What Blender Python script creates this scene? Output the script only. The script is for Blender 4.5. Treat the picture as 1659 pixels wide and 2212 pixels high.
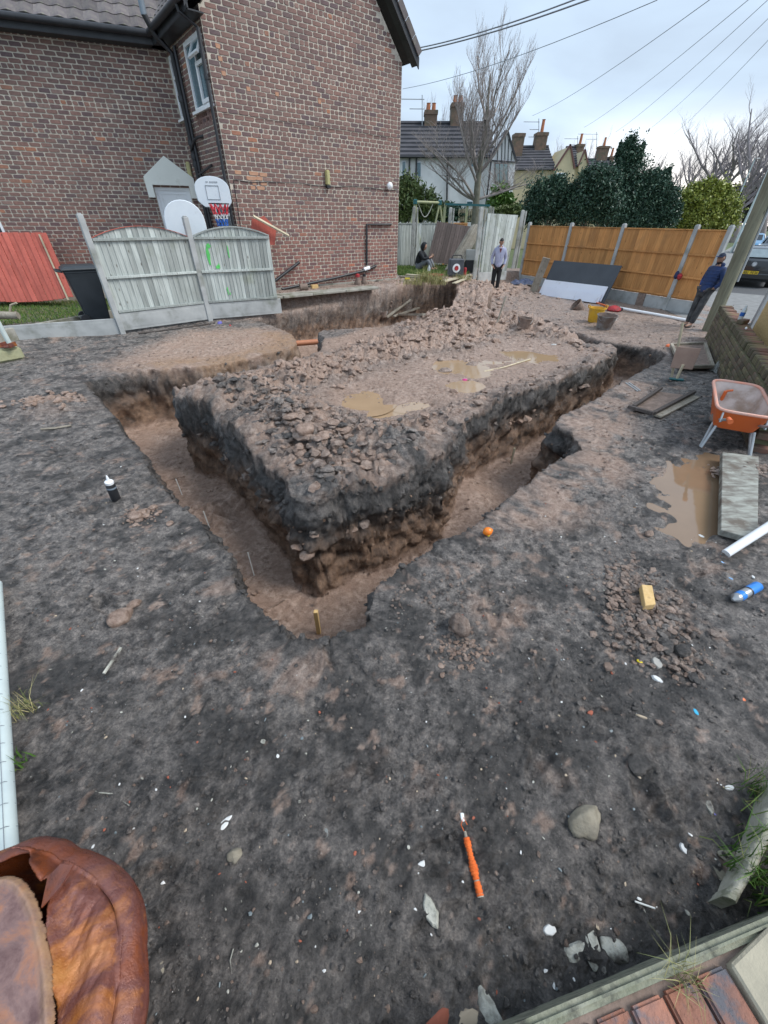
import bpy, bmesh, math, random
import numpy as np
from mathutils import Vector, Matrix, noise as mnoise
for _o in list(bpy.data.objects): bpy.data.objects.remove(_o)
SC = bpy.context.scene; COL = SC.collection
R = math.radians
random.seed(7)
# ------------------------------------------------------------------ camera, sky, sun, exposure
CAMZ = 2.0; TH = .6457; ROLL = .0117; FPX = 1530. / (3024 / 1659)
cd = bpy.data.cameras.new('camera'); cam = bpy.data.objects.new('camera', cd); COL.objects.link(cam); SC.camera = cam
FW = Vector((0, math.cos(TH), -math.sin(TH))); _r0 = Vector((1, 0, 0)); _u0 = Vector((0, math.sin(TH), math.cos(TH)))
RT = _r0 * math.cos(ROLL) + _u0 * math.sin(ROLL); UP = _u0 * math.cos(ROLL) - _r0 * math.sin(ROLL)
mm = Matrix.Identity(4)
for i in range(3): mm[i][0] = RT[i]; mm[i][1] = UP[i]; mm[i][2] = -FW[i]
mm[2][3] = CAMZ
cam.matrix_world = mm
cd.sensor_fit = 'HORIZONTAL'; cd.sensor_width = 36; cd.lens = 36 * 1530 / 3024.; cd.clip_start = .05; cd.clip_end = 2000

world = bpy.data.worlds.new('World'); SC.world = world; world.use_nodes = True
SUN_EL, SUN_AZ = R(50), R(98)     # azimuth measured from +Y towards +X
def build_world():
    nt = world.node_tree; N = nt.nodes; L = nt.links; N.clear()
    out = N.new('ShaderNodeOutputWorld')
    sky = N.new('ShaderNodeTexSky'); sky.sky_type = 'NISHITA'; sky.sun_disc = False
    sky.sun_elevation = SUN_EL; sky.sun_rotation = SUN_AZ; sky.air_density = 1.5; sky.dust_density = 3
    b1 = N.new('ShaderNodeBackground'); b1.inputs[1].default_value = .07; L.new(sky.outputs[0], b1.inputs[0])
    tc = N.new('ShaderNodeTexCoord'); sep = N.new('ShaderNodeSeparateXYZ'); L.new(tc.outputs['Generated'], sep.inputs[0])
    # stretch the direction so clouds flatten towards the horizon
    zc = N.new('ShaderNodeMath'); zc.operation = 'ADD'; zc.inputs[1].default_value = .28; L.new(sep.outputs[2], zc.inputs[0])
    zm = N.new('ShaderNodeMath'); zm.operation = 'MAXIMUM'; zm.inputs[1].default_value = .05; L.new(zc.outputs[0], zm.inputs[0])
    dv = N.new('ShaderNodeVectorMath'); dv.operation = 'DIVIDE'; L.new(tc.outputs['Generated'], dv.inputs[0])
    cmb = N.new('ShaderNodeCombineXYZ'); L.new(zm.outputs[0], cmb.inputs[0]); L.new(zm.outputs[0], cmb.inputs[1]); cmb.inputs[2].default_value = 1
    L.new(cmb.outputs[0], dv.inputs[1])
    mp = N.new('ShaderNodeMapping'); mp.inputs['Scale'].default_value = (.5, .75, .4); mp.inputs['Location'].default_value = (1.7, .4, 0); L.new(dv.outputs[0], mp.inputs[0])
    n1 = N.new('ShaderNodeTexNoise'); n1.inputs['Scale'].default_value = 1.6; n1.inputs['Detail'].default_value = 7; n1.inputs['Roughness'].default_value = .5; n1.inputs['Distortion'].default_value = .3; L.new(mp.outputs[0], n1.inputs[0])
    cr = N.new('ShaderNodeValToRGB'); L.new(n1.outputs[0], cr.inputs[0])
    e = cr.color_ramp.elements; e[0].position = .36; e[0].color = (.32, .39, .485, 1); e[1].position = .66; e[1].color = (.50, .605, .73, 1)
    m = e = cr.color_ramp.elements.new(.5); m.color = (.395, .49, .605, 1)
    # brighter low band where the cloud is thin in front of the sun (towards +x +y)
    dot = N.new('ShaderNodeVectorMath'); dot.operation = 'DOT_PRODUCT'; dd = Vector((.507, .860, .058)).normalized(); dot.inputs[1].default_value = dd
    L.new(tc.outputs['Generated'], dot.inputs[0])
    mr = N.new('ShaderNodeMapRange'); mr.inputs[1].default_value = .965; mr.inputs[2].default_value = 1.0; mr.interpolation_type = 'SMOOTHSTEP'; L.new(dot.outputs['Value'], mr.inputs[0])
    zr = N.new('ShaderNodeMapRange'); zr.inputs[1].default_value = .17; zr.inputs[2].default_value = .0; zr.interpolation_type = 'SMOOTHSTEP'; L.new(sep.outputs[2], zr.inputs[0])
    mu = N.new('ShaderNodeMath'); mu.operation = 'MULTIPLY'; L.new(mr.outputs[0], mu.inputs[0]); L.new(zr.outputs[0], mu.inputs[1])
    mu2 = N.new('ShaderNodeMath'); mu2.operation = 'MULTIPLY'; mu2.inputs[1].default_value = 1.3; mu2.use_clamp = True; L.new(mu.outputs[0], mu2.inputs[0])
    mx = N.new('ShaderNodeMix'); mx.data_type = 'RGBA'; L.new(mu2.outputs[0], mx.inputs[0]); L.new(cr.outputs[0], mx.inputs[6]); mx.inputs[7].default_value = (1.05, 1.0, .95, 1)
    b2 = N.new('ShaderNodeBackground'); L.new(mx.outputs[2], b2.inputs[0]); b2.inputs[1].default_value = 1.0
    ms = N.new('ShaderNodeMixShader'); ms.inputs[0].default_value = .88; L.new(b1.outputs[0], ms.inputs[1]); L.new(b2.outputs[0], ms.inputs[2])
    L.new(ms.outputs[0], out.inputs[0])
build_world()
sd = bpy.data.lights.new('sun', 'SUN'); sd.energy = 1.5; sd.angle = R(24); sd.color = (1, .97, .93)
sun = bpy.data.objects.new('sun', sd); COL.objects.link(sun)
sdir = Vector((math.sin(SUN_AZ) * math.cos(SUN_EL), math.cos(SUN_AZ) * math.cos(SUN_EL), math.sin(SUN_EL)))
sun.rotation_euler = sdir.to_track_quat('Z', 'Y').to_euler()
SC.view_settings.view_transform = 'Standard'; SC.view_settings.look = 'None'; SC.view_settings.gamma = 1
SC.view_settings.exposure = .95; SC.view_settings.use_curve_mapping = False
SC.render.resolution_x = 768; SC.render.resolution_y = 1024
SC.render.engine = 'CYCLES'

# ------------------------------------------------------------------ helpers
def ray(px, py):
    return RT * ((px - 829.5) / FPX) + UP * ((1106 - py) / FPX) + FW
CAM = Vector((0, 0, CAMZ))
def gp(px, py, z=0.):            # point on a level plane
    v = ray(px, py); return CAM + v * ((z - CAMZ) / v.z)
def yp(px, py, Y):               # point at a depth
    v = ray(px, py); return CAM + v * (Y / v.y)
def prop(o, label=None, cat=None, group=None, kind=None):
    if label: o['label'] = label
    if cat: o['category'] = cat
    if group: o['group'] = group
    if kind: o['kind'] = kind
    return o
def thing(name, loc, label, cat, group=None, rz=0):
    o = bpy.data.objects.new(name, None); COL.objects.link(o); o.location = loc; o.rotation_euler = (0, 0, rz); o.empty_display_size = .1
    return prop(o, label, cat, group)
def mobj(name, me, mats=None, parent=None, loc=None):
    o = bpy.data.objects.new(name, me); COL.objects.link(o)
    if mats is not None and not me.materials:
        for m in (mats if isinstance(mats, (list, tuple)) else [mats]): me.materials.append(m)
    if loc is not None: o.location = loc
    if parent: att(o, parent)
    return o
def wmat(o): return (wmat(o.parent) @ o.matrix_parent_inverse @ o.matrix_basis) if o.parent else o.matrix_basis.copy()
def att(o, parent): o.parent = parent; o.matrix_parent_inverse = wmat(parent).inverted()
def dup(root, loc, rz=None, label=None, group=None, sc=None):
    r = root.copy(); COL.objects.link(r); r.location = loc
    if rz is not None: r.rotation_euler = (root.rotation_euler[0], root.rotation_euler[1], rz)
    if sc: r.scale = (sc, sc, sc)
    if label: r['label'] = label
    if group: r['group'] = group
    for ch in list(root.children):
        c = ch.copy(); COL.objects.link(c); c.parent = r
        for g in list(ch.children): d = g.copy(); COL.objects.link(d); d.parent = c
    return r
def npmesh(name, V, F, smooth=False, attrs=None, midx=None):
    """V (n,3), F (m,k) arrays -> mesh, fast"""
    V = np.asarray(V, np.float32); F = np.asarray(F, np.int32)
    me = bpy.data.meshes.new(name); k = F.shape[1]
    me.vertices.add(len(V)); me.vertices.foreach_set('co', V.ravel())
    me.loops.add(F.size); me.loops.foreach_set('vertex_index', F.ravel())
    me.polygons.add(len(F)); me.polygons.foreach_set('loop_start', np.arange(len(F), dtype=np.int32) * k)
    me.polygons.foreach_set('loop_total', np.full(len(F), k, np.int32))
    if midx is not None: me.polygons.foreach_set('material_index', np.asarray(midx, np.int32))
    me.polygons.foreach_set('use_smooth', np.full(len(F), bool(smooth)))
    me.update(); me.validate()
    if attrs:
        for nm, (ty, a) in attrs.items():
            at = me.attributes.new(nm, ty, 'POINT')
            at.data.foreach_set('color' if 'COLOR' in ty else 'value', np.asarray(a, np.float32).ravel())
    return me
class MB:
    """collects simple shapes into one mesh"""
    def __init__(s): s.v = []; s.f = []; s.mi = []; s.m = 0
    def add(s, vs, fs):
        n = len(s.v); s.v += [tuple(p) for p in vs]; s.f += [tuple(n + i for i in f) for f in fs]; s.mi += [s.m] * len(fs); return s
    def box(s, c, d, rot=None, taper=None):
        x, y, z = d[0] / 2, d[1] / 2, d[2] / 2; c = Vector(c)
        P = [Vector(p) for p in ((-x, -y, -z), (x, -y, -z), (x, y, -z), (-x, y, -z), (-x, -y, z), (x, -y, z), (x, y, z), (-x, y, z))]
        if taper:
            for p in P:
                if p.z > 0: p.x *= taper; p.y *= taper
        if rot is not None:
            P = [rot @ p for p in P]
        return s.add([c + p for p in P], [(0, 3, 2, 1), (4, 5, 6, 7), (0, 1, 5, 4), (1, 2, 6, 5), (2, 3, 7, 6), (3, 0, 4, 7)])
    def beam(s, a, b, w, h, up=(0, 0, 1)):
        a = Vector(a); b = Vector(b); d = (b - a); L = d.length; d.normalize()
        u = Vector(up); side = d.cross(u)
        if side.length < 1e-4: side = d.cross(Vector((1, 0, 0)))
        side.normalize(); u = side.cross(d)
        m = Matrix((side, d, u)).transposed()
        return s.box((a + b) / 2, (w, L, h), m)
    def tube(s, pts, r, n=8, cap=True, closed=False):
        pts = [Vector(p) for p in pts]; k = len(pts); rs = r if isinstance(r, (list, tuple)) else [r] * k
        vs = []; pu = None
        for i, p in enumerate(pts):
            if closed: t = pts[(i + 1) % k] - pts[i - 1]
            else: t = pts[min(i + 1, k - 1)] - pts[max(i - 1, 0)]
            t.normalize()
            if pu is None:
                a = Vector((0, 0, 1)) if abs(t.z) < .9 else Vector((1, 0, 0)); u = t.cross(a)
            else: u = pu - t * pu.dot(t)
            u.normalize(); pu = u; w = t.cross(u)
            for j in range(n):
                an = 2 * math.pi * j / n; vs.append(p + (u * math.cos(an) + w * math.sin(an)) * rs[i])
        fs = []
        for i in range(k if closed else k - 1):
            i2 = (i + 1) % k
            for j in range(n): fs.append((i * n + j, i * n + (j + 1) % n, i2 * n + (j + 1) % n, i2 * n + j))
        if cap and not closed: fs += [tuple(range(n))[::-1], tuple((k - 1) * n + j for j in range(n))]
        return s.add(vs, fs)
    def lathe(s, c, prof, n=24, cap=(True, True), axis=None):
        c = Vector(c); vs = []; fs = []
        for (r, z) in prof:
            for j in range(n):
                an = 2 * math.pi * j / n; p = Vector((r * math.cos(an), r * math.sin(an), z))
                if axis is not None: p = axis @ p
                vs.append(c + p)
        for i in range(len(prof) - 1):
            for j in range(n): fs.append((i * n + j, i * n + (j + 1) % n, (i + 1) * n + (j + 1) % n, (i + 1) * n + j))
        if cap[0]: fs.append(tuple(range(n))[::-1])
        if cap[1]: fs.append(tuple((len(prof) - 1) * n + j for j in range(n)))
        return s.add(vs, fs)
    def prism(s, poly, t, m=None):
        """poly = 2-D outline in local x,z ; thickness t along y (0..t), m = Matrix"""
        n = len(poly); vs = [Vector((p[0], 0, p[1])) for p in poly] + [Vector((p[0], t, p[1])) for p in poly]
        if m is not None: vs = [m @ v for v in vs]
        fs = [tuple(range(n)), tuple(range(2 * n - 1, n - 1, -1))]
        for i in range(n): j = (i + 1) % n; fs.append((i, n + i, n + j, j))
        return s.add(vs, fs)
    def mesh(s, name, smooth=False, bevel=0, seg=1):
        me = bpy.data.meshes.new(name); me.from_pydata(s.v, [], s.f)
        me.polygons.foreach_set('material_index', s.mi)
        if bevel:
            bm = bmesh.new(); bm.from_mesh(me); bmesh.ops.remove_doubles(bm, verts=bm.verts, dist=1e-6)
            es = [e for e in bm.edges if len(e.link_faces) == 2 and e.calc_face_angle(0) > .5]
            bmesh.ops.bevel(bm, geom=es, offset=bevel, segments=seg, affect='EDGES', clamp_overlap=True)
            bm.to_mesh(me); bm.free()
        me.update()
        if smooth:
            me.polygons.foreach_set('use_smooth', [True] * len(me.polygons))
            try: me.set_sharp_from_angle(angle=R(40))
            except Exception: pass
        return me
    def obj(s, name, mat, parent=None, loc=None, smooth=False, bevel=0, seg=1):
        return mobj(name, s.mesh(name, smooth, bevel, seg), mat, parent, loc)
def frame(o, x, z=None):
    """matrix with origin o, local x along x, local z up, y = z x x"""
    x = Vector(x).normalized(); z = Vector(z or (0, 0, 1)).normalized(); y = z.cross(x).normalized(); z = x.cross(y)
    m = Matrix((x, y, z)).transposed().to_4x4(); m.translation = Vector(o); return m
# noise in numpy
def _h(ix, iy, s):
    h = (ix * 374761393 + iy * 668265263 + s * 974634777) & 0xffffffff
    h = ((h ^ (h >> 13)) * 1274126177) & 0xffffffff
    return ((h ^ (h >> 16)) & 0xffffff) / float(0xffffff)
def vn(x, y, s=0):
    ix = np.floor(x).astype(np.int64); iy = np.floor(y).astype(np.int64); fx = x - ix; fy = y - iy
    g = []
    for a in (0, 1):
        for b in (0, 1):
            an = _h(ix + a, iy + b, s) * 6.2831853; g.append((fx - a) * np.cos(an) + (fy - b) * np.sin(an))
    u = fx * fx * fx * (fx * (fx * 6 - 15) + 10); w = fy * fy * fy * (fy * (fy * 6 - 15) + 10)
    return ((g[0] * (1 - w) + g[1] * w) * (1 - u) + (g[2] * (1 - w) + g[3] * w) * u) * 1.4
def fbm(x, y, s=0, o=4, g=.5, l=2.03):
    a = 1.; t = 0; n = 0
    for i in range(o): t = t + a * vn(x, y, s + i * 17); n += a; a *= g; x = x * l + 3.1; y = y * l + 1.7
    return t / n
def worley(x, y, s=0, j=.9):
    ix = np.floor(x).astype(np.int64); iy = np.floor(y).astype(np.int64); d1 = np.full(x.shape, 9.); d2 = np.full(x.shape, 9.); idv = np.zeros(x.shape)
    for a in (-1, 0, 1):
        for b in (-1, 0, 1):
            cx = ix + a + .5 + (_h(ix + a, iy + b, s) - .5) * j; cy = iy + b + .5 + (_h(ix + a, iy + b, s + 5) - .5) * j
            d = np.hypot(x - cx, y - cy); m = d < d1; d2 = np.where(m, d1, np.minimum(d2, d)); d1 = np.where(m, d, d1)
            idv = np.where(m, _h(ix + a, iy + b, s + 9), idv)
    return d1, d2, idv
def sstep(a, b, x): t = np.clip((x - a) / (b - a), 0, 1); return t * t * (3 - 2 * t)
def polysd(x, y, P):
    """signed distance to closed polygon, negative inside"""
    d = np.full(x.shape, 1e9); ins = np.zeros(x.shape, bool); n = len(P)
    for i in range(n):
        ax, ay = P[i]; bx, by = P[(i + 1) % n]; ex, ey = bx - ax, by - ay
        t = np.clip(((x - ax) * ex + (y - ay) * ey) / (ex * ex + ey * ey + 1e-12), 0, 1)
        d = np.minimum(d, np.hypot(x - ax - t * ex, y - ay - t * ey))
        c = ((ay > y) != (by > y)); xi = (bx - ax) * (y - ay) / ((by - ay) if by != ay else 1e-9) + ax
        ins ^= c & (x < xi)
    return np.where(ins, -d, d)

# ------------------------------------------------------------------ materials
def nmat(name):
    m = bpy.data.materials.new(name); m.use_nodes = True; nt = m.node_tree; b = nt.nodes['Principled BSDF']; return m, nt, nt.nodes, nt.links, b
def ramp(nt, fac, stops):
    c = nt.nodes.new('ShaderNodeValToRGB'); nt.links.new(fac, c.inputs[0]); el = c.color_ramp.elements
    while len(el) < len(stops): el.new(.5)
    for e, (p, col) in zip(el, stops):
        e.position = p; e.color = (*col, 1) if len(col) == 3 else col
    return c.outputs[0]
def mixc(nt, f, a, b, blend='MIX'):
    m = nt.nodes.new('ShaderNodeMix'); m.data_type = 'RGBA'; m.blend_type = blend
    for i, v in ((0, f), (6, a), (7, b)):
        if isinstance(v, (int, float)): m.inputs[i].default_value = v
        elif isinstance(v, tuple): m.inputs[i].default_value = (*v, 1) if len(v) == 3 else v
        else: nt.links.new(v, m.inputs[i])
    return m.outputs[2]
def tnoise(nt, scale, detail=5, rough=.55, co=None, dist=0, stretch=None, obj=False):
    n = nt.nodes.new('ShaderNodeTexNoise'); n.inputs['Scale'].default_value = scale; n.inputs['Detail'].default_value = detail; n.inputs['Roughness'].default_value = rough; n.inputs['Distortion'].default_value = dist
    if co is None: 
        t = nt.nodes.new('ShaderNodeTexCoord'); co = t.outputs['Object']
    if stretch:
        mp = nt.nodes.new('ShaderNodeMapping'); mp.inputs['Scale'].default_value = stretch; nt.links.new(co, mp.inputs[0]); co = mp.outputs[0]
    nt.links.new(co, n.inputs['Vector']); return n.outputs[0]
def bumpn(nt, b, h, strength=.3, dist=.01, prev=None):
    bp = nt.nodes.new('ShaderNodeBump'); bp.inputs['Strength'].default_value = strength; bp.inputs['Distance'].default_value = dist
    nt.links.new(h, bp.inputs['Height'])
    if prev: nt.links.new(prev, bp.inputs['Normal'])
    nt.links.new(bp.outputs[0], b.inputs['Normal']); return bp.outputs[0]
def attr(nt, name, out='Color'):
    a = nt.nodes.new('ShaderNodeAttribute'); a.attribute_name = name; return a.outputs[out]
def M(name, c, c2=None, scale=6., rough=.75, bump=0., bscale=None, bdist=.01, metal=0., stretch=None, spec=.5, lo=.35, hi=.65, rnd=0., dirt=None, dscale=3., dlo=.5, dhi=.75):
    m, nt, N, L, b = nmat(name)
    b.inputs['Roughness'].default_value = rough; b.inputs['Metallic'].default_value = metal; b.inputs['Specular IOR Level'].default_value = spec
    if c2 is None: c2 = tuple(v * .8 for v in c)
    n = tnoise(nt, scale, stretch=stretch); col = ramp(nt, n, [(lo, c), (hi, c2)])
    if dirt:
        n2 = tnoise(nt, dscale, 6, .6); f = ramp(nt, n2, [(dlo, (0, 0, 0)), (dhi, (1, 1, 1))]); col = mixc(nt, f, col, dirt)
    if rnd:
        oi = N.new('ShaderNodeObjectInfo'); mr = N.new('ShaderNodeMapRange'); L.new(oi.outputs['Random'], mr.inputs[0]); mr.inputs[3].default_value = 1 - rnd; mr.inputs[4].default_value = 1 + rnd
        hv = N.new('ShaderNodeHueSaturation'); L.new(col, hv.inputs['Color']); L.new(mr.outputs[0], hv.inputs['Value']); col = hv.outputs[0]
    L.new(col, b.inputs['Base Color'])
    if bump:
        bumpn(nt, b, tnoise(nt, bscale or scale * 4, 6, .6, stretch=stretch), bump, bdist)
    return m
# ------------------------------------------------------------------ terrain
def D2(pts, z=0.): return [tuple(gp(a, b, z)[:2]) for a, b in pts]
OUTER = D2([(190,825),(250,900),(345,1030),(385,1078),(450,1125),(490,1182),(515,1265),(570,1312),(640,1372),(690,1380),(735,1357),(790,1338),(805,1270),(900,1197),(1000,1142),(1065,1098),(1170,1015),(1248,968),(1236,935),(1180,918),(1235,880),(1300,850),(1400,790),(1440,765),(1410,752)])
INNER = D2([(1345,752),(1310,788),(1200,832),(1100,870),(1020,915),(998,955),(960,1022),(840,1072),(740,1095),(680,1122),(622,1112),(610,1062),(560,1020),(500,962),(452,908),(382,890),(378,850)])
RING1 = OUTER + D2([(1300,735),(1180,695),(1060,665),(1050,678),(1165,712),(1270,748)]) + INNER + [(-2.75, 6.0), (-2.1, 6.35), (-1.55, 7.0), (-1.25, 7.63), (-1.3, 8.6), (-1.6, 9.5), (-.5, 9.6), (.6, 10.1), (1.6, 11.2), (2.2, 13.2), (2.3, 15.2), (1.5, 15.1), (.5, 14.0), (-.9, 12.8), (-2.5, 11.35), (-3.3, 10.55), (-2.67, 9.9), (-1.95, 8.87), (-1.74, 8.11), (-2.33, 7.13), (-3.07, 6.69), (-4.0, 6.4)]
def gs(x, y, cx, cy, sx, sy, h, a=0.):
    c, s = math.cos(a), math.sin(a); u = (x - cx) * c + (y - cy) * s; v = -(x - cx) * s + (y - cy) * c
    return h * np.exp(-.5 * ((u / sx) ** 2 + (v / sy) ** 2))
def G0(px, py): v = gp(px, py, .15); return v.x, v.y
HEAPS = []
for (px, py, sx, sy, h, a) in [(430,850,.3,.25,.16,.5),(530,850,.42,.3,.34,.3),(650,915,.4,.36,.34,-.8),(560,930,.35,.3,.16,0),(740,960,.5,.38,.26,-.3),(860,960,.5,.35,.22,.5),(700,1040,.35,.25,.16,-.3),(960,910,.45,.25,.13,.6),
     (1080,850,.6,.2,.12,.7),(1230,800,.7,.2,.14,.7),(600,800,.45,.3,.15,.4),(700,790,.5,.3,.18,.6),(800,755,.6,.35,.20,.5),(880,735,.6,.35,.22,.4),(975,690,.7,.45,.32,.4),(1030,650,1.0,.6,.5,.2),(1100,660,.8,.45,.34,-.3),
     (1150,690,.8,.4,.3,-.6),(1230,715,.7,.35,.22,-.8),(960,720,.5,.4,.28,.5),(1020,700,.5,.4,.26,.5),(1320,765,.4,.25,.16,.7),(120,860,.28,.2,.07,.2),(310,850,.2,.1,.03,0)]:
    cx, cy = G0(px, py); HEAPS.append((cx, cy, sx, sy, h, a))
for (cx, cy, sx, sy, h, a) in [(1.9, 14.6, 1.2, 1.0, .3, .5), (3.2, 16.2, 1.4, 1.0, .25, 0)]: HEAPS.append((cx, cy, sx, sy, h, a))
PUD = [(*G0(785,840), .34, .42, .2), (*G0(840,860), .3, .22, .5), (*G0(990,775), .45, .55, .6), (*G0(1120,752), .75, .5, .4), (*G0(895,850), .26, .2, .3), (*G0(1010, 810), .28, .3, .2)]
ISL = INNER + [(-2.75, 6.0), (-2.1, 6.35), (-1.3, 7.5), (-1.3, 8.6), (-.5, 9.6), (.6, 10.1), (1.6, 11.2), (2.3, 13.2), (3.4, 15.5)] + D2([(1050,678),(1165,712),(1270,748)])
PATHR = [gp(1500, 985, 0), gp(1500, 1180, 0)]
def base_h(x, y):
    """smooth ground level outside the trench, plus zone masks"""
    x = np.asarray(x, float); y = np.asarray(y, float)
    h = np.zeros(x.shape)
    heap = np.zeros(x.shape)
    for p in HEAPS: heap = np.maximum(heap, gs(x, y, *p)) * .75 + .25 * (heap + gs(x, y, *p)) if False else heap + gs(x, y, *p) * (1 - np.clip(heap / .6, 0, 1) * .75)
    si = polysd(x, y, ISL)
    isl = sstep(.05, -.25, si)
    heap = heap * np.where(si < 0, 1, np.exp(-np.clip(si, 0, 9) / .25) * .6 + .0) 
    o1 = gs(x, y, *HEAPS[-4]) + gs(x, y, *HEAPS[-3]) + gs(x, y, *HEAPS[-2]) * .8 + gs(x, y, *HEAPS[-1]); heap = np.where(si < 0, heap, np.maximum(heap * (y < 9), o1))
    pd = np.zeros(x.shape)
    for (cx, cy, sx, sy, a) in PUD:
        c, s = math.cos(a), math.sin(a); u = ((x - cx) * c + (y - cy) * s) / sx; v = (-(x - cx) * s + (y - cy) * c) / sy
        pd = np.maximum(pd, sstep(1.5, .7, np.hypot(u, v) + .25 * vn(x * 3, y * 3, 71)))
    heap = heap * (1 - pd)
    h = h + heap - .045 * pd
    # right-hand wheelbarrow puddle
    px_ = (x - 2.95) * .72 - (y - 3.05) * .69; py_ = (x - 2.95) * .69 + (y - 3.05) * .72
    rp = sstep(1.2, .75, np.hypot(px_ / .31, py_ / .88) + .5 * vn(x * 2.6, y * 2.6, 33) + .3 * vn(x * 7, y * 7, 34))
    rp2 = sstep(1.3, .6, np.hypot((x - 2.15) / .5, (y - 2.33) / .14) + .3 * vn(x * 4, y * 4, 35))
    h = h - .05 * rp - .018 * rp2
    # yard rises gently towards the house; terrace under the house and behind it
    n1 = fbm(x * .45, y * .45, 3, 3)
    h = h + n1 * .06 * sstep(.4, 2.0, y)
    hs = (x + 3.65) * (-.623) + (y - 11.7) * .782       # metres behind the gable wall face
    hx = (x + 3.65) * .782 + (y - 11.7) * .623
    ter = sstep(-.75, -.55, hs) * sstep(-1.1, -.6, hx) 
    ter = np.maximum(ter, sstep(14.8, 15.6, y + .15 * x) * sstep(3.2, 2.2, x))
    h = h * (1 - ter) + .42 * ter
    lawn = sstep(.0, .25, ((x + 5.6) * (-.62) + (y - 8.85) * .78)) * (1 - sstep(-1.3, -.7, hx) * 0)
    h = h + .06 * lawn * (1 - ter)
    far = sstep(18, 24, y); h = h * (1 - far * .5)
    return h, isl, heap, pd, rp, rp2, ter, lawn
def lattice(a, b, f):
    v = [a]
    while v[-1] < b: v.append(v[-1] + f(v[-1]))
    return np.array(v)
def build_terrain():
    ys = lattice(-.6, 19.5, lambda y: max(.0145, .0046 * y) if y > .1 else .02)
    xr = lattice(0, 9.5, lambda x: .0145 if x < 2.2 else .0145 + (x - 2.2) * .011)
    xs = np.concatenate([-lattice(0, 10.5, lambda x: .0145 if x < 2.6 else .0145 + (x - 2.6) * .011)[::-1], xr[1:]])
    X, Y = np.meshgrid(xs, ys); ny, nx = X.shape
    sd = polysd(X, Y, RING1)
    ragged = .055 * fbm(X * 2.1, Y * 2.1, 11, 3) + .035 * fbm(X * 7, Y * 7, 12, 3)
    far = np.clip((Y - 3) / 8, 0, 1)
    sd = sd + ragged * (1 + .8 * far)
    def blur(a, k):
        for ax in (0, 1):
            p = np.concatenate([np.take(a, [0] * k, ax), a, np.take(a, [-1] * k, ax)], ax); c = np.cumsum(p, ax, dtype=float); n_ = a.shape[ax]
            c = np.concatenate([np.zeros_like(np.take(c, [0], ax)), c], ax); a = (np.take(c, range(2 * k + 1, 2 * k + 1 + n_), ax) - np.take(c, range(0, n_), ax)) / (2 * k + 1)
        return a
    gy, gx = np.gradient(blur(blur(sd, 5), 4), ys, xs); sd = np.where(np.abs(sd) < .6, .35 * sd + .65 * blur(sd, 3), sd); gl = np.hypot(gx, gy) + 1e-6; gx /= gl; gy /= gl
    top, isl, heap, pd, rp, rp2, ter, lawn = base_h(X, Y)
    # cloddiness
    cl = np.clip(heap / .12, 0, 1) * (1 - pd)
    flat = 1 - cl
    d1, d2, id1 = worley(X * 7 + fbm(X*3,Y*3,5,2), Y * 7, 21); e1, e2, id2 = worley(X * 15 + .6 * vn(X * 9, Y * 9, 8), Y * 15, 22); f1, f2, id3 = worley(X * 34, Y * 34, 23)
    clod = .11 * (1 - d1) * id1 + .065 * (1 - e1) * (.2 + id2) + .028 * (1 - f1) * id3 - .075
    big = fbm(X * 1.7, Y * 1.7, 41, 4) * 1.6
    clod = clod + .06 * big + .06 * np.abs(fbm(X * 5, Y * 5, 42, 4)) * 1.3 - .01 
    nearfade = 1
    fine = .028 * fbm(X * 5, Y * 5, 51, 6, .68) + .014 * np.abs(fbm(X * 24, Y * 24, 53, 3, .7)) + .032 * np.clip(fbm(X * 13, Y * 13, 52, 4, .65), -.25, 1)
    lumps = .03 * np.clip((.6 - e1), 0, 1) * (id2 > .72) + .02 * np.clip(.6 - f1, 0, 1) * (id3 > .5)
    pits = -.04 * np.clip(fbm(X * 3.3, Y * 3.3, 61, 4, .55) - .22, 0, 1) * 2
    crum = .25 + .75 * sstep(-.25, .2, fbm(X * 1.9, Y * 1.9, 55, 4, .6))
    foot = np.zeros_like(X); rf = np.random.RandomState(12)
    for i in range(70):
        fy = .2 + 6.5 * rf.rand() ** 1.3; fx = rf.uniform(-1, 1) * (1.1 + fy * .6); fa = rf.rand() * 3.14; j0, j1 = np.searchsorted(xs, [fx - .25, fx + .25]); i0, i1 = np.searchsorted(ys, [fy - .25, fy + .25])
        if j1 - j0 < 4 or i1 - i0 < 4: continue
        xx, yy = X[i0:i1, j0:j1] - fx, Y[i0:i1, j0:j1] - fy; ca, sa = math.cos(fa), math.sin(fa); u = (xx * ca + yy * sa) / .14; v = (-xx * sa + yy * ca) / (.045 + .012 * (u > 0)); q = np.hypot(u, v); k = rf.uniform(.6, 1.3)
        foot[i0:i1, j0:j1] += k * (-.016 * sstep(1.05, .75, q) + .012 * np.exp(-((q - 1.2) / .22) ** 2)) * (sd[i0:i1, j0:j1] > .1)
    soil = (fine * .8 + lumps) * crum + pits * .8 + .03 * fbm(X * 1.1, Y * 1.1, 62, 3) + foot
    wetm = np.maximum(np.maximum(pd, rp), rp2 * .8)
    top = top + (clod * cl * .95 + soil * (1 - .75 * wetm) * (.35 + .65 * flat)) * (1 - lawn * .7)
    slabz = ((X + 3.2) * .5 + (Y - 7.6) * .86); 
    W = .17; k = .17
    FL = -.9 + .05 * fbm(X * 1.5, Y * 1.5, 70, 3) + .02 * fbm(X * 9, Y * 9, 73, 3) + .25 * sstep(6.8, 8.5, Y) * (X > 2.8) + .12 * sstep(9, 11, Y)
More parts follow.
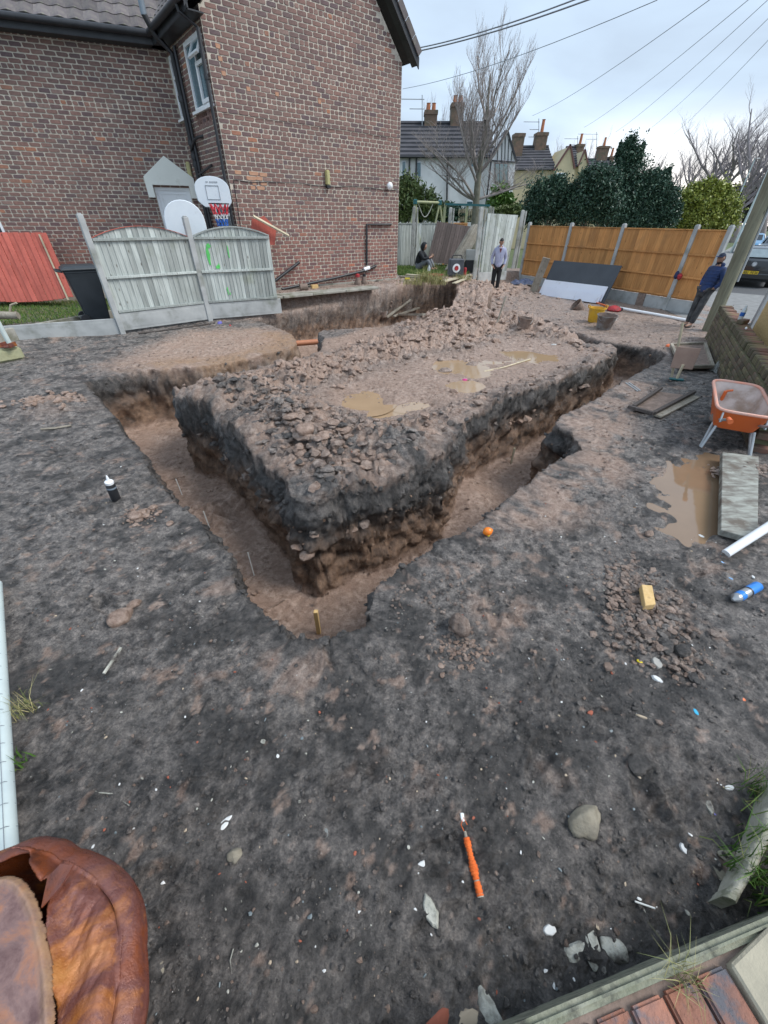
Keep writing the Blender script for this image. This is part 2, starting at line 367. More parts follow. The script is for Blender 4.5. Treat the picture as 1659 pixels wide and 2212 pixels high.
    FL = FL + .28 * np.exp(-((X + 1.95) ** 2 + (Y - 3.7) ** 2) / .12) * (.6 + fbm(X * 6, Y * 6, 77, 3))      # fallen clods in the left leg
    FL = FL + .22 * np.exp(-(((X - 1.1) / .3) ** 2 + ((Y - 4.0) / .5) ** 2))
    t = np.clip(sd / W, -1, 1) * .5 + .5
    tt = np.clip(t * 1.06 - .03, 0, 1)
    lip = sstep(.0, .12, tt)
    prof = .82 * tt + .18 * sstep(0, 1, tt)
    Z = FL * (1 - prof) + top * prof
    # compress the band so the wall stands up
    ad = np.abs(sd); nd = np.where(ad < W, ad * k, np.where(ad < 2 * W, k * W + (ad - W) * (2 * W - k * W) / W, ad)) * np.sign(sd)
    wall = np.clip(1 - np.abs(t - .5) * 2, 0, 1); wl = wall ** .45
    A = X * gy - Y * gx          # coordinate along the wall
    und = .012 * np.clip(1 - (tt - .8) ** 2 / .03, 0, 1) - .018 * sstep(.75, .4, tt) * sstep(0, .15, tt)
    XY = X * .8 - Y * .6; YX = X * .6 + Y * .8; nz = .045 * fbm(X * 3.2 + Z * 1.7, Z * 3.1 + Y * 3.2, 81, 4, .55) + .05 * fbm(XY * 5 + Z * 5.5, YX * 5 - Z * 5.5, 82, 4, .6) + .03 * fbm(X * 3, Z * 12 + Y * 2, 84, 3)
    sh = (nd - sd) - (und + nz * 2.6 + .035 * fbm(X * 17 + Z * 8, Y * 17 - Z * 9, 85, 3)) * wl * (np.abs(sd) < W)
    PX = X + gx * sh; PY = Y + gy * sh
    # attributes: clay (pinkish subsoil), wet, dark
    depth = top - Z
    n2 = fbm(X * 1.3, Y * 1.3, 91, 5, .6); n3 = fbm(X * 6, Y * 6, 92, 4, .6)
    clay = cl * sstep(-.35, .25, n2 + .5 * n3 + .1 + .5 * sstep(4, 8, Y))
    backzone = sstep(8.3, 10.5, Y + .35 * X) * .62 * (1 - .5 * sstep(.0, .3, n3))
    clay = np.maximum(clay, backzone * sstep(-.6, .2, n2 + .3))
    slab = sstep(.5, -.4, polysd(X, Y, [(-4.6, 6.6), (-3.3, 6.3), (-2.3, 6.9), (-1.7, 8.1), (-2.0, 9.0), (-2.9, 9.5), (-4.3, 9.2)]) + .4 * n3)
    pathc = sstep(.35, .0, polysd(X, Y, [(.7, 2.5), (1.6, 3.2), (2.4, 4.0), (2.3, 4.7), (3.3, 5.6), (4.0, 6.0), (3.2, 5.1), (2.7, 4.2), (2.3, 3.4), (1.5, 2.7)])) * sstep(-.3, .25, n2 + n3 * .8 + .1)
    spots = np.maximum(sstep(.2, .4, fbm(X * 2.2, Y * 2.2, 95, 5, .65)) * .62 * sstep(.3, 1.2, Y), sstep(.24, .34, fbm(X * 6.5, Y * 6.5, 96, 5, .7)) * .7); ring = np.hypot(X - .78, Y - 1.62); spots = np.maximum(spots, .85 * np.exp(-((ring - .12) / .09) ** 2) * sstep(-.2, .2, n3))
    clay = np.maximum(np.maximum(clay, slab * 1.0), np.maximum(pathc * .9, spots))
    clay = np.clip(clay + cl * (.9 * fbm(X * 2.4, Y * 2.4, 17, 3) - .22 * sstep(4.4, 3.6, Y + .3 * X)), 0, 1)
    island_flat = isl * (1 - cl) * sstep(3.5, 5, Y); clay = np.maximum(clay, island_flat * .9)
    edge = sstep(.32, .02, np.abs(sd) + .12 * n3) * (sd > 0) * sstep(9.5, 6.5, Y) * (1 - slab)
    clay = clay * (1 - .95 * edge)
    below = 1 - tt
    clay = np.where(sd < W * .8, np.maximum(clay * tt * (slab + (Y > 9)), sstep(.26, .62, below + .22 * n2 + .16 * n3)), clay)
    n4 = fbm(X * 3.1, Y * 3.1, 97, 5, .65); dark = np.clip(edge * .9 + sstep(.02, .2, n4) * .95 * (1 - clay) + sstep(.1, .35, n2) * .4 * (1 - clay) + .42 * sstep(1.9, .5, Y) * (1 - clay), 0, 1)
    sand = slab * sstep(.9, .2, sd) * .9 * sstep(.1, .6, sstep(-.4, .4, n2)) + (sd < 0) * 0
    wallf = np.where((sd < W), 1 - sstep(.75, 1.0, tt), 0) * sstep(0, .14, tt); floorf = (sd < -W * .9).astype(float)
    wet = np.clip(wetm + island_flat * .6 + floorf * .5 + pathc * .3 + sstep(.1, .5, n2) * .3 * (1 - cl), 0, 1)
    V = np.stack([PX, PY, Z], -1).reshape(-1, 3)
    idx = np.arange(ny * nx).reshape(ny, nx)
    F = np.stack([idx[:-1, :-1], idx[:-1, 1:], idx[1:, 1:], idx[1:, :-1]], -1).reshape(-1, 4)
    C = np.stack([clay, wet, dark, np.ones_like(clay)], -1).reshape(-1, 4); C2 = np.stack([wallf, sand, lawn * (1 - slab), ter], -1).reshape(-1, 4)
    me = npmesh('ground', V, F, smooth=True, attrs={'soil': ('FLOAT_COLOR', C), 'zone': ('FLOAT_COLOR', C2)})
    global TERV; TERV = V
    return me, (xs, ys, Z, sd, cl, clay)
def soil_mat():
    m, nt, N, L, b = nmat('soil')
    s = N.new('ShaderNodeSeparateColor'); L.new(attr(nt, 'soil'), s.inputs[0]); z = N.new('ShaderNodeSeparateColor'); L.new(attr(nt, 'zone'), z.inputs[0])
    n1 = tnoise(nt, 3.5, 10, .68, dist=.4); n2 = tnoise(nt, 15, 12, .78); n3 = tnoise(nt, 90, 6, .75)
    black = ramp(nt, n2, [(.37, (.024, .023, .023)), (.44, (.095, .089, .087)), (.52, (.195, .184, .178)), (.63, (.38, .35, .33))])  # soil tone with shade painted into the pits: darker where the bump is low
    black = mixc(nt, ramp(nt, n1, [(.48, (0, 0, 0)), (.62, (.45, .45, .45))]), black, (.27, .255, .245))  # grey wet sheen of the soil painted into the base colour
    black = mixc(nt, 1., black, ramp(nt, n3, [(.34, (.5, .49, .49)), (.5, (1., 1., 1.)), (.66, (1.35, 1.33, 1.31))]), 'MULTIPLY')
    n5 = tnoise(nt, 38, 9, .8, dist=.8); black = mixc(nt, 1., black, ramp(nt, n5, [(.38, (.55, .54, .54)), (.5, (1., 1., 1.)), (.64, (1.2, 1.19, 1.17))]), 'MULTIPLY')
    black = mixc(nt, s.outputs[2], black, ramp(nt, n2, [(.4, (.016, .0155, .0155)), (.6, (.10, .094, .091))]))
    clay = ramp(nt, n2, [(.34, (.13, .082, .06)), (.47, (.35, .25, .20)), (.62, (.61, .48, .41))])
    clay = mixc(nt, ramp(nt, n1, [(.42, (0, 0, 0)), (.62, (.75, .75, .75))]), clay, ramp(nt, n3, [(.36, (.22, .14, .105)), (.62, (.44, .315, .25))]))
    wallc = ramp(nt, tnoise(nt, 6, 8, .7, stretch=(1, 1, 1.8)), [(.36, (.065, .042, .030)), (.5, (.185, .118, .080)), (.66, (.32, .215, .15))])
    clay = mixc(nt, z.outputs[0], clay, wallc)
    clay = mixc(nt, z.outputs[1], clay, ramp(nt, n2, [(.3, (.27, .165, .10)), (.7, (.45, .30, .19))]))
    col = mixc(nt, s.outputs[0], black, clay)
    # small pale flecks of mortar and ash
    vo = N.new('ShaderNodeTexVoronoi'); vo.inputs['Scale'].default_value = 70; L.new(N.new('ShaderNodeTexCoord').outputs['Object'], vo.inputs[0])
    fl = ramp(nt, vo.outputs['Distance'], [(.09, (1, 1, 1)), (.16, (0, 0, 0))]); sc = N.new('ShaderNodeSeparateColor'); L.new(vo.outputs['Color'], sc.inputs[0])
    gt = N.new('ShaderNodeMath'); gt.operation = 'GREATER_THAN'; gt.inputs[1].default_value = .93; L.new(sc.outputs[0], gt.inputs[0])
    mu = N.new('ShaderNodeMath'); mu.operation = 'MULTIPLY'; L.new(fl, mu.inputs[0]); L.new(gt.outputs[0], mu.inputs[1])
    col = mixc(nt, mu.outputs[0], col, (.38, .35, .31)); col = mixc(nt, 1., col, (1.05, 1.0, .95), 'MULTIPLY')
    L.new(col, b.inputs['Base Color'])
    r = ramp(nt, n1, [(.38, (.32, .32, .32)), (.62, (.78, .78, .78))]); r = mixc(nt, s.outputs[0], r, ramp(nt, n1, [(.4, (.26, .26, .26)), (.62, (.62, .62, .62))])); rr = mixc(nt, s.outputs[1], r, (.28, .28, .28)); L.new(rr, b.inputs['Roughness'])
    b.inputs['Specular IOR Level'].default_value = .65
    p = bumpn(nt, b, n2, .9, .045); bumpn(nt, b, n3, 1., .014, p)
    return m
MSOIL = soil_mat()
_me, TER = build_terrain()
ground = mobj('ground', _me, MSOIL); prop(ground, kind='structure')
from bisect import bisect
_xs, _ys, _Z = TER[0], TER[1], TER[2]
def hz(x, y):
    i = min(max(int(np.searchsorted(_ys, y)), 0), len(_ys) - 1); j = min(max(int(np.searchsorted(_xs, x)), 0), len(_xs) - 1); return float(_Z[i, j])
def gt(px, py):
    """pixel ray -> terrain"""
    v = ray(px, py).normalized(); t = .8; 
    while t < 40:
        p = CAM + v * t
        if p.y > 19.4 or abs(p.x) > 9.4 or p.y < -.55: 
            return gp(px, py, 0)
        if p.z <= hz(p.x, p.y): return p
        t += .012 if t < 6 else .03
    return gp(px, py, 0)
# ------------------------------------------------------------------ brick house
def brickmat(name, objrand):
    m, nt, N, L, b = nmat(name)
    if objrand: v = N.new('ShaderNodeObjectInfo').outputs['Random']
    else: v = attr(nt, 'bcol', 'Fac')
    col = ramp(nt, v, [(0, (.145, .10, .105)), (.25, (.19, .118, .105)), (.55, (.225, .134, .115)), (.88, (.26, .15, .125)), (.97, (.28, .19, .165)), (.99, (.33, .16, .11)), (1, (.40, .18, .11))])
    n = tnoise(nt, 22, 6, .65); col = mixc(nt, .55, col, ramp(nt, n, [(.3, (.45, .42, .42)), (.7, (1.25, 1.2, 1.15))]), 'MULTIPLY')
    g = tnoise(nt, 1.3, 4, .5, co=N.new('ShaderNodeNewGeometry').outputs['Position']); col = mixc(nt, ramp(nt, g, [(.45, (0, 0, 0)), (.75, (.35, .35, .35))]), col, (.16, .13, .115))
    # bricks low on the wall were relaid and are redder
    sp = N.new('ShaderNodeSeparateXYZ'); L.new(N.new('ShaderNodeNewGeometry').outputs['Position'], sp.inputs[0])
    mr = N.new('ShaderNodeMapRange'); mr.inputs[1].default_value = 2.4; mr.inputs[2].default_value = 1.2; mr.inputs[4].default_value = .45; L.new(sp.outputs[2], mr.inputs[0])
    col = mixc(nt, mr.outputs[0], col, mixc(nt, 1., col, (1.55, 1.05, .95), 'MULTIPLY'))
    L.new(col, b.inputs['Base Color']); b.inputs['Roughness'].default_value = .85
    bumpn(nt, b, tnoise(nt, 60, 5, .6), .4, .004)
    return m
M_BRO, M_BRA = brickmat('brick_single', True), brickmat('brick_joined', False)
M_MORT = M('mortar', (.60, .53, .44), (.47, .42, .345), scale=9, rough=.95, bump=.5, bscale=50, bdist=.006, dirt=(.32, .30, .26), dscale=1.2, dlo=.5, dhi=.8)
M_UPVC = M('white_upvc', (.88, .89, .90), (.84, .85, .86), scale=2, rough=.3, dirt=(.5, .5, .45), dscale=5, dlo=.62, dhi=.9)
M_BLK = M('black_pipe', (.018, .019, .022), (.03, .03, .034), scale=8, rough=.45, bump=.1)
M_LEAD = M('grey_blue_pipe', (.12, .16, .2), (.2, .24, .28), scale=5, rough=.55)
M_TILE = M('roof_tile', (.115, .10, .105), (.17, .15, .14), scale=5, rough=.9, bump=.4, bscale=60, rnd=.28, dirt=(.2, .2, .15), dscale=9, dlo=.55, dhi=.75)
M_FASC = M('dark_fascia', (.02, .022, .026), (.035, .036, .04), scale=4, rough=.5)
def glassmat(name, c):
    m, nt, N, L, b = nmat(name); b.inputs['Base Color'].default_value = (*c, 1); b.inputs['Roughness'].default_value = .08; b.inputs['Specular IOR Level'].default_value = .9
    return m
M_GLASS = glassmat('blue_green_glass', (.09, .16, .19)); M_GLD = glassmat('dark_glass', (.02, .025, .03))
HC = Vector((-3.65, 11.70, 0)); HA = .6731
HU = Vector((math.cos(HA), math.sin(HA), 0)); HN = Vector((math.sin(HA), -math.cos(HA), 0)); HB = -HN
HI = Vector((-5.198, 13.641, 0)); LA = .3462; LU = Vector((math.cos(LA), math.sin(LA), 0)); LN = Vector((math.sin(LA), -math.cos(LA), 0))
ZB = .432; CO = .084
house = thing('brick_house', (HC.x, HC.y, ZB), 'large red brown brick house with gable end wall, grey tiled roof and black drainpipes', 'house')
def brick_piece(w, h, rnd, proud=.009, dep=.03):
    """irregular brick, face towards -y; centred, returns verts, quads"""
    c = .012; o = []
    for (sx, sz) in ((-1, -1), (1, -1), (1, 1), (-1, 1)):
        k1 = c * rnd.uniform(.35, 1.9); k2 = c * rnd.uniform(.35, 1.5); X = sx * w / 2 + rnd.uniform(-.004, .004); Zz = sz * h / 2 + rnd.uniform(-.003, .003)
        a = (X - sx * k1, Zz); b_ = (X, Zz - sz * k2)
        o += [b_, a] if sx * sz > 0 else [a, b_]
    # order: ccw
    o = [o[0], o[1], o[2], o[3], o[4], o[5], o[6], o[7]]
    o.sort(key=lambda p: math.atan2(p[1] / h, p[0] / w))
    V = [(p[0] * .965, -proud, p[1] * .93) for p in o] + [(p[0], -proud * .45, p[1]) for p in o] + [(p[0], dep, p[1]) for p in o]
    F = []
    for i in range(8):
        j = (i + 1) % 8; F += [(i, 8 + i, 8 + j, j), (8 + i, 16 + i, 16 + j, 8 + j)]
    F += [(0, 1, 2, 3), (0, 3, 4, 7), (4, 5, 6, 7)]
    return V, F
_rb = random.Random(5)
BV = {'s': [brick_piece(.218, .066, _rb) for _ in range(9)], 'h': [brick_piece(.104, .066, _rb) for _ in range(7)]}
BM = {k: [] for k in BV}
for k in BV:
    for V, F in BV[k]:
        me = npmesh('brick', V, np.array(F)); me.materials.append(M_BRO); BM[k].append(me)
def visible_size(P):
    d = (P - CAM); dep = d.dot(FW)
    if dep < .3: return 0
    x = 829.5 + FPX * d.dot(RT) / dep; y = 1106 - FPX * d.dot(UP) / dep
    if x < -10 or x > 1670 or y < -10 or y > 2220: return 0
    return 1 / dep
BR = []       # all bricks of the house: size, pos, u, n, kind
def brick_wall(O, U, Nn, L, z1, header=lambda i: i % 6 == 1, holes=(), top=None, z0=ZB, seed=1, wt=.2, ret=False, L0=0.):
    rnd = random.Random(seed); n = int((z1 - z0) / CO) + 1
    for i in range(n):
        z = z0 + (i + .5) * CO
        if header(i): w, st, kd, off = .108, .1185, 'h', (.06 if i % 12 < 6 else 0)
        else: w, st, kd, off = .222, .237, 's', (.1185 if i % 2 else 0)
        s = L0 + off + (0 if not ret else 0)
        if off and not header(i): s = L0 - (.237 - off) + .0
        while s < L:
            a, b_ = s, s + st; s += st
            a0 = max(a, L0); b0 = min(b_, L)
            if b0 - a0 < .05: continue
            lo, hi = (-9, 99) if top is None else top(z + CO * .4)
            if a0 < lo - .05 or b0 > hi + .05: continue
            if any(b0 > h[0] + .02 and a0 < h[1] - .02 and z > h[2] and z < h[3] for h in holes):
                # keep the partial piece beside an opening
                done = False
                for h in holes:
                    if z > h[2] and z < h[3] and b0 > h[0] + .02 and a0 < h[1] - .02:
                        if a0 < h[0] - .05: b0 = h[0]; done = True
                        elif b0 > h[1] + .05: a0 = h[1]; done = True
                if not done or b0 - a0 < .05: continue
            wd = b0 - a0 - .019; kk = kd if wd > .15 or kd == 'h' else 'h'
            base = .222 if kk == 's' else .108
            P = O + U * ((a0 + b0) / 2 + rnd.uniform(-.002, .002)); P = Vector((P.x, P.y, z + rnd.uniform(-.002, .002)))
            BR.append((visible_size(P) * (1 if kk == 's' else .55), P, U, Nn, kk, wd / base, wt))
def wall_slab(name, O, U, Nn, poly, mat, parent, holes=()):
    """mortar bed: outline poly in (s,z) with rectangular holes cut by gridding"""
    xs = sorted({p[0] for p in poly} | {h[0] for h in holes} | {h[1] for h in holes}); 
    m = MB(); T = .22
    ztop = lambda s: np.interp(s, [p[0] for p in poly if p[1] > ZB + .3], [p[1] for p in poly if p[1] > ZB + .3])
    for a, b_ in zip(xs[:-1], xs[1:]):
        if b_ - a < 1e-4: continue
        zs = [(ZB - .9)] ; cuts = sorted([(h[2], h[3]) for h in holes if h[0] <= a + 1e-5 and h[1] >= b_ - 1e-5]); z = ZB - .9; segs = []
        for c in cuts: segs.append((z, c[0], None)); z = c[1]
        segs.append((z, None, 1))
        for (za, zb, t) in segs:
            q = [(a, za), (b_, za), (b_, zb if zb is not None else float(ztop(b_))), (a, zb if zb is not None else float(ztop(a)))]
            m.prism(q, T, frame(O, U))
    return m.obj(name, mat, parent)
W2 = (.12, 1.28, 3.93, 4.98); W1 = (1.98, 2.44, 3.93, 4.98); W3 = (.3, 1.30, 1.05, 2.42); DOOR = (-1.03, -.17, .45, 2.62); W4 = (1.72, 2.1, .9, 2.42)
def fB(): return HC, HB, -HU
# frames: local x along U, y into the wall
gtop = lambda z: (0, 5.09) if z < 5.2 else ((z - 5.2) * .98, 5.09 - (z - 5.2) * .98)
wall_slab('gable_wall', HC, HU, HN, [(0, 5.2), (2.545, 7.8), (5.09, 5.2)], M_MORT, house)
# return wall runs back from the corner; its face looks towards -HU, so its own x axis runs from the inner corner to C
RO = HI; RU = (HC - HI).normalized(); RL = (HC - HI).length
rv = lambda h: (RL - h[1], RL - h[0], h[2], h[3])
wall_slab('return_wall', RO, RU, -HU, [(0, 5.25), (RL - .001, 5.25)], M_MORT, house, holes=[rv(W1), rv(W2), rv(W3), rv(W4)])
LO = HI - LU * 9
lv = lambda h: (9 + h[0], 9 + h[1], h[2], h[3])
WL = (-5.75, -4.74, 1.0, 2.25)
wall_slab('rear_wall', LO, LU, LN, [(0, 5.3), (9.15, 5.3)], M_MORT, house, holes=[lv(DOOR), lv(WL)])
brick_wall(HC, HU, HN, 5.09, 7.7, top=gtop, seed=1)
brick_wall(RO, RU, -HU, RL, 5.2, holes=[rv(W1), rv(W2), rv(W3), rv(W4), (RL - 1.5, RL - .15, 2.42, 2.66)], seed=2)
brick_wall(LO, LU, LN, 9.0, 5.25, holes=[lv(DOOR), lv(WL)], seed=3, L0=1.5)
BR.sort(key=lambda t: -t[0])
def place_bricks():
    rnd = random.Random(9); V = []; F = []; A = []; nv = 0
    for i, (sz, P, U, Nn, kk, sc, wt) in enumerate(BR):
        m = frame(P, U)
        k = rnd.randrange(len(BV[kk]))
        if i < 300:
            o = bpy.data.objects.new('brick', BM[kk][k]); COL.objects.link(o); o.matrix_basis = m @ Matrix.Diagonal((sc, 1, 1, 1)); att2(o, house)
        else:
            bv, bf = BV[kk][k]; b_ = np.array(bv) * (sc, 1, 1); b_ = b_ @ np.array(m.to_3x3()).T + np.array(P); V.append(b_)
            F.append(np.array(bf) + nv); nv += len(b_); A.append(np.full(len(b_), rnd.random()))
    me = npmesh('bricks', np.concatenate(V), np.concatenate(F), attrs={'bcol': ('FLOAT', np.concatenate(A))})
    o = mobj('brickwork', me, M_BRA, house); o['kind'] = 'stuff'
def att2(o, parent):
    o.parent = parent; o.matrix_parent_inverse = wmat(parent).inverted()
place_bricks()
# soldier course over the ground floor window and sill courses
def soldier(O, U, s0, s1, z, h=.215, parent=house, slope=0):
    n = int((s1 - s0) / .078)
    for i in range(n):
        P = O + U * (s0 + (i + .5) * .078); P = Vector((P.x, P.y, z + h / 2 + slope * (1 - ((i + .5) / n * 2 - 1) ** 2)))
        o = bpy.data.objects.new('brick', BM['s'][i % 9]); COL.objects.link(o); o.matrix_basis = frame(P, U) @ Matrix.Rotation(R(90), 4, 'Y'); att2(o, parent)
soldier(RO, RU, RL - 1.42, RL - .2, 2.43, slope=.05); soldier(RO, RU, RL - 1.3, RL - .1, 3.70)
def window(O, U, h, mull, parent, tops=(), glass=None, depth=.06, sill=True, name='window'):
    """frame set in the wall face; mull = list of (s fraction); tops = list of (s0,s1,z) top-light openings"""
    s0, s1, z0, z1 = h; F = frame(O, U); w = .055; m = MB()
    def bar(a, b_, c, d, y0=-.0, y1=.07, mb=None): (mb or m).prism([(a, c), (b_, c), (b_, d), (a, d)], y1 - y0, F @ Matrix.Translation((0, y0, 0)))
    bar(s0, s1, z0, z0 + w); bar(s0, s1, z1 - w - .02, z1); bar(s0, s0 + w, z0 + w, z1 - w - .02); bar(s1 - w, s1, z0 + w, z1 - w - .02)
    for f_ in mull: c = s0 + (s1 - s0) * f_; bar(c - w / 2, c + w / 2, z0 + w, z1 - w - .02)
    for (a, b_, z) in tops: bar(s0 + (s1 - s0) * a + .02, s0 + (s1 - s0) * b_ - .02, z - w / 2, z + w / 2, -.006)
    fr = m.obj(name, M_UPVC, parent, bevel=.006)
    g = MB(); bar(s0 + .02, s1 - .02, z0 + .02, z1 - .02, .035, .045, g); g.obj('pane', glass or M_GLASS, fr)
    if sill: q = MB(); q.prism([(s0 - .06, z0 - .05), (s1 + .06, z0 - .05), (s1 + .06, z0 - .002), (s0 - .06, z0 - .002)], .12, F @ Matrix.Translation((0, -.07, 0))); q.obj('sill', M_UPVC, fr, bevel=.005)
    return fr, F
w2 = rv(W2); fr, F = window(RO, RU, w2, [.5], house, tops=())
a = w2[0] + (w2[1] - w2[0]) * .5
# fixed lower casement frame and the open top light
m = MB(); y0 = -.03
def ring(m, a, b_, c, d, w, t, F):
    for q in ([(a, c), (b_, c), (b_, c + w), (a, c + w)], [(a, d - w), (b_, d - w), (b_, d), (a, d)], [(a, c + w), (a + w, c + w), (a + w, d - w), (a, d - w)], [(b_ - w, c + w), (b_, c + w), (b_, d - w), (b_ - w, d - w)]): m.prism(q, t, F)
ring(m, a - .02, w2[1] - .02, w2[2] + .06, w2[2] + .68, .06, .05, F @ Matrix.Translation((0, -.02, 0))); m.obj('casement', M_UPVC, fr, bevel=.005)
m = MB(); hinge = F @ Matrix.Translation((0, -.01, w2[3] - .06)) @ Matrix.Rotation(R(-28), 4, 'X')
ring(m, a - .01, w2[1] - .02, -.3, 0, .05, .045, hinge); tl = m.obj('top_light', M_UPVC, fr, bevel=.005)
m = MB(); m.prism([(a + .03, -.26), (w2[1] - .06, -.26), (w2[1] - .06, -.04), (a + .03, -.04)], .01, hinge @ Matrix.Translation((0, .02, 0))); m.obj('pane', M_GLASS, tl)
window(RO, RU, rv(W1), [], house, tops=[(0, 1, 4.62)], glass=M_GLD); window(RO, RU, rv(W3), [.5], house, tops=[(0, 1, 2.05)], glass=M_GLD); window(RO, RU, rv(W4), [], house, glass=M_GLD)
window(LO, LU, lv(WL), [.5], house, glass=M_GLD)
# door, panels and little glazed lights
F = frame(HI, LU); m = MB(); s0, s1, z0, z1 = DOOR
ring(m, s0, s1, z0, z1, .06, .08, F @ Matrix.Translation((0, .02, 0))); dr = m.obj('door', M_UPVC, house, bevel=.006)
m = MB(); m.prism([(s0 + .06, z0 + .06), (s1 - .06, z0 + .06), (s1 - .06, z1 - .06), (s0 + .06, z1 - .06)], .05, F @ Matrix.Translation((0, .05, 0)))
ring(m, s0 + .12, s1 - .12, 1.98, z1 - .12, .02, .02, F @ Matrix.Translation((0, .035, 0))); ring(m, s0 + .12, s1 - .12, .6, 1.2, .02, .02, F @ Matrix.Translation((0, .035, 0))); m.obj('door_leaf', M_UPVC, dr, bevel=.004)
for k, c in enumerate((s0 + .3, s1 - .3)):
    m = MB(); m.prism([(c - .055, 1.35), (c + .055, 1.35), (c + .055, 1.85 + (.06 if k == 0 else 0)), (c - .055, 1.85 + (0 if k == 0 else .06))], .012, F @ Matrix.Translation((0, .042, 0))); m.obj('glazed_light', M_GLD, dr)
m = MB(); m.tube([F @ Vector((s1 - .13, .03, 1.35)), F @ Vector((s1 - .13, -.02, 1.35)), F @ Vector((s1 - .24, -.02, 1.35))], .01, 6); m.obj('handle', M_BLK, dr)
M_CREAM = M('cream_panel', (.80, .80, .73), (.74, .74, .67), scale=2, rough=.5, dirt=(.45, .45, .36), dscale=3, dlo=.6, dhi=.9)
m = MB(); m.prism([(-1.20, 2.40), (-1.04, 2.40), (-1.04, 2.66), (-.16, 2.66), (-.16, 2.40), (-.0, 2.40), (-.0, 2.82), (-.6, 3.24), (-1.20, 2.82)], .12, F @ Matrix.Translation((0, -.13, 0)))
m.obj('door_canopy', M_CREAM, house, bevel=.004)
# roofs -------------------------------------------------
def tile_mesh():
    pr = []; n = 7
    for i in range(n): x = i / (n - 1); pr.append((x * .3, .028 * (.5 - .5 * math.cos(2 * math.pi * min(1, x * 1.0))) ** 1.2))
    V = []; F = []
    for (yy, lift) in ((0, .012), (.40, -.004)):
        for (x, z) in pr: V.append((x, yy, z + lift))
    for (yy, lift) in ((0, -.010),):
        for (x, z) in pr: V.append((x, yy, z + lift))
    for i in range(n - 1): F += [(i, i + 1, n + i + 1, n + i), (2 * n + i, 2 * n + i + 1, i + 1, i)]
    me = npmesh('roof_tile', V, np.array(F), smooth=False); me.materials.append(M_TILE); return me
TM = tile_mesh()
def roof_plane(O, U, inn, pitch, L, rows, z, parent, clip=None):
    """O eaves start, U along eaves, inn = horizontal direction up the slope"""
    up = (inn * math.cos(pitch) + Vector((0, 0, 1)) * math.sin(pitch)); nrm = U.cross(up).normalized()
    if nrm.z < 0: nrm = -nrm
    B = Matrix((U, up, nrm)).transposed().to_4x4(); rnd = random.Random(3); jV = []; jF = []; nv = 0
    tv = np.array([v.co[:] for v in TM.vertices]); tf = np.array([p.vertices[:] for p in TM.polygons])
    cnt = 0
    for r_ in range(rows):
        for c in range(int(L / .3)):
            P = O + U * (c * .3) + up * (r_ * .33) + nrm * .02; P = Vector((P.x, P.y, P.z))
            if clip and clip(P): continue
            m = B.copy() @ Matrix.Rotation(rnd.uniform(-.012, .012), 4, 'Z'); m.translation = P
            if visible_size(P + up * .15) > 0 and cnt < 290:
                o = bpy.data.objects.new('roof_tile', TM); COL.objects.link(o); o.matrix_basis = m; att2(o, parent); cnt += 1
            else:
                q = tv @ np.array(m.to_3x3()).T + np.array(m.translation); jV.append(q); jF.append(tf + nv); nv += len(q)
    me = npmesh('tiles', np.concatenate(jV), np.concatenate(jF)); o = mobj('roof_tiling', me, M_TILE, parent); o['kind'] = 'stuff'
    return B, up, nrm
ZE = 5.28
O1 = LO + LN * .33 + Vector((0, 0, ZE)); PI_ = R(40)
wingL = HC - HU * .33
def in_wing(P):   # behind / right of the wing's left slope
    d = (P - wingL).dot(HU); return d > 0 and P.z < ZE + d * math.tan(R(46)) - .05
roof_plane(O1 + LU * 2.1, LU, -LN, PI_, 7.8, 9, ZE, house, clip=in_wing)
O2 = wingL + HN * .25 + Vector((0, 0, ZE))
def in_left(P): d = (P - (HI + LN * .33)).dot(-LN); return d > 0 and P.z < ZE + d * math.tan(PI_) - .05
roof_plane(O2, HB, HU, R(46), 4.5, 12, ZE, house, clip=in_left)
# boarding under the tiles, soffits, fascias, gutters
M_FELT = M('roof_boarding', (.05, .045, .045), rough=.9)
m = MB(); up1 = -LN * math.cos(PI_) + Vector((0, 0, math.sin(PI_))); a0 = O1 - Vector((0, 0, .03)); m.add([a0, a0 + LU * 11, a0 + LU * 11 + up1 * 5, a0 + up1 * 5], [(0, 1, 2, 3)])
up2 = HU * math.cos(R(46)) + Vector((0, 0, math.sin(R(46)))); a0 = O2 - Vector((0, 0, .03)); m.add([a0, a0 + HB * 7, a0 + HB * 7 + up2 * 4.2, a0 + up2 * 4.2], [(0, 1, 2, 3)])
a0 = HC + HU * 5.42 + HN * .25 + Vector((0, 0, ZE - .03)); up3 = -HU * math.cos(R(46)) + Vector((0, 0, math.sin(R(46)))); m.add([a0, a0 + HB * 7, a0 + HB * 7 + up3 * 4.2, a0 + up3 * 4.2], [(0, 1, 2, 3)])
m.obj('roof_boarding', M_FELT, house)
m = MB(); m.beam(LO + LN * .3 + Vector((0, 0, ZE - .1)), HI + LN * .3 + HU * .0 + Vector((0, 0, ZE - .1)), .03, .18); m.beam(wingL + HN * .0 + HU * .02 + Vector((0, 0, ZE - .1)) + HN * .25, wingL + HU * .02 + HB * 2.5 + Vector((0, 0, ZE - .1)), .03, .18); m.obj('fascia', M_FASC, house)
m = MB(); zz = Vector((0, 0, ZE - .19)); m.beam(LO + LN * .15 + zz, HI + LN * .15 + zz, .32, .02); m.beam(HC - HU * .16 + HN * .2 + zz, HI - HU * .16 + zz, .32, .02); m.obj('soffit', M_FASC, house)
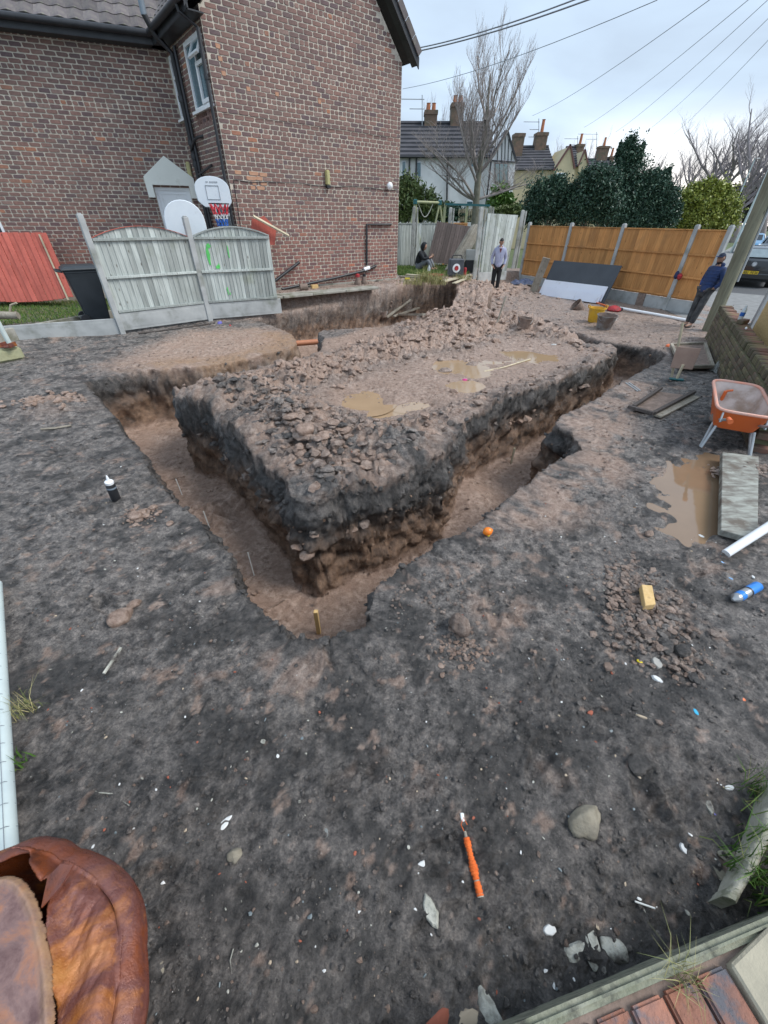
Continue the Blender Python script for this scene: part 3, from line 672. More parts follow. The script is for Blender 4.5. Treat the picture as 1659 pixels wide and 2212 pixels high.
m = MB(); g = Vector((0, 0, ZE - .05)); m.tube([LO + LN * .40 + g, HI + LN * .40 - LU * .2 + g], .06, 10); m.tube([wingL - HU * .07 + HN * .25 + g, wingL - HU * .07 + HB * 2.1 + g], .06, 10); m.obj('gutter', M_BLK, house, smooth=True)
# barge boards and verge of the gable
for sgn, e in ((1, 5.09), (-1, 0)):
    m = MB(); tip = HC + HU * (e + sgn * .36) + HN * .22 + Vector((0, 0, 5.16)); ap = HC + HU * 2.545 + HN * .22 + Vector((0, 0, 5.16 + (2.545 + .36) * 1.03))
    m.beam(tip, ap, .03, .22, up=HN.cross(ap - tip)) if False else m.prism([(0, 0), (0, -.2), (2.9, 2.8), (2.9, 3.02)] if sgn < 0 else [(0, 0), (0, -.2), (-2.9, 2.8), (-2.9, 3.02)], .03, frame(HC + HU * (e + sgn * .36) + HN * .25 + Vector((0, 0, 5.30)), HU))
    m.obj('barge_board', M_FASC, house)
    m = MB(); m.prism([(0, 0), (0, -.03), (2.9 * -sgn, 2.97), (2.9 * -sgn, 3.0)], .25, frame(HC + HU * (e + sgn * .36) + HN * .22 + Vector((0, 0, 5.2)), HU)); m.obj('soffit', M_FASC, house)
for k in range(9):
    P = HC + HU * (5.45 - k * .24) + HN * .27 + Vector((0, 0, 5.36 + k * .249)); m = MB(); m.beam(P, P + (up3 * .33), .14, .03, up=HN); m.obj('verge_tile', M_TILE, house)
# pipes
def pipe(name, pts, r, mat=None, parent=house, n=10): m = MB(); m.tube(pts, r, n); return m.obj(name, mat or M_BLK, parent, smooth=True)
zv = lambda z: Vector((0, 0, z))
fp = HC + HB * .06 - HU * .07
dp = pipe('drain_pipe', [wingL - HU * .07 + zv(5.2) + HB * .05, wingL - HU * .05 + zv(5.1) + HB * .05, fp + zv(4.95), fp + zv(.5)], .036)
for z in (4.3, 3.3, 2.2, 1.2): m = MB(); m.lathe(fp + zv(z), [(.047, -.04), (.047, .04)], 10); m.obj('collar', M_BLK, dp)
sp_ = HC + HB * 1.80 - HU * .09
st = pipe('soil_pipe', [sp_ + zv(.4), sp_ + zv(4.9), sp_ - HU * .3 + zv(5.15), sp_ - HU * .42 + zv(5.4)], .058)
pipe('vent_pipe', [sp_ - HU * .42 + zv(5.38), sp_ - HU * .40 + zv(7.4)], .06, M_LEAD)
sp2 = HC + HB * 1.64 - HU * .07
pipe('waste_pipe', [sp2 + zv(.5), sp2 + zv(5.0)], .036)
for z in (3.45, 3.2, 3.05, 2.7, 4.2): m = MB(); m.lathe(sp_ + zv(z), [(.075, -.05), (.08, 0), (.075, .05)], 12); m.obj('collar', M_BLK, st, smooth=True)
pipe('waste_branch', [sp_ + zv(3.3) - HU * .05, HC + HB * 1.5 - HU * .1 + zv(3.48), HC + HB * 1.25 - HU * .1 + zv(3.5), HC + HB * 1.1 + zv(3.52)], .028)
pipe('waste_branch', [sp_ + zv(2.85), HC + HB * .75 - HU * .07 + zv(2.98)], .026)
hw = lambda s, z, o=.05: HC + HU * s + HN * o + zv(z)
pipe('waste_pipe', [hw(4.79, 1.88, 0), hw(4.78, 1.88), hw(3.86, 1.87), hw(3.84, .86)], .03)
pipe('waste_pipe', [hw(4.2, .83, 0), hw(4.18, .84, .06), hw(3.8, .74, .07), hw(2.6, .60, .09), hw(.9, .44, .12)], .036)
pipe('loose_black_pipe', [hw(1.51, 1.04, .12), hw(.7, .66, .2)], .038)
m = MB(); m.tube([hw(3.72, .76, .06), hw(3.92, .80, .07)], .055, 10); m.obj('tape_wrap', M_UPVC, house, smooth=True)
pipe('cable', [hw(.1 + k * .41, 2.70 - .02 * math.sin(k * 1.3) - .012 * (k % 2), .02) for k in range(13)], .007, n=5)
pipe('cable', [hw(.1 + k * .41, 3.79 + .012 * math.sin(k * 1.7), .02) for k in range(13)], .004, n=4); pipe('cable', [hw(.1, 2.7, .02), hw(.08, 1.9, .02), hw(.14, 1.2, .02)], .006, n=4)
M_LAMPY = M('yellowed_lamp_glass', (.55, .50, .22), (.42, .38, .18), scale=6, rough=.4)
m = MB(); m.box(hw(2.62, 2.85, .05), (.11, .1, .30), Matrix.Rotation(HA, 3, 'Z')); l_ = m.obj('wall_lamp', M_LAMPY, house, bevel=.02, seg=2); m = MB(); m.box(hw(2.62, 2.67, .05), (.1, .1, .06), Matrix.Rotation(HA, 3, 'Z')); m.obj('lamp_base', M_BLK, l_)
m = MB(); m.box(HI + LN * .05 - LU * -.0 + HU * 0 + LU * -.07 + zv(2.98), (.1, .1, .34), Matrix.Rotation(LA, 3, 'Z')); m.obj('wall_lamp', M_LAMPY, house, bevel=.02, seg=2)
ax = (HN + zv(-.2)).normalized().to_track_quat('Z', 'Y').to_matrix()
m = MB(); m.lathe(hw(4.66, 2.78, .02), [(.05, 0), (.06, .04), (.09, .07), (.085, .11), (.05, .14), (.0, .15)], 16, axis=ax); m.obj('floodlight', M_UPVC, house, smooth=True)
M_PATCH = M('orange_patch_brick', (.42, .21, .125), (.50, .30, .20), scale=8, rough=.9, bump=.3)
for (s, z, w) in [(.62, 2.83, .24), (.86, 2.82, .2), (.54, 2.74, .24), (.74, 2.745, .18), (.6, 2.655, .1), (.84, 2.655, .16), (.55, 2.57, .12), (.75, 2.57, .2), (.24, 2.83, .16), (.25, 4.75, .1), (.26, 4.58, .09), (.28, 4.38, .09), (.78, 4.22, .09), (1.45, 4.22, .09), (2.55, 4.22, .08)]:
    o = bpy.data.objects.new('patched_brick', BM['s'][0].copy()); o.data.materials.clear(); o.data.materials.append(M_PATCH); COL.objects.link(o); o.matrix_basis = frame(hw(s, z, .004), HU) @ Matrix.Diagonal((w / .222, 1, 1.05, 1)); att2(o, house)
# concrete plinth and the paving slabs in front of the gable
M_CONC = M('old_concrete', (.36, .345, .30), (.26, .25, .215), scale=5, rough=.9, bump=.4, bscale=40, dirt=(.12, .12, .07), dscale=2.5, dlo=.5, dhi=.72)
M_GRAV = M('gravel_board_concrete', (.44, .45, .44), (.34, .35, .345), scale=4, rough=.9, bump=.3, bscale=60, dirt=(.17, .18, .13), dscale=2, dlo=.52, dhi=.8)
m = MB(); m.prism([(0, .28), (5.12, .28), (5.12, .47), (0, .47)], .2, frame(HC + HN * .025, HU)); m.obj('plinth', M_CONC, house, bevel=.01)
sl = thing('paving_slabs', hw(2, .42, .5), 'worn concrete slabs laid along the foot of the brick gable wall', 'paving')
for k, (a, b_) in enumerate([(.0, .48), (.5, 1.35), (1.36, 2.4), (2.41, 3.55)]):
    m = MB(); m.prism([(a, .35), (b_, .35), (b_, .41 + .004 * (k % 2)), (a, .41)], .95, frame(HC + HN * (1.02 + .012 * (k % 2)), HU)); m.obj('slab', M_CONC, sl, bevel=.012)
# ------------------------------------------------------------------ fences
def wood(name, c1, c2, dirt=None, dlo=.55, dhi=.8, rnd=.16, bump=.35, green=None):
    m, nt, N, L, b = nmat(name); tc = N.new('ShaderNodeTexCoord').outputs['Object']
    oi = N.new('ShaderNodeObjectInfo').outputs['Random']; ad = N.new('ShaderNodeVectorMath'); ad.operation = 'ADD'; sc = N.new('ShaderNodeVectorMath'); sc.operation = 'SCALE'; sc.inputs[0].default_value = (9, 17, 5); L.new(oi, sc.inputs['Scale']); L.new(tc, ad.inputs[0]); L.new(sc.outputs[0], ad.inputs[1])
    g = tnoise(nt, 3., 7, .65, co=ad.outputs[0], stretch=(14, 14, .7), dist=.4); col = ramp(nt, g, [(.3, c1), (.68, c2)])
    n = tnoise(nt, 2.2, 4, .5, co=ad.outputs[0], stretch=(1, 1, .5)); col = mixc(nt, .7, col, ramp(nt, n, [(.3, (.72, .72, .72)), (.7, (1.15, 1.15, 1.15))]), 'MULTIPLY')
    kn = N.new('ShaderNodeTexVoronoi'); kn.inputs['Scale'].default_value = 3.2; mp = N.new('ShaderNodeMapping'); mp.inputs['Scale'].default_value = (2.2, 2.2, 1); L.new(ad.outputs[0], mp.inputs[0]); L.new(mp.outputs[0], kn.inputs[0])
    k = ramp(nt, kn.outputs['Distance'], [(.04, (.35, .3, .27)), (.13, (1, 1, 1))]); col = mixc(nt, 1., col, k, 'MULTIPLY')
    if dirt: col = mixc(nt, ramp(nt, tnoise(nt, 1.8, 6, .6), [(dlo, (0, 0, 0)), (dhi, (.8, .8, .8))]), col, dirt)
    mr = N.new('ShaderNodeMapRange'); L.new(oi, mr.inputs[0]); mr.inputs[3].default_value = 1 - rnd; mr.inputs[4].default_value = 1 + rnd
    hv = N.new('ShaderNodeHueSaturation'); L.new(col, hv.inputs['Color']); L.new(mr.outputs[0], hv.inputs['Value']); col = hv.outputs[0]
    L.new(col, b.inputs['Base Color']); b.inputs['Roughness'].default_value = .85; bumpn(nt, b, g, bump, .006); return m
M_WGREY = wood('weathered_grey_wood', (.29, .32, .30), (.50, .53, .50), dirt=(.20, .22, .15), rnd=.28)
M_WGOLD = wood('golden_fence_wood', (.42, .175, .05), (.64, .325, .115), dirt=(.33, .165, .07), rnd=.16)
M_WBROWN = wood('dark_brown_wood', (.085, .065, .06), (.14, .11, .10), rnd=.2)
M_WRED = wood('red_stained_wood', (.44, .095, .07), (.56, .15, .11), dirt=(.30, .07, .05), rnd=.10)
M_WPALE = wood('pale_timber', (.42, .36, .25), (.60, .53, .38), dirt=(.25, .2, .14))
M_WPLANK = wood('worn_plank', (.22, .19, .15), (.42, .38, .31), dirt=(.13, .11, .08), dlo=.45, dhi=.7)
def panel(parent, O, U, L, z0, zs, nb, mat, rails, arch=0, thick=.02, railside=-1, railw=.045, lean=None, cap=True, seed=1, wavy=False):
    """boards as separate pieces; O = base start, U along, lean = extra matrix applied to the frame"""
    rnd = random.Random(seed); F = frame((O.x, O.y, 0), U)
    if lean is not None: F = lean @ F
    w = L / nb
    for i in range(nb):
        a = i * w; t = (a + w / 2) / L * 2 - 1; h = arch * (1 - t * t); t2 = (a + w) / L * 2 - 1; t1 = a / L * 2 - 1
        m = MB(); y = rnd.uniform(-.002, .002); hl = arch * (1 - t1 * t1); hr = arch * (1 - t2 * t2)
        # feather-edge: thick on one side, thin on the other, overlapping its neighbour
        P = [(a - .004, y - .008), (a + w + .008, y + .004), (a + w + .008, y + .012), (a - .004, y + .006)]
        hs = [hl, hr, hr, hl]; zb = z0 + rnd.uniform(-.006, .006)
        vs = [F @ Vector((p[0], p[1], zb)) for p in P] + [F @ Vector((p[0], p[1], zs + q + rnd.uniform(-.003, .003))) for p, q in zip(P, hs)]
        m.add(vs, [(0, 3, 2, 1), (4, 5, 6, 7), (0, 1, 5, 4), (1, 2, 6, 5), (2, 3, 7, 6), (3, 0, 4, 7)])
        m.obj('board', mat, parent)
    for z in rails:
        m = MB(); m.prism([(0, z - railw / 2), (L, z - railw / 2), (L, z + railw / 2), (0, z + railw / 2)], .032, F @ Matrix.Translation((0, -.042 if railside < 0 else .014, 0))); m.obj('rail', mat, parent, bevel=.003)
    if cap:
        m = MB(); n = 14 if arch else 1
        for i in range(n):
            s0, s1 = L * i / n, L * (i + 1) / n; h0 = arch * (1 - (s0 / L * 2 - 1) ** 2); h1 = arch * (1 - (s1 / L * 2 - 1) ** 2)
            tk = .012 if cap == 'red' else .03; m.prism([(s0, zs + h0 + .005), (s1, zs + h1 + .005), (s1, zs + h1 + tk), (s0, zs + h0 + tk)], .05, F @ Matrix.Translation((0, -.028, 0)))
        m.obj('capping', M_WRED if cap == 'red' else mat, parent)
def cpost(parent, base, top, zc0=-.1, name='post', w=.10, d=.11, rz=0, mat=None):
    m = MB(); a = Vector(base); b_ = Vector(top); dirv = (b_ - a).normalized(); q = dirv.to_track_quat('Z', 'Y').to_matrix() @ Matrix.Rotation(rz, 3, 'Z')
    c = (a + b_) / 2; L = (b_ - a).length; m.box(c, (w, d, L), q); m.box(b_ + dirv * .01, (w * .7, d * .7, .02), q); return m.obj(name, mat or M_GRAV, parent, bevel=.008)
def gboard(parent, O, U, L, z0, z1, t=.05, mat=None):
    m = MB(); F = frame((O.x, O.y, 0), U); m.prism([(0, z0), (L, z0), (L, z1), (0, z1)], t, F @ Matrix.Translation((0, -t / 2, 0))); m.prism([(.08, z0 + .05), (L - .08, z0 + .05), (L - .08, z1 - .05), (.08, z1 - .05)], .004, F @ Matrix.Translation((0, -t / 2 - .0035, 0)))
    return m.obj('gravel_board', mat or M_GRAV, parent, bevel=.006)
V3 = Vector
PA, PB, PC = V3((-5.60, 8.85, 0)), V3((-4.21, 10.15, 0)), V3((-2.70, 10.98, 0))
lf = thing('arched_fence', (PA.x, PA.y, .05), 'weathered grey arched fence panels between leaning concrete posts, green paint marks', 'fence')
cpost(lf, PA + V3((0, 0, -.1)), PA + V3((0, 0, 2.02)), rz=.75); cpost(lf, PB + V3((0, 0, 0)), PB + V3((-.02, .0, 2.0)), rz=.75)
U1 = (PB - PA).normalized(); L1 = (PB - PA).length; U2 = (PC - PB).normalized(); L2 = (PC - PB).length
panel(lf, PA + U1 * .06 - U1.cross(V3((0, 0, 1))) * 0, U1, L1 - .12, .40, 1.66, 17, M_WGREY, [.42, 1.02, 1.64], arch=.18, seed=2, cap='red')
panel(lf, PB + U2 * .06, U2, L2 - .1, .40, 1.66, 20, M_WGREY, [.42, 1.02, 1.64], arch=.16, seed=3)
gboard(lf, PA + U1 * .05, U1, L1 - .1, .06, .385); gboard(lf, PB + U2 * .05, U2, L2 - .02, .06, .385)
PL = V3((-8.2, 7.6, 0)); U0 = (PA - PL).normalized(); gboard(lf, PL, U0, (PA - PL).length - .05, -.05, .30)
M_GPAINT = M('green_spray_paint', (.12, .62, .14), (.10, .5, .12), rough=.5)
F = frame((PB.x, PB.y, 0), U2)
for (x, z, w, h) in [(.22, 1.34, .07, .4), (.26, 1.5, .1, .1), (.66, 1.36, .03, .3), (.36, 1.1, .09, .07), (.40, 1.12, .04, .12), (.48, .62, .03, .25), (.52, .56, .02, .1)]:
    m = MB(); n = 9; rr = random.Random(int(x * 100)); pts = [(x + w * (.6 + rr.random() * .5) * math.cos(a * 2 * math.pi / n) / 2, z + h * (.6 + rr.random() * .5) * math.sin(a * 2 * math.pi / n) / 2) for a in range(n)]
    m.prism(pts, .003, F @ Matrix.Translation((.06, -.0145, 0))); m.obj('paint_mark', M_GPAINT, lf)
# grass verge kerbs on the left, wheelie bin and the red panel
kt = thing('kerb_edging', (-7.4, 9.5, .1), 'low concrete edging kerbs along the lawn behind the gravel board', 'kerb')
Ka, Kb = gp(0, 716, .24), gp(185, 683, .22); Uk = (Kb - Ka).normalized()
Ka = Ka - Uk * 1.2
for k in range(4):
    m = MB(); a = Ka + Uk * (.92 * k) + V3((0, 0, -.12)); m.beam(a, a + Uk * .905, .06, .3); m.obj('kerb_stone', M_CONC, kt, bevel=.01)
M_BIN = M('black_bin_plastic', (.022, .028, .034), (.034, .042, .05), scale=3, rough=.5, bump=.08, bscale=120)
def wheelie():
    P = gp(214, 692, .14); t = thing('wheelie_bin', (P.x, P.y, .14), 'black wheelie bin behind the left concrete fence post', 'bin', rz=0)
    A = Matrix.Translation((P.x, P.y, .14)) @ Matrix.Rotation(R(38), 4, 'Z')
    def ringb(z, x0, x1, y): return [A @ V3(p) for p in ((x0, -y, z), (x1, -y, z), (x1, y, z), (x0, y, z))]
    m = MB(); prof = [(0, -.20, .20, .19), (.02, -.21, .21, .2), (.85, -.28, .29, .27), (.92, -.29, .31, .28), (.95, -.31, .33, .3), (.97, -.31, .33, .3)]
    vs = []; fs = []
    for z, a, b_, y in prof: vs += ringb(z, a, b_, y)
    for i in range(len(prof) - 1):
        for j in range(4): fs.append((i * 4 + j, i * 4 + (j + 1) % 4, i * 4 + 4 + (j + 1) % 4, i * 4 + 4 + j))
    fs += [(3, 2, 1, 0)]; m.add(vs, fs); m.obj('body', M_BIN, t, bevel=.02, seg=2)
    m = MB(); vs = ringb(.97, -.33, .34, .31) + ringb(1.0, -.33, .34, .31) + ringb(1.05, -.25, .27, .24); fs = [(0, 1, 5, 4), (1, 2, 6, 5), (2, 3, 7, 6), (3, 0, 4, 7), (4, 5, 9, 8), (5, 6, 10, 9), (6, 7, 11, 10), (7, 4, 8, 11), (8, 9, 10, 11), (3, 2, 1, 0)]
    m.add(vs, fs); m.obj('lid', M_BIN, t, bevel=.012)
    m = MB(); m.tube([A @ V3((-.31, -.2, .95)), A @ V3((-.41, -.2, .97)), A @ V3((-.41, .2, .97)), A @ V3((-.31, .2, .95))], .018, 8); m.obj('handle', M_BIN, t, smooth=True)
    for y in (-.24, .24):
        m = MB(); m.lathe(A @ V3((-.24, y, .08)), [(.03, -.025), (.09, -.025), (.1, 0), (.09, .025), (.03, .025)], 20, axis=(A.to_3x3() @ Matrix.Rotation(R(90), 3, 'X'))); m.obj('wheel', M_BLK, t, smooth=True)
wheelie()
rp_ = thing('red_fence_panel', gp(90, 655, .2), 'red stained slatted fence panel leaning against the wall on the lawn', 'fence panel')
a = gp(-70, 655, .2); b_ = gp(162, 650, .2); U = (b_ - a).normalized(); F = Matrix.Translation(a) @ Matrix.Rotation(0, 4, 'Z') @ Matrix.Translation(-a)
L = (b_ - a).length; W = frame((a.x, a.y, .2), U) @ Matrix.Rotation(R(-20), 4, 'X')
for i in range(20):
    x0 = L * i / 20; t = (x0 / L) * 2 - 1; m = MB(); zb = .12 * t * t; sk = .55
    ql = [(x0, zb), (x0 + L / 20 - .006, zb), (x0 + L / 20 - .006 - sk * 0, 1.55), (x0, 1.55)]
    q = [(p[0] - (p[1]) * .16, p[1]) for p in ql]; m.prism(q, .022, W @ Matrix.Translation((0, .018 * (i % 2), 0))); m.obj('board', M_WRED, rp_, bevel=.003)
m = MB(); m.prism([(L - .16, .02), (L - .13, .02), (L - .38, 1.5), (L - .41, 1.5)], .03, W @ Matrix.Translation((0, -.032, 0))); m.obj('batten', M_WPALE, rp_)
lg = thing('log_piece', gp(15, 680, .2), 'short sawn log with a snapped branch on the lawn', 'log'); P = gp(12, 683, .26)
m = MB(); m.tube([P + V3((-.3, 0, 0)), P + V3((-.1, .05, .01)), P + V3((.2, .1, 0))], [.08, .075, .07], 10); m.obj('trunk_piece', M_WPLANK, lg, smooth=True); m = MB(); m.tube([P + V3((.05, .08, .04)), P + V3((.15, .1, .2)), P + V3((.28, .12, .24))], .022, 6); m.obj('branch', M_WPALE, lg)
# red board and plank behind the right-hand arched panel
rb = thing('red_board', HC + HN * .35 + HU * .6, 'red board with a pale plank sticking up behind the grey fence by the house corner', 'board')
m = MB(); m.prism([(.15, 1.45), (.80, 1.45), (.90, 1.78), (.62, 2.04), (.45, 1.98), (.3, 1.98)], .02, frame(HC + HN * .25, HU)); m.obj('panel', M_WRED, rb)
m = MB(); m.beam(hw(.3, 2.03, .35), hw(1.15, 1.64, .4), .09, .03, up=(.3, -.4, 1)); m.obj('plank', M_WPALE, rb)
# basketball boards
M_BBW = M('backboard_plastic', (.72, .77, .80), (.68, .73, .77), rough=.35, dirt=(.5, .52, .5), dscale=6, dlo=.62, dhi=.9); M_GREYP = M('grey_print', (.30, .33, .36), rough=.5)
M_NR = M('red_net', (.6, .03, .05), rough=.6); M_NW = M('white_net', (.75, .75, .75), rough=.6); M_NB = M('blue_net', (.02, .13, .5), rough=.6)
def backboard():
    Y = 11.2; c = yp(460, 417, Y); U = V3((.96, .28, 0)).normalized(); F = frame(c, U); sc = (yp(496, 417, Y) - yp(425, 417, Y)).length
    t = thing('basketball_hoop', (c.x, c.y, .2), 'white basketball backboard with a red, white and blue net behind the fence', 'basketball hoop')
    w, h = sc / 2, sc * .36; pts = []
    for i in range(13): a = math.pi * i / 12; pts.append((w * math.cos(a) * (1 if abs(math.cos(a)) < .8 else 1), h * .15 + h * .95 * math.sin(a) ** .8))
    pts += [(-w * .95, -h * .55), (-w * .6, -h * .95), (w * .75, -h * .95), (w, -h * .6)]
    m = MB(); m.prism(pts, .04, F); m.obj('backboard', M_BBW, t, bevel=.01, seg=2)
    m = MB(); 
    for q in (((-.38, -.45), (-.35, .5)), ((.35, -.45), (.38, .5)), ((-.35, -.45), (.35, -.4)), ((-.35, .45), (.35, .5))): (x0, z0), (x1, z1) = q; m.prism([(x0 * w, z0 * h), (x1 * w, z0 * h), (x1 * w, z1 * h), (x0 * w, z1 * h)], .004, F @ Matrix.Translation((0, -.006, 0)))
    m.obj('target_square', M_GREYP, t)
    m = MB()      # small unreadable maker's wording: short dark dashes
    for i in range(10):
        if i == 2: continue
        x = -.3 * w + i * .062 * w * 1.1; m.prism([(x, .66 * h), (x + .045 * w, .66 * h), (x + .05 * w, .76 * h), (x + .012 * w, .76 * h)], .003, F @ Matrix.Translation((0, -.005, 0)))
    m.obj('lettering', M_GREYP, t)
    rc = F @ V3((.25 * w, -.30, -h * .72)); m = MB(); n = 20; rr = .21
    m.tube([rc + V3((rr * math.cos(2 * math.pi * i / n), rr * math.sin(2 * math.pi * i / n), 0)) for i in range(n)], .01, 6, closed=True); m.tube([F @ V3((.25 * w - .05, 0, -h * .72)), rc + V3((0, rr, 0))], .012, 6); m.obj('rim', M_BLK, t)
    for (z0, z1, r0, r1, mt, nm) in ((0, -.19, .205, .15, M_NR, 'red_netting'), (-.19, -.27, .15, .13, M_NW, 'white_netting'), (-.27, -.40, .13, .11, M_NB, 'blue_netting')):
        m = MB(); nn = 11
        for i in range(nn):
            for sg in (1, -1):
                a0 = 2 * math.pi * i / nn; a1 = a0 + sg * math.pi / nn * 1.6
                m.tube([rc + V3((r0 * math.cos(a0), r0 * math.sin(a0), z0)), rc + V3((r1 * math.cos(a1), r1 * math.sin(a1), z1))], .009 if mt is not M_NW else .006, 4)
        m.obj(nm, mt, t)
    m = MB(); m.tube([(c.x, c.y + .12, .1), (c.x, c.y + .12, c.z)], .03, 8); m.obj('pole', M_BLK, t)
    Y2 = 10.4; c = yp(400, 478, Y2); sc = (yp(441, 478, Y2) - yp(360, 478, Y2)).length / 2; F = frame(c, V3((.92, .38, 0)))
    t = thing('spare_backboard', (c.x, c.y, .2), 'plain white half round backboard stored behind the middle fence post', 'backboard')
    pts = [(sc * math.cos(math.pi * i / 14), -.04 + sc * 1.0 * math.sin(math.pi * i / 14) ** .85) for i in range(15)] + [(-sc, -.6), (sc, -.6)]
    m = MB(); m.prism(pts, .04, F); m.obj('board', M_BBW, t, bevel=.01); m = MB(); m.tube([F @ V3((0, .06, -1.3)), F @ V3((0, .06, .2))], .03, 8); m.obj('support', M_BLK, t)
backboard()
# ---- golden fence on the right
GA, GB = V3((7.04, 14.38, 0)), V3((7.98, 12.45, 0)); GD = GB - GA; GUd = GD.normalized(); GL = GD.length
gf = thing('golden_fence', (GA.x, GA.y, 0), 'new golden timber fence with concrete posts and gravel boards', 'fence')
ts = [-1.86, -.93, 0, 1, 1.38]
for i, t in enumerate(ts):
    P = GA + GD * t; cpost(gf, P + V3((0, 0, -.2)), P + V3((0, 0, 1.95)), rz=math.atan2(GUd.y, GUd.x))
for i in range(4):
    a = GA + GD * ts[i] + GUd * .05; L = GL * (ts[i + 1] - ts[i]) - .1
    panel(gf, a, GUd, L, .31, 1.84, max(4, int(L / .125)), M_WGOLD, [.36, .82, 1.33] if i != 9 else [.9], seed=10 + i, railw=.04); gboard(gf, a, GUd, L, -.03, .30)
m = MB(); P = GA + GD * .62; q = frame((P.x, P.y, 0), GUd); m.prism([(-.1, -.02), (.14, -.02), (.13, .32), (-.11, .32)], .02, q @ Matrix.Translation((0, -.055, 0))); M_MUD = M('caked_mud', (.17, .125, .10), (.27, .20, .165), scale=14, rough=.95, bump=.6, bscale=30, bdist=.02); m.obj('mud_splash', M_MUD, gf)
# ---- the back: grey panel fence, posts, leaning gate
def at(px, py, Y): return yp(px, py, Y)
TZ = .42
bf = thing('back_fence', at(930, 560, 20.5), 'grey close boarded fence at the back of the lawn behind the hooded person', 'fence')
def flat(P, z=0): return V3((P.x, P.y, z))
f0, f1 = at(855, 473, 19.0), at(1012, 487, 21.0); d = flat(f1 - f0); U = d.normalized(); n = 3; Lp = d.length / n
for i in range(n):
    O = flat(f0) + U * (Lp * i); panel(bf, O, U, Lp - .06, TZ - .1, 1.86 + .01 * i, 17, M_WGREY if i < 2 else M_WGOLD, [], seed=20 + i, cap=True)
M_POST = M('pale_concrete_post', (.50, .50, .47), (.38, .38, .35), scale=3, rough=.9, dirt=(.2, .2, .15), dscale=3, dlo=.5, dhi=.75)
for k, (px, pt, Y) in enumerate([(893, 447, 18.9), (972, 449, 19.8), (1058, 447, 20.3), (1128, 455, 19.2)]):
    tp = at(px + 2, pt, Y); q = thing('concrete_post', flat(tp, TZ - .2), ['concrete post in the back fence behind the hooded person', 'concrete post at the right end of the swing frame', 'short distant concrete post just right of the swing rail', 'tall concrete post at the left end of the golden fence'][k], 'post', 'spare concrete fence posts')
    cpost(q, flat(tp, TZ - .3 if k < 3 else -.1), tp, mat=M_POST, w=.12, d=.12, name='shaft')
    cpost(q, flat(tp, TZ - .3 if k < 3 else -.1) + V3((.13, .03, 0)), tp + V3((.13, .03, -.03)), mat=M_POST, w=.05, d=.12, name='slot_edge')
def leanpanel(name, label, cat, corners, nb, mat, rails=(), Ynear=None, thick=.03, group=None):
    """corners: bl, br, tr, tl points in space"""
    bl, br, tr, tl = corners; t = thing(name, (bl + br) / 2, label, cat, group); nn = (br - bl).cross(tl - bl).normalized() * thick
    lerp = lambda a, b_, s: a + (b_ - a) * s
    for i in range(nb):
        a, b_ = i / nb, (i + 1) / nb - .004; P = [lerp(bl, br, a), lerp(bl, br, b_), lerp(tl, tr, b_), lerp(tl, tr, a)]; off = nn * (.25 * (i % 2))
        m = MB(); m.add([p + off for p in P] + [p + nn + off for p in P], [(0, 1, 2, 3), (7, 6, 5, 4), (0, 4, 5, 1), (1, 5, 6, 2), (2, 6, 7, 3), (3, 7, 4, 0)]); m.obj('board' if nb > 1 else 'sheet', mat, t)
    for s in rails:
        m = MB(); m.beam(lerp(bl, tl, s) - nn * .5, lerp(br, tr, s) - nn * .5, .035, .05, up=(tl - bl).normalized()); m.obj('rail', mat, t)
    return t
leanpanel('brown_fence_panel', 'dark brown fence panel leaning against the grey back fence', 'fence panel', [at(922, 566, 18.6), at(1000, 574, 19), at(1019, 490, 19.4), at(944, 479, 19.0)], 16, M_WBROWN, (.52,.99))
def logroll():
    t = thing('log_roll', at(985, 580, 17.6), 'long grey half round slatted roll leaning against the concrete post', 'log roll')
    a, b_ = at(975, 590, 17.0), at(1030, 492, 17.9); ax = (b_ - a); u = ax.normalized(); s = u.cross(V3((0, 0, 1))).normalized(); w = s.cross(u); w = -w if w.y > 0 else w
    for i in range(15):
        an = math.pi * (i + .5) / 15; o_ = s * (.30 * math.cos(an)) + (u.cross(s) if (u.cross(s)).y < 0 else -u.cross(s)) * (.17 * math.sin(an))
        m = MB(); m.tube([a + o_, b_ + o_ * .8], .034, 5); m.obj('slat', M_WPLANK, t)
    m = MB(); e = b_ + u * .01; m.tube([e - s * .12 + V3((0, 0, .0)), e + V3((0, -.05, .08)), e + s * .12], .03, 6); m.obj('plastic_cap', M_LEAD, t)
logroll()
gp1 = at(1024, 607, 15.9)
cp = thing('concrete_post', flat(gp1, .2), 'tall concrete post left of the man in the grey jacket', 'post', 'spare concrete fence posts')
tp = at(1041, 449, 16.1); cpost(cp, gp1 - V3((0, 0, .3)), tp, mat=M_POST, w=.12, d=.12, name='shaft'); cpost(cp, gp1 - V3((0, 0, .3)) + V3((.13, .02, 0)), tp + V3((.14, .02, -.04)), mat=M_POST, w=.05, d=.12, name='slot_edge')
gate = leanpanel('grey_gate_panel', 'tall weathered grey panel between two concrete posts behind the standing man', 'fence panel', [at(1037, 588, 16.5), at(1092, 588, 17.4), at(1118, 465, 17.8), at(1053, 461, 16.8)], 11, M_WGREY, (.02, .38, .97))
t = thing('loose_gravel_board', at(1050, 600, 16.3), 'concrete gravel board leaning under the grey panel behind the standing man', 'concrete board')
q = [at(1031, 610, 16.0), at(1092, 604, 16.9), at(1095, 586, 17.0), at(1036, 589, 16.1)]; m = MB(); nn = V3((-.02, .05, 0)); m.add(q + [p + nn for p in q], [(0, 1, 2, 3), (7, 6, 5, 4), (0, 4, 5, 1), (1, 5, 6, 2), (2, 6, 7, 3), (3, 7, 4, 0)]); m.obj('board', M_GRAV, t)
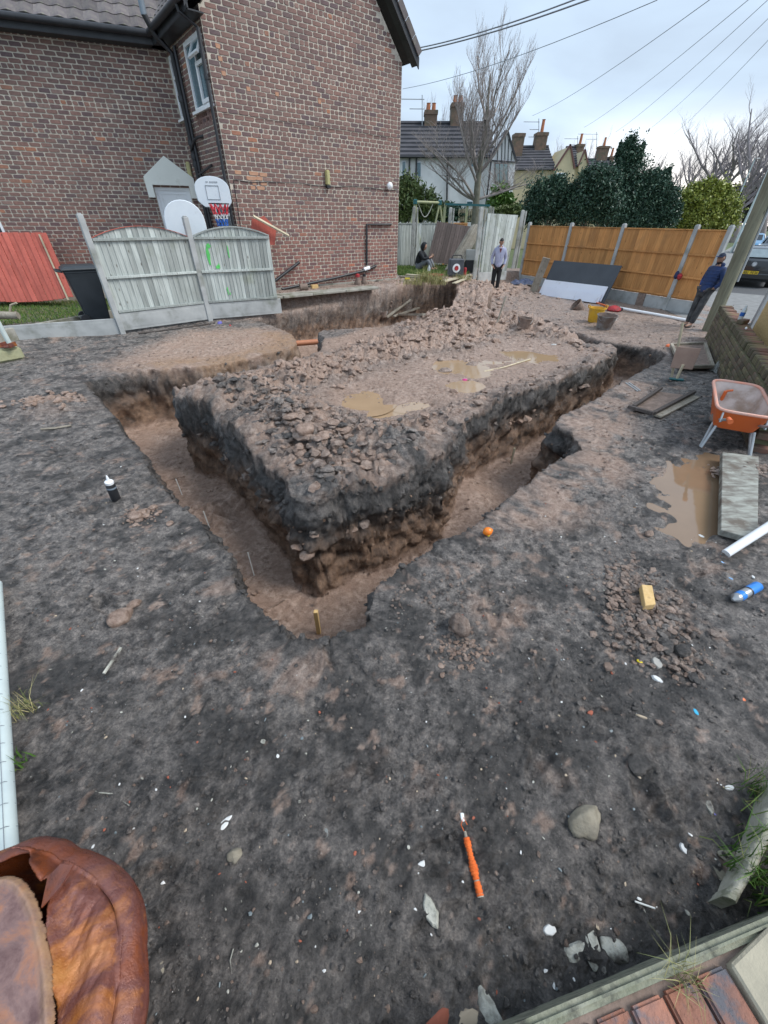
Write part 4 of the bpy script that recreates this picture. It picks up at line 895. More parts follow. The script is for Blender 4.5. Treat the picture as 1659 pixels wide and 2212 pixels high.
# leaning sheets by the golden fence
M_DSHEET = M('dark_grey_sheet', (.045, .052, .062), (.058, .066, .076), scale=2, rough=.6); M_WSHEET = M('white_board', (.72, .74, .80), (.66, .68, .76), scale=1.5, rough=.5, dirt=(.4, .36, .3), dscale=4, dlo=.62, dhi=.85)
def G_(px, py, z): return gp(px, py, z)
S0, S1 = G_(1163, 636, .03), G_(1296, 655, .03); up_ = V3((.42, .2, 0)) 
def sheet(name, label, h0, h1, mat, off=0, l=0, r=0):
    U = (S1 - S0); A0 = S0 + U * l; A1 = S1 + U * r; n = V3((.0, 0, 1)); ln = V3((U.y, -U.x, 0)).normalized(); ln = ln if ln.dot(V3((1, 1, 0))) > 0 else -ln
    f = lambda P, h: P + ln * (.42 * h + off) + V3((0, 0, h * .9)); t = thing(name, (A0 + A1) / 2, label, 'board'); q = [f(A0, h0), f(A1, h0), f(A1, h1), f(A0, h1)]; nn = ln * .02 - V3((0, 0, .012))
    m = MB(); m.add(q + [p + nn for p in q], [(0, 1, 2, 3), (7, 6, 5, 4), (0, 4, 5, 1), (1, 5, 6, 2), (2, 6, 7, 3), (3, 7, 4, 0)]); m.obj('sheet', mat, t)
sheet('dark_sheet', 'large dark grey sheet leaning behind the white board against the golden fence', .0, 1.05, M_DSHEET, .06, -.0, .04)
sheet('white_sheet', 'lower white board leaning on its long edge in front of the dark sheet', .0, .26, M_WSHEET, -.06, .06, -.02); sheet('white_sheet', 'upper white strip board resting between the dark sheet and the lower white board', .05, .47, M_WSHEET, .0, .0, .0)
t = thing('leaning_plank', G_(1150, 632, .02), 'short muddy plank leaning on the left edge of the dark sheet', 'plank'); m = MB(); m.beam(G_(1150, 634, .02), at(1181, 557, 14.9), .24, .04, up=(-.2, -1, .3)); m.obj('plank', M_WPLANK, t, bevel=.006)
# ------------------------------------------------------------------ swing, wall and road edge
M_SWW = M('green_timber_pole', (.40, .40, .22), (.30, .32, .2), rough=.8); M_SWG = M('teal_bracket', (.02, .13, .14), rough=.4)
def swing():
    Y = 24.5; a, b_ = at(897, 436, Y), at(950, 438, Y + .8); t = thing('swing_frame', flat(a, TZ), 'timber A-frame garden swing with teal brackets behind the back fence', 'swing')
    m = MB(); m.tube([a, b_], .055, 8); m.obj('top_beam', M_SWW, t)
    for p, px in ((a, (-.45, .5)), (b_, (-.45, .6))):
        for s in px:
            m = MB(); m.tube([p, flat(p, TZ) + V3((s, s * .5, 0))], .045, 8); m.obj('leg', M_SWW, t)
        m = MB(); m.box(p, (.18, .16, .2)); m.obj('bracket', M_SWG, t, bevel=.02)
    m = MB(); n = 9; q = [a + (b_ - a) * .12 + (b_ - a) * (.6 * i / n) - V3((0, 0, .55 * math.sin(math.pi * i / n) + .04)) for i in range(n + 1)]; m.tube(q, .018, 5); m.obj('rope', M_POST, t)
    Y = 23.5; a, b_ = at(962, 441, Y), at(1058, 444, Y); t = thing('garden_goal', flat(a, TZ), 'low teal topped rail frame standing beyond the fence beside the bare tree', 'frame')
    m = MB(); m.beam(a, b_, .2, .08); m.obj('top_rail', M_SWG, t)
    for p in (a, b_, (a + b_) / 2): m = MB(); m.beam(flat(p, TZ), p, .1, .1, up=(0, 1, 0)); m.obj('post', M_SWW, t)
swing()
# low brick wall on the right, stepped, with a brick-on-edge coping
M_WBR = M('yellow_brown_brick', (.25, .17, .085), (.16, .125, .08), scale=3, rough=.9, bump=.5, bscale=40, rnd=.35, dirt=(.10, .10, .05), dscale=4, dlo=.45, dhi=.7)
M_WBR2 = M('pink_brown_brick', (.24, .115, .08), (.13, .08, .065), scale=3, rough=.9, bump=.5, bscale=40, rnd=.35, dirt=(.10, .10, .06), dscale=4, dlo=.45, dhi=.7)
M_MOSSM = M('mossy_mortar', (.17, .165, .09), (.10, .10, .055), scale=5, rough=.95, bump=.5)
def lowwall():
    A = gp(1530, 790, 0); B = gp(1592, 706, 0); A = V3((4.0, 3.84, 0)); B = V3((6.95, 9.1, 0)); U = (A - B).normalized(); t = thing('low_brick_wall', B, 'old stained low brick garden wall with a brick-on-edge top beside the wheelbarrow', 'wall')
    L = 5.9; H = .62; F = frame(B, U); m = MB(); m.prism([(0, -.1), (L, -.1), (L, H - .1), (0, H - .1)], .19, F @ Matrix.Translation((0, .012, 0))) ; m.obj('mortar', M_MOSSM, t)
    rnd = random.Random(4); me = {}
    for k, mt in enumerate((M_WBR, M_WBR2)):
        for w in (.215, .1):
            q = MB(); q.box((0, 0, 0), (w, .21, .066)); mm_ = q.mesh('brick', bevel=.008); mm_.materials.append(mt); me[(k, w)] = mm_
            q = MB(); q.box((0, 0, 0), (.066, .215, .105)); mm_ = q.mesh('brick', bevel=.01); mm_.materials.append(mt); me[(k, 'c')] = mm_
    for r_ in range(7):
        z = .02 + r_ * .075; x = .0 if r_ % 2 else -.11
        while x < L:
            if x > -.05 or 1:
                k = 0 if rnd.random() < .6 else 1; xc = max(x + .107, .06); w = .215 if x >= -.01 else .1
                o = bpy.data.objects.new('brick', me[(k, w)]); COL.objects.link(o); o.matrix_basis = F @ Matrix.Translation((xc, .1 + rnd.uniform(-.004, .004), z)) @ Matrix.Rotation(rnd.uniform(-.015, .015), 4, 'Z'); att2(o, t)
            x += .227
    for i in range(int(L / .078)):
        if rnd.random() < .05: continue
        k = 0 if rnd.random() < .5 else 1
        o = bpy.data.objects.new('coping_brick', me[(k, 'c')]); COL.objects.link(o); o.matrix_basis = F @ Matrix.Translation((.035 + i * .078, .105 + rnd.uniform(-.006, .006), .585 + rnd.uniform(-.006, .006))) @ Matrix.Rotation(rnd.uniform(-.05, .05), 4, 'X'); att2(o, t)
    return F, H
WF, WH = lowwall()
M_OSB = M('osb_board', (.50, .33, .13), (.62, .46, .22), scale=30, rough=.8, bump=.3, bscale=60, stretch=(1, 1, 2.2), dirt=(.33, .22, .1), dscale=45, dlo=.5, dhi=.7); M_STEEL = M('galvanised_steel', (.42, .44, .45), (.34, .36, .37), scale=6, rough=.45, metal=.4)
t = thing('osb_hoarding', WF @ V3((1.5, .4, 0)), 'chipboard sheet standing behind the low wall at the right edge', 'board')
m = MB(); m.prism([(1.45, .1), (5.4, .1), (5.4, 1.9), (1.45, 1.9)], .018, WF @ Matrix.Translation((0, .42, 0))); m.obj('sheet', M_OSB, t)
m = MB(); m.beam(WF @ V3((1.36, .40, .1)), WF @ V3((1.36, .40, 1.45)), .05, .05, up=(0, 1, 0)); m.obj('steel_post', M_STEEL, t)
t = thing('rubble_sack', WF @ V3((1.1, .5, .1)), 'dark purple sack slumped behind the steel post', 'sack'); m = MB(); m.lathe(WF @ V3((1.0, .55, .05)), [(.1, 0), (.2, .06), (.22, .25), (.16, .42), (.05, .5)], 12); m.obj('sack', M('dark_purple_plastic', (.03, .022, .04), rough=.4), t, smooth=True)
t = thing('plastic_bottle', WF @ V3((1.75, .1, .64)), 'clear plastic bottle with a blue label standing on the low wall', 'bottle'); P = WF @ V3((1.75, .12, .64))
M_PET = M('clear_plastic', (.62, .68, .7), rough=.15); m = MB(); m.lathe(P, [(.03, 0), (.036, .02), (.036, .17), (.014, .21), (.014, .235)], 14); m.obj('body', M_PET, t, smooth=True); m = MB(); m.lathe(P, [(.0375, .07), (.0375, .13)], 14); m.obj('label', M_NB, t, smooth=True)
t = thing('loose_brick', WF @ V3((2.05, .1, .66)), 'loose dark red brick lying on the low wall beside the bottle', 'brick'); m = MB(); m.box(WF @ V3((2.05, .12, .672)), (.215, .1, .065), Matrix.Rotation(.5, 3, 'Z')); m.obj('brick_body', M_WBR2, t, bevel=.008)
t = thing('paper_scrap', WF @ V3((2.6, .1, .66)), 'small crumpled white scrap on the top of the low wall', 'litter'); m = MB(); m.box(WF @ V3((2.6, .1, .66)), (.08, .03, .03), Matrix.Rotation(.9, 3, 'Z')); m.obj('scrap', M_UPVC, t, bevel=.01)
# telegraph pole
M_POLE = wood('telegraph_pole_wood', (.13, .12, .085), (.24, .235, .16), dirt=(.20, .22, .12), rnd=0, bump=.6)
pb = gp(1530, 716, 0); t = thing('telegraph_pole', pb, 'mossy wooden telegraph pole that the man in navy leans against', 'pole')
m = MB(); m.tube([pb + V3((0, 0, -.2)), pb + V3((-.18, .0, 3)), pb + V3((-.5, 0, 8.5))], [.125, .115, .09], 16); m.obj('shaft', M_POLE, t, smooth=True)
m = MB(); m.tube([pb + V3((.09, -.03, 1.0)), pb + V3((-.32, -.02, 8))], .025, 6); m.obj('cable_guard', M_STEEL, t)
m = MB(); m.box(pb + V3((.03, -.1, 2.55)), (.16, .12, .55)); m.obj('junction_box', M_BLK, t, bevel=.02)
pole_top = pb + V3((0, 0, 8.2))
# wires
def wire(a, b_, label, sag=.5, r=.02, gr='overhead wires'):
    m = MB(); n = 12; m.tube([a + (b_ - a) * (i / n) - V3((0, 0, sag * 4 * (i / n) * (1 - i / n))) for i in range(n + 1)], r * .75, 4); o = m.obj('overhead_wire', M_BLK2); prop(o, label, 'wire', gr)
M_BLK2 = M('wire_grey', (.22, .25, .28), rough=.6)
wire(at(880, 108, 18), at(1340, -40, 12), 'upper thick overhead wire running from behind the brick house roof', .1, .018); wire(at(880, 115, 18), at(1400, -50, 12), 'lower thick overhead wire just under the upper one', .1, .02)
wire(at(870, 192, 30), at(1420, 0, 16), 'single overhead wire crossing the bare tree', .2, .012); wire(at(1150, 250, 40), at(1560, -20, 14), 'first thin wire right of the bare tree', .2, .012)
for k, (x0, y0, x1) in enumerate([(1262, 275, 1640), (1330, 285, 1680), (1395, 285, 1720), (1455, 290, 1760)]): wire(at(x0, y0, 38), at(x1, -20, 12), ['second', 'third', 'fourth', 'rightmost'][k] + ' of the thin wires fanning towards the upper right', .15, .010)
# road, pavement, verge beyond the fence
M_ASPH = M('asphalt', (.085, .087, .09), (.065, .066, .07), scale=30, rough=.85, bump=.3, bscale=200); M_PAVE = M('paving', (.24, .24, .235), (.18, .18, .175), scale=5, rough=.9, bump=.2)
def sheetpoly(name, pts, z, mat, t=0):
    m = MB(); n = len(pts); m.add([(p[0], p[1], z) for p in pts], [tuple(range(n))]); o = m.obj(name, mat); o['kind'] = 'structure'; return o
rd = V3((.62, .785, 0)).normalized(); rs = V3((rd.y, -rd.x, 0)); E0 = V3((8.3, 9.2, 0))
def rp2(s, t): P = E0 + rd * t + rs * s; return (P.x, P.y)
sheetpoly('far_ground', [(-300, 19), (400, 19), (400, 600), (-300, 600)], -.03, M('far_grass', (.07, .10, .035), (.10, .12, .05), scale=1.5, rough=.95))
sheetpoly('side_ground', [(9.2, -2), (60, -2), (60, 19.2), (9.2, 19.2)], -.03, M_PAVE)
sheetpoly('pavement', [rp2(-.4, -1), rp2(6, -3), rp2(6, 7.9), rp2(-3.2, 7.9), rp2(-3.2, 4)], .004, M_PAVE); sheetpoly('far_pavement', [rp2(-3.2, 7.9), rp2(-1.95, 7.9), rp2(-1.95, 120), rp2(-3.2, 120)], .004, M_PAVE)
sheetpoly('road', [rp2(-1.9, 7.9), rp2(9, 7.9), rp2(9, 120), rp2(-1.9, 120)], -.02, M_ASPH)
m = MB(); m.beam(E0 + rd * 8 + rs * -1.92 + V3((0, 0, -.02)), E0 + rd * 110 + rs * -1.92 + V3((0, 0, -.02)), .14, .12); o = m.obj('kerb', M_PAVE); o['kind'] = 'structure'
sheetpoly('left_ground', [(-60, -2), (-10.2, -2), (-10.2, 19.2), (-60, 19.2)], .02, M('left_grass', (.08, .14, .03), (.11, .17, .05), rough=.95))
sheetpoly('near_ground', [(-60, -30), (60, -30), (60, -.55), (-60, -.55)], -.03, M('near_soil', (.06, .055, .05), (.09, .08, .075), scale=8, rough=.95, bump=.5))
# ------------------------------------------------------------------ near objects
def rust_mat():
    m, nt, N, L, b = nmat('rusted_steel'); n1 = tnoise(nt, 5, 8, .65, dist=.6); n2 = tnoise(nt, 28, 8, .7); n3 = tnoise(nt, 2.6, 5, .6)
    c = ramp(nt, n1, [(.28, (.05, .013, .010)), (.42, (.22, .055, .016)), (.53, (.15, .05, .038)), (.62, (.40, .135, .025)), (.74, (.58, .26, .08))])
    c = mixc(nt, ramp(nt, n3, [(.45, (0, 0, 0)), (.62, (.75, .75, .75))]), c, ramp(nt, n2, [(.3, (.11, .042, .038)), (.7, (.24, .11, .095))]))
    c = mixc(nt, ramp(nt, tnoise(nt, 9, 6, .8, dist=1.2), [(.68, (0, 0, 0)), (.74, (.8, .8, .8))]), c, (.5, .45, .42))
    L.new(c, b.inputs['Base Color']); L.new(ramp(nt, n2, [(.35, (.18, .18, .18)), (.65, (.55, .55, .55))]), b.inputs['Roughness']); b.inputs['Metallic'].default_value = .2
    bumpn(nt, b, n2, .6, .01); return m
M_RUST = rust_mat()
def drum():
    c = np.array([-.985, -.06]); Rr = .405; ZT = .50; t = thing('rusty_drum', (c[0], c[1], 0), 'crumpled rusty steel drum with a torn open top at the bottom left corner', 'drum')
    n = 120; nr = 70; th = np.linspace(0, 2 * np.pi, n, endpoint=False)
    V = []; prof = [(z, .24 + .165 * (z / .44) ** .55 + .006 * math.sin(z * 30)) for z in np.linspace(0, .44, 22)]
    sh = [(.44 + .055 * math.sin(a), Rr - .05 + .05 * math.cos(a)) for a in np.linspace(.1, math.pi / 2, 9)]
    def wob(th, z): return 1 + .03 * np.sin(3 * th + 1) + .012 * np.abs(np.sin(6.5 * th + 3 * z + 2 * np.sin(4 * th))) + .02 * np.sin(7 * th + 4 * z) + .02 * fbm(th * 2 + 5, z * 3 + np.zeros_like(th), 3, 3)
    for z, r in prof + sh: w = wob(th, z); V.append(np.stack([c[0] - .06 * (1 - min(1, z / .44)) + r * w * np.cos(th), c[1] + r * w * np.sin(th), np.full(n, z)], -1))
    m_ = len(V); V = np.concatenate(V); i, j = np.meshgrid(np.arange(m_ - 1), np.arange(n), indexing='ij'); F = np.stack([i * n + j, i * n + (j + 1) % n, (i + 1) * n + (j + 1) % n, (i + 1) * n + j], -1).reshape(-1, 4)
    o = mobj('side_wall', npmesh('side_wall', V, F, smooth=True), M_RUST, t); so = o.modifiers.new('s', 'SOLIDIFY'); so.thickness = .004
    # torn lid
    slit = [tuple(gp(a, b_, .52)[:2]) for a, b_ in [(-60, 1850), (-10, 1838), (40, 1830), (62, 1838), (72, 1862), (92, 1890), (98, 1912), (120, 1898), (114, 1935), (110, 1970), (111, 2020), (115, 2060), (121, 2135), (90, 2090), (66, 2030), (48, 1985), (30, 1955), (10, 1940), (-10, 1945), (-60, 1960)]]
    left = [tuple(gp(a, b_, .52)[:2]) for a, b_ in [(-300, 1900), (0, 1915), (30, 1912), (52, 1935), (72, 1975), (90, 2022), (104, 2075), (122, 2260), (122, 2600), (-300, 2600)]]
    g = 330; xs = np.linspace(-Rr, Rr, g); X, Y = np.meshgrid(xs, xs); rr = np.hypot(X, Y); thh = np.arctan2(Y, X)
    rmax = (Rr - .05) * wob(thh, .49); k = np.where(rr > 1e-6, 1, 1); PX = c[0] + X; PY = c[1] + Y
    sdl = polysd(PX, PY, left); sds = polysd(PX, PY, slit)
    Z = .493 + .03 * np.sqrt(np.clip(1 - (rr / Rr) ** 2, 0, 1)) + .02 * fbm(PX * 5, PY * 5, 6, 4)
    Z = Z + np.where(sdl < 0, .07 + .05 * np.clip(-sdl / .12, 0, 1) * (1 - np.clip(-sdl / .5, 0, 1)) - .025 * np.exp(-((sdl + .0) / .02) ** 2) * 0, 0)
    Z = Z + np.where((sdl > 0), .03 * np.exp(-(np.clip(sds, 0, 1) / .02) ** 2) , 0)
    cr = fbm(PX * 9, PY * 4, 31, 4); Z = Z + .016 * np.abs(np.sin((PX * 1.0 + PY * .25) * 26 + 3 * cr)) * sstep(.0, .1, sdl) * sstep(.35, .08, sdl); keep = (rr < rmax + .012) & (sds > .010 * fbm(PX * 18, PY * 18, 3, 2)) & (polysd(PX, PY, [tuple(gp(a, b_, .57)[:2]) for a, b_ in [(-220, 1915), (22, 1900), (50, 1918), (76, 1975), (92, 2040), (98, 2100), (100, 2330), (-220, 2330)]]) > 0); Z = Z - .02 * np.clip((rr - rmax + .03) / .03, 0, 1) ** 2
    idx = np.arange(g * g).reshape(g, g); f = np.stack([idx[:-1, :-1], idx[:-1, 1:], idx[1:, 1:], idx[1:, :-1]], -1).reshape(-1, 4); kk = keep.ravel(); f = f[kk[f].all(1)]
    used = np.unique(f); mp = np.full(g * g, -1); mp[used] = np.arange(len(used)); V = np.stack([PX, PY, Z], -1).reshape(-1, 3)[used]
    o = mobj('torn_lid', npmesh('torn_lid', V, mp[f], smooth=True), M_RUST, t); so = o.modifiers.new('s', 'SOLIDIFY'); so.thickness = .004
    pl = [tuple(gp(a, b_, .57)[:2]) for a, b_ in [(-220, 1905), (-10, 1893), (22, 1888), (42, 1893), (58, 1908), (72, 1932), (86, 1965), (97, 2003), (107, 2048), (113, 2095), (117, 2150), (119, 2212), (119, 2330), (-220, 2330)]]
    sp2 = polysd(PX, PY, pl); Zp = .560 + .05 * np.clip(-sp2 / .16, 0, 1) ** .6 + .008 * fbm(PX * 8, PY * 8, 9, 4) + .010 * np.exp(-((sp2 + .012) / .008) ** 2); kp = (sp2 < .003 * fbm(PX * 30, PY * 30, 4, 2)) & (rr < Rr * .97); f2 = np.stack([idx[:-1, :-1], idx[:-1, 1:], idx[1:, 1:], idx[1:, :-1]], -1).reshape(-1, 4); k2 = kp.ravel(); f2 = f2[k2[f2].all(1)]; used = np.unique(f2); mp2 = np.full(g * g, -1); mp2[used] = np.arange(len(used))
    ed = np.clip(1 + sp2 / .03, 0, 1).reshape(-1)[used]
    m2, nt, N, L, b = nmat('plum_grey_rust'); c_ = ramp(nt, tnoise(nt, 9, 8, .7, dist=.5), [(.36, (.10, .05, .048)), (.5, (.19, .115, .105)), (.62, (.30, .14, .085)), (.72, (.20, .07, .035))]); c_ = mixc(nt, mixc(nt, 1., attr(nt, 'bcol'), ramp(nt, tnoise(nt, 30, 6, .7), [(.35, (.4, .4, .4)), (.6, (1, 1, 1))]), 'MULTIPLY'), c_, (.40, .24, .13)); L.new(c_, b.inputs['Base Color']); b.inputs['Roughness'].default_value = .42; bumpn(nt, b, tnoise(nt, 30, 6, .7), .5, .006)
    o = mobj('folded_plate', npmesh('folded_plate', np.stack([PX, PY, Zp], -1).reshape(-1, 3)[used], mp2[f2], smooth=True, attrs={'bcol': ('FLOAT', ed)}), m2, t); so = o.modifiers.new('s', 'SOLIDIFY'); so.thickness = .006
    m = MB(); m.lathe((c[0], c[1], .03), [(.0, 0), (.24, 0)], 24, cap=(False, False)); m.obj('bottom_plate', M_RUST, t)
    fl = MB(); p = gp(128, 1905, .56); fl.add([p + V3(q) for q in ((-.035, .01, 0), (-.01, .035, .012), (.03, .03, .02), (.02, -.01, .012), (-.01, -.05, .0), (-.025, -.03, -.01))], [(0, 1, 2, 3), (0, 3, 4, 5)]); q = fl.obj('bent_flap', M_RUST, t); so = q.modifiers.new('s', 'SOLIDIFY'); so.thickness = .004
drum()
# brick step with a concrete edge, at the photographer's feet
def step():
    z = .30; M2 = lambda x, y: gp((2400 + .3761 * x) / 1.8228, (3200 + .3761 * y) / 1.8228, z)
    e0, e1 = M2(0, 1790), M2(1659, 1085); U = (e1 - e0).normalized(); Vv = V3((U.y, -U.x, 0)); Vv = Vv if Vv.y < 0 else -Vv
    w = (M2(90, 2000) - e0).dot(Vv) if False else abs((M2(700, 1780) - e0).dot(Vv)); F = frame(e0, U); sg = 1 if (F.to_3x3() @ V3((0, 1, 0))).dot(Vv) > 0 else -1
    t = thing('brick_step', e0 + U * .5 - V3((0, 0, z)), 'weathered red brick step with a mossy concrete edge at the bottom right corner', 'step')
    M_STB = M('worn_red_brick', (.44, .19, .12), (.27, .15, .12), scale=11, rough=.9, bump=1., bscale=45, bdist=.012, rnd=.25, dirt=(.15, .145, .16), dscale=12, dlo=.53, dhi=.64, spec=.25)
    M_EDGE = M('mossy_concrete', (.20, .21, .15), (.30, .30, .23), scale=14, rough=.95, bump=.8, bscale=60, bdist=.01, dirt=(.06, .06, .05), dscale=16, dlo=.5, dhi=.68)
    def bx(a, b_, y0, y1, z0, z1, mat, nm, bev=.006, par=t, jit=0):
        m = MB(); y0, y1 = y0 * sg, y1 * sg; m.box(((a + b_) / 2, (y0 + y1) / 2, (z0 + z1) / 2), (b_ - a, abs(y1 - y0), z1 - z0)); me = m.mesh(nm, bevel=bev, seg=2); o = mobj(nm, me, mat); o.matrix_basis = frame((e0.x, e0.y, 0), U) @ Matrix.Rotation(jit, 4, 'Z'); att2(o, par); return o
    L0, L1 = -.9, 1.6
    n = 60; V = []; F_ = []
    m = MB(); 
    for i in range(n):
        a = L0 + (L1 - L0) * i / n; 
    bx(L0, L1, .0, w - .012, -.1, z, M_EDGE, 'concrete_edge', .012)
    bx(L0, L1, w - .012, .55, -.1, z - .022, M_MUD, 'bedding', .001)
    pitch = .108; s = -.9; k = 0; rnd = random.Random(2); ss = (M2(1200, 1560) - e0).dot(U)
    s = ss - pitch * 14
    while s < ss - .01:
        bx(s + .004, s + pitch - .006, w + .002 + rnd.uniform(0, .004), w + .21, z - .09, z + rnd.uniform(-.006, .004), M_STB, 'brick', .007, jit=rnd.uniform(-.004, .004)); s += pitch
    # angled buff slab on the right
    p = [M2(1250, 1590), M2(1659, 1190), M2(2200, 1500), M2(1800, 2600), M2(1620, 2200)]; m = MB(); m.add([V3((q.x, q.y, z - .05)) for q in p] + [V3((q.x, q.y, z + .012)) for q in p], [(4, 3, 2, 1, 0), (5, 6, 7, 8, 9)] + [(i, (i + 1) % 5, 5 + (i + 1) % 5, 5 + i) for i in range(5)])
    m.obj('buff_slab', M('buff_slab_stone', (.40, .36, .27), (.32, .29, .22), scale=12, rough=.9, bump=.4, bscale=90), t, bevel=.006)
    return e0, U, Vv, w
ST = step()
# curved concrete kerb beside the soil at the right edge
def kerbr():
    t = thing('curved_kerb', gp(1600, 1850, 0), 'curved weathered concrete kerb with grass behind it at the right edge', 'kerb')
    l = [(1566, 1935), (1583, 1910), (1599, 1883), (1608, 1867), (1620, 1834), (1639, 1797), (1649, 1764), (1664, 1720), (1680, 1670)]; r_ = [(1596, 1950), (1610, 1922), (1628, 1895), (1638, 1880), (1650, 1850), (1671, 1812), (1684, 1780), (1702, 1730), (1722, 1680)]
    A = [gp(a, b_, .13) for a, b_ in l]; B = [gp(a, b_, .13) for a, b_ in r_]; n = 5; rnd = random.Random(3); P = []
    for i in range(len(A) - 1):
        for k in range(n): s_ = k / n; a = A[i].lerp(A[i + 1], s_); b_ = B[i].lerp(B[i + 1], s_); q = (b_ - a).normalized(); w = rnd.uniform(-.004, .004); z = rnd.uniform(-.003, .003); P.append([V3((a.x, a.y, -.05)), a + q * w - V3((0, 0, .012)), a + q * (.010 + w) + V3((0, 0, z)), a.lerp(b_, .5) + V3((0, 0, z + .002)), b_ - q * .01 + V3((0, 0, z)), b_ - V3((0, 0, .014)), V3((b_.x, b_.y, -.05))])
    m = MB(); V = [p for r in P for p in r]; m.add(V, [(i * 7 + j, i * 7 + j + 1, i * 7 + j + 8, i * 7 + j + 7) for i in range(len(P) - 1) for j in range(6)] + [tuple(range(7))]); m.obj('kerb_top', M('weathered_kerb', (.44, .42, .34), (.30, .29, .23), scale=9, rough=.95, bump=.8, bscale=70, bdist=.01, dirt=(.13, .15, .07), dscale=7, dlo=.5, dhi=.68), t, smooth=True)
kerbr()
# temporary fence: foot block and upright tubes
M_TUBE = M('pale_steel_tube', (.55, .62, .60), (.46, .53, .53), scale=5, rough=.35, dirt=(.3, .3, .25), dscale=8, dlo=.65, dhi=.85)
M_FOOT = M('yellowed_concrete', (.42, .41, .24), (.32, .32, .21), scale=4, rough=.9, bump=.4, dirt=(.16, .15, .09), dscale=3, dlo=.5, dhi=.7)
a, b_ = gp(-60, 792, .0), gp(52, 772, .0); t = thing('fence_foot_block', (a + b_) / 2, 'moss yellowed concrete foot block of a temporary fence at the left edge', 'block'); a.z = b_.z = .1
m = MB(); m.beam(a, b_, .26, .2); m.obj('block', M_FOOT, t, bevel=.03, seg=2)
m = MB(); q = gp(18, 748, .23); m.box(q, (.18, .16, .02)); m.box(q + V3((-.08, 0, .03)), (.02, .16, .06)); m.box(q + V3((.08, 0, .03)), (.02, .16, .06)); m.obj('rusty_bracket', M_RUST, t, bevel=.004)
tb = thing('fence_tube', gp(20, 745, .2), 'white upright tube of a temporary fence rising from the yellowed foot block', 'tube'); m = MB(); q = gp(22, 745, .2); m.tube([q, q + V3((0, 0, 1.4))], .038, 12); m.obj('tube', M_TUBE, tb, smooth=True)
t = thing('mesh_fence_rail', gp(0, 1600, .0), 'pale steel fence tube wrapped in fine wire mesh along the left edge', 'fence'); a, b_ = gp(-9, 1262, .07), gp(17, 1830, .07)
b2 = b_ + (b_ - a) * .3; m = MB(); m.tube([a, b2], .032, 16); m.obj('tube', M_TUBE, t, smooth=True); n = 46
for k in range(n):
    p = a + (b2 - a) * (k / n); d = (b2 - a).normalized(); s = d.cross(V3((0, 0, 1))).normalized()
    if k % 2 == 0:
        m = MB(); m.tube([p + s * .034, p + V3((0, 0, .034)) + s * .012, p + V3((0, 0, .034)) - s * .012 + d * .006, p - s * .035 + d * .012], .0014, 4); m.obj('wire', M_BLK2, t)
for s_ in (.024, -.004): m = MB(); dd = (b2 - a).normalized().cross(V3((0, 0, 1))).normalized(); m.tube([a + dd * s_ + V3((0, 0, .024 + .01 * (s_ < 0))), b2 + dd * s_ + V3((0, 0, .024 + .01 * (s_ < 0)))], .0014, 4); m.obj('line_wire', M_BLK2, t)
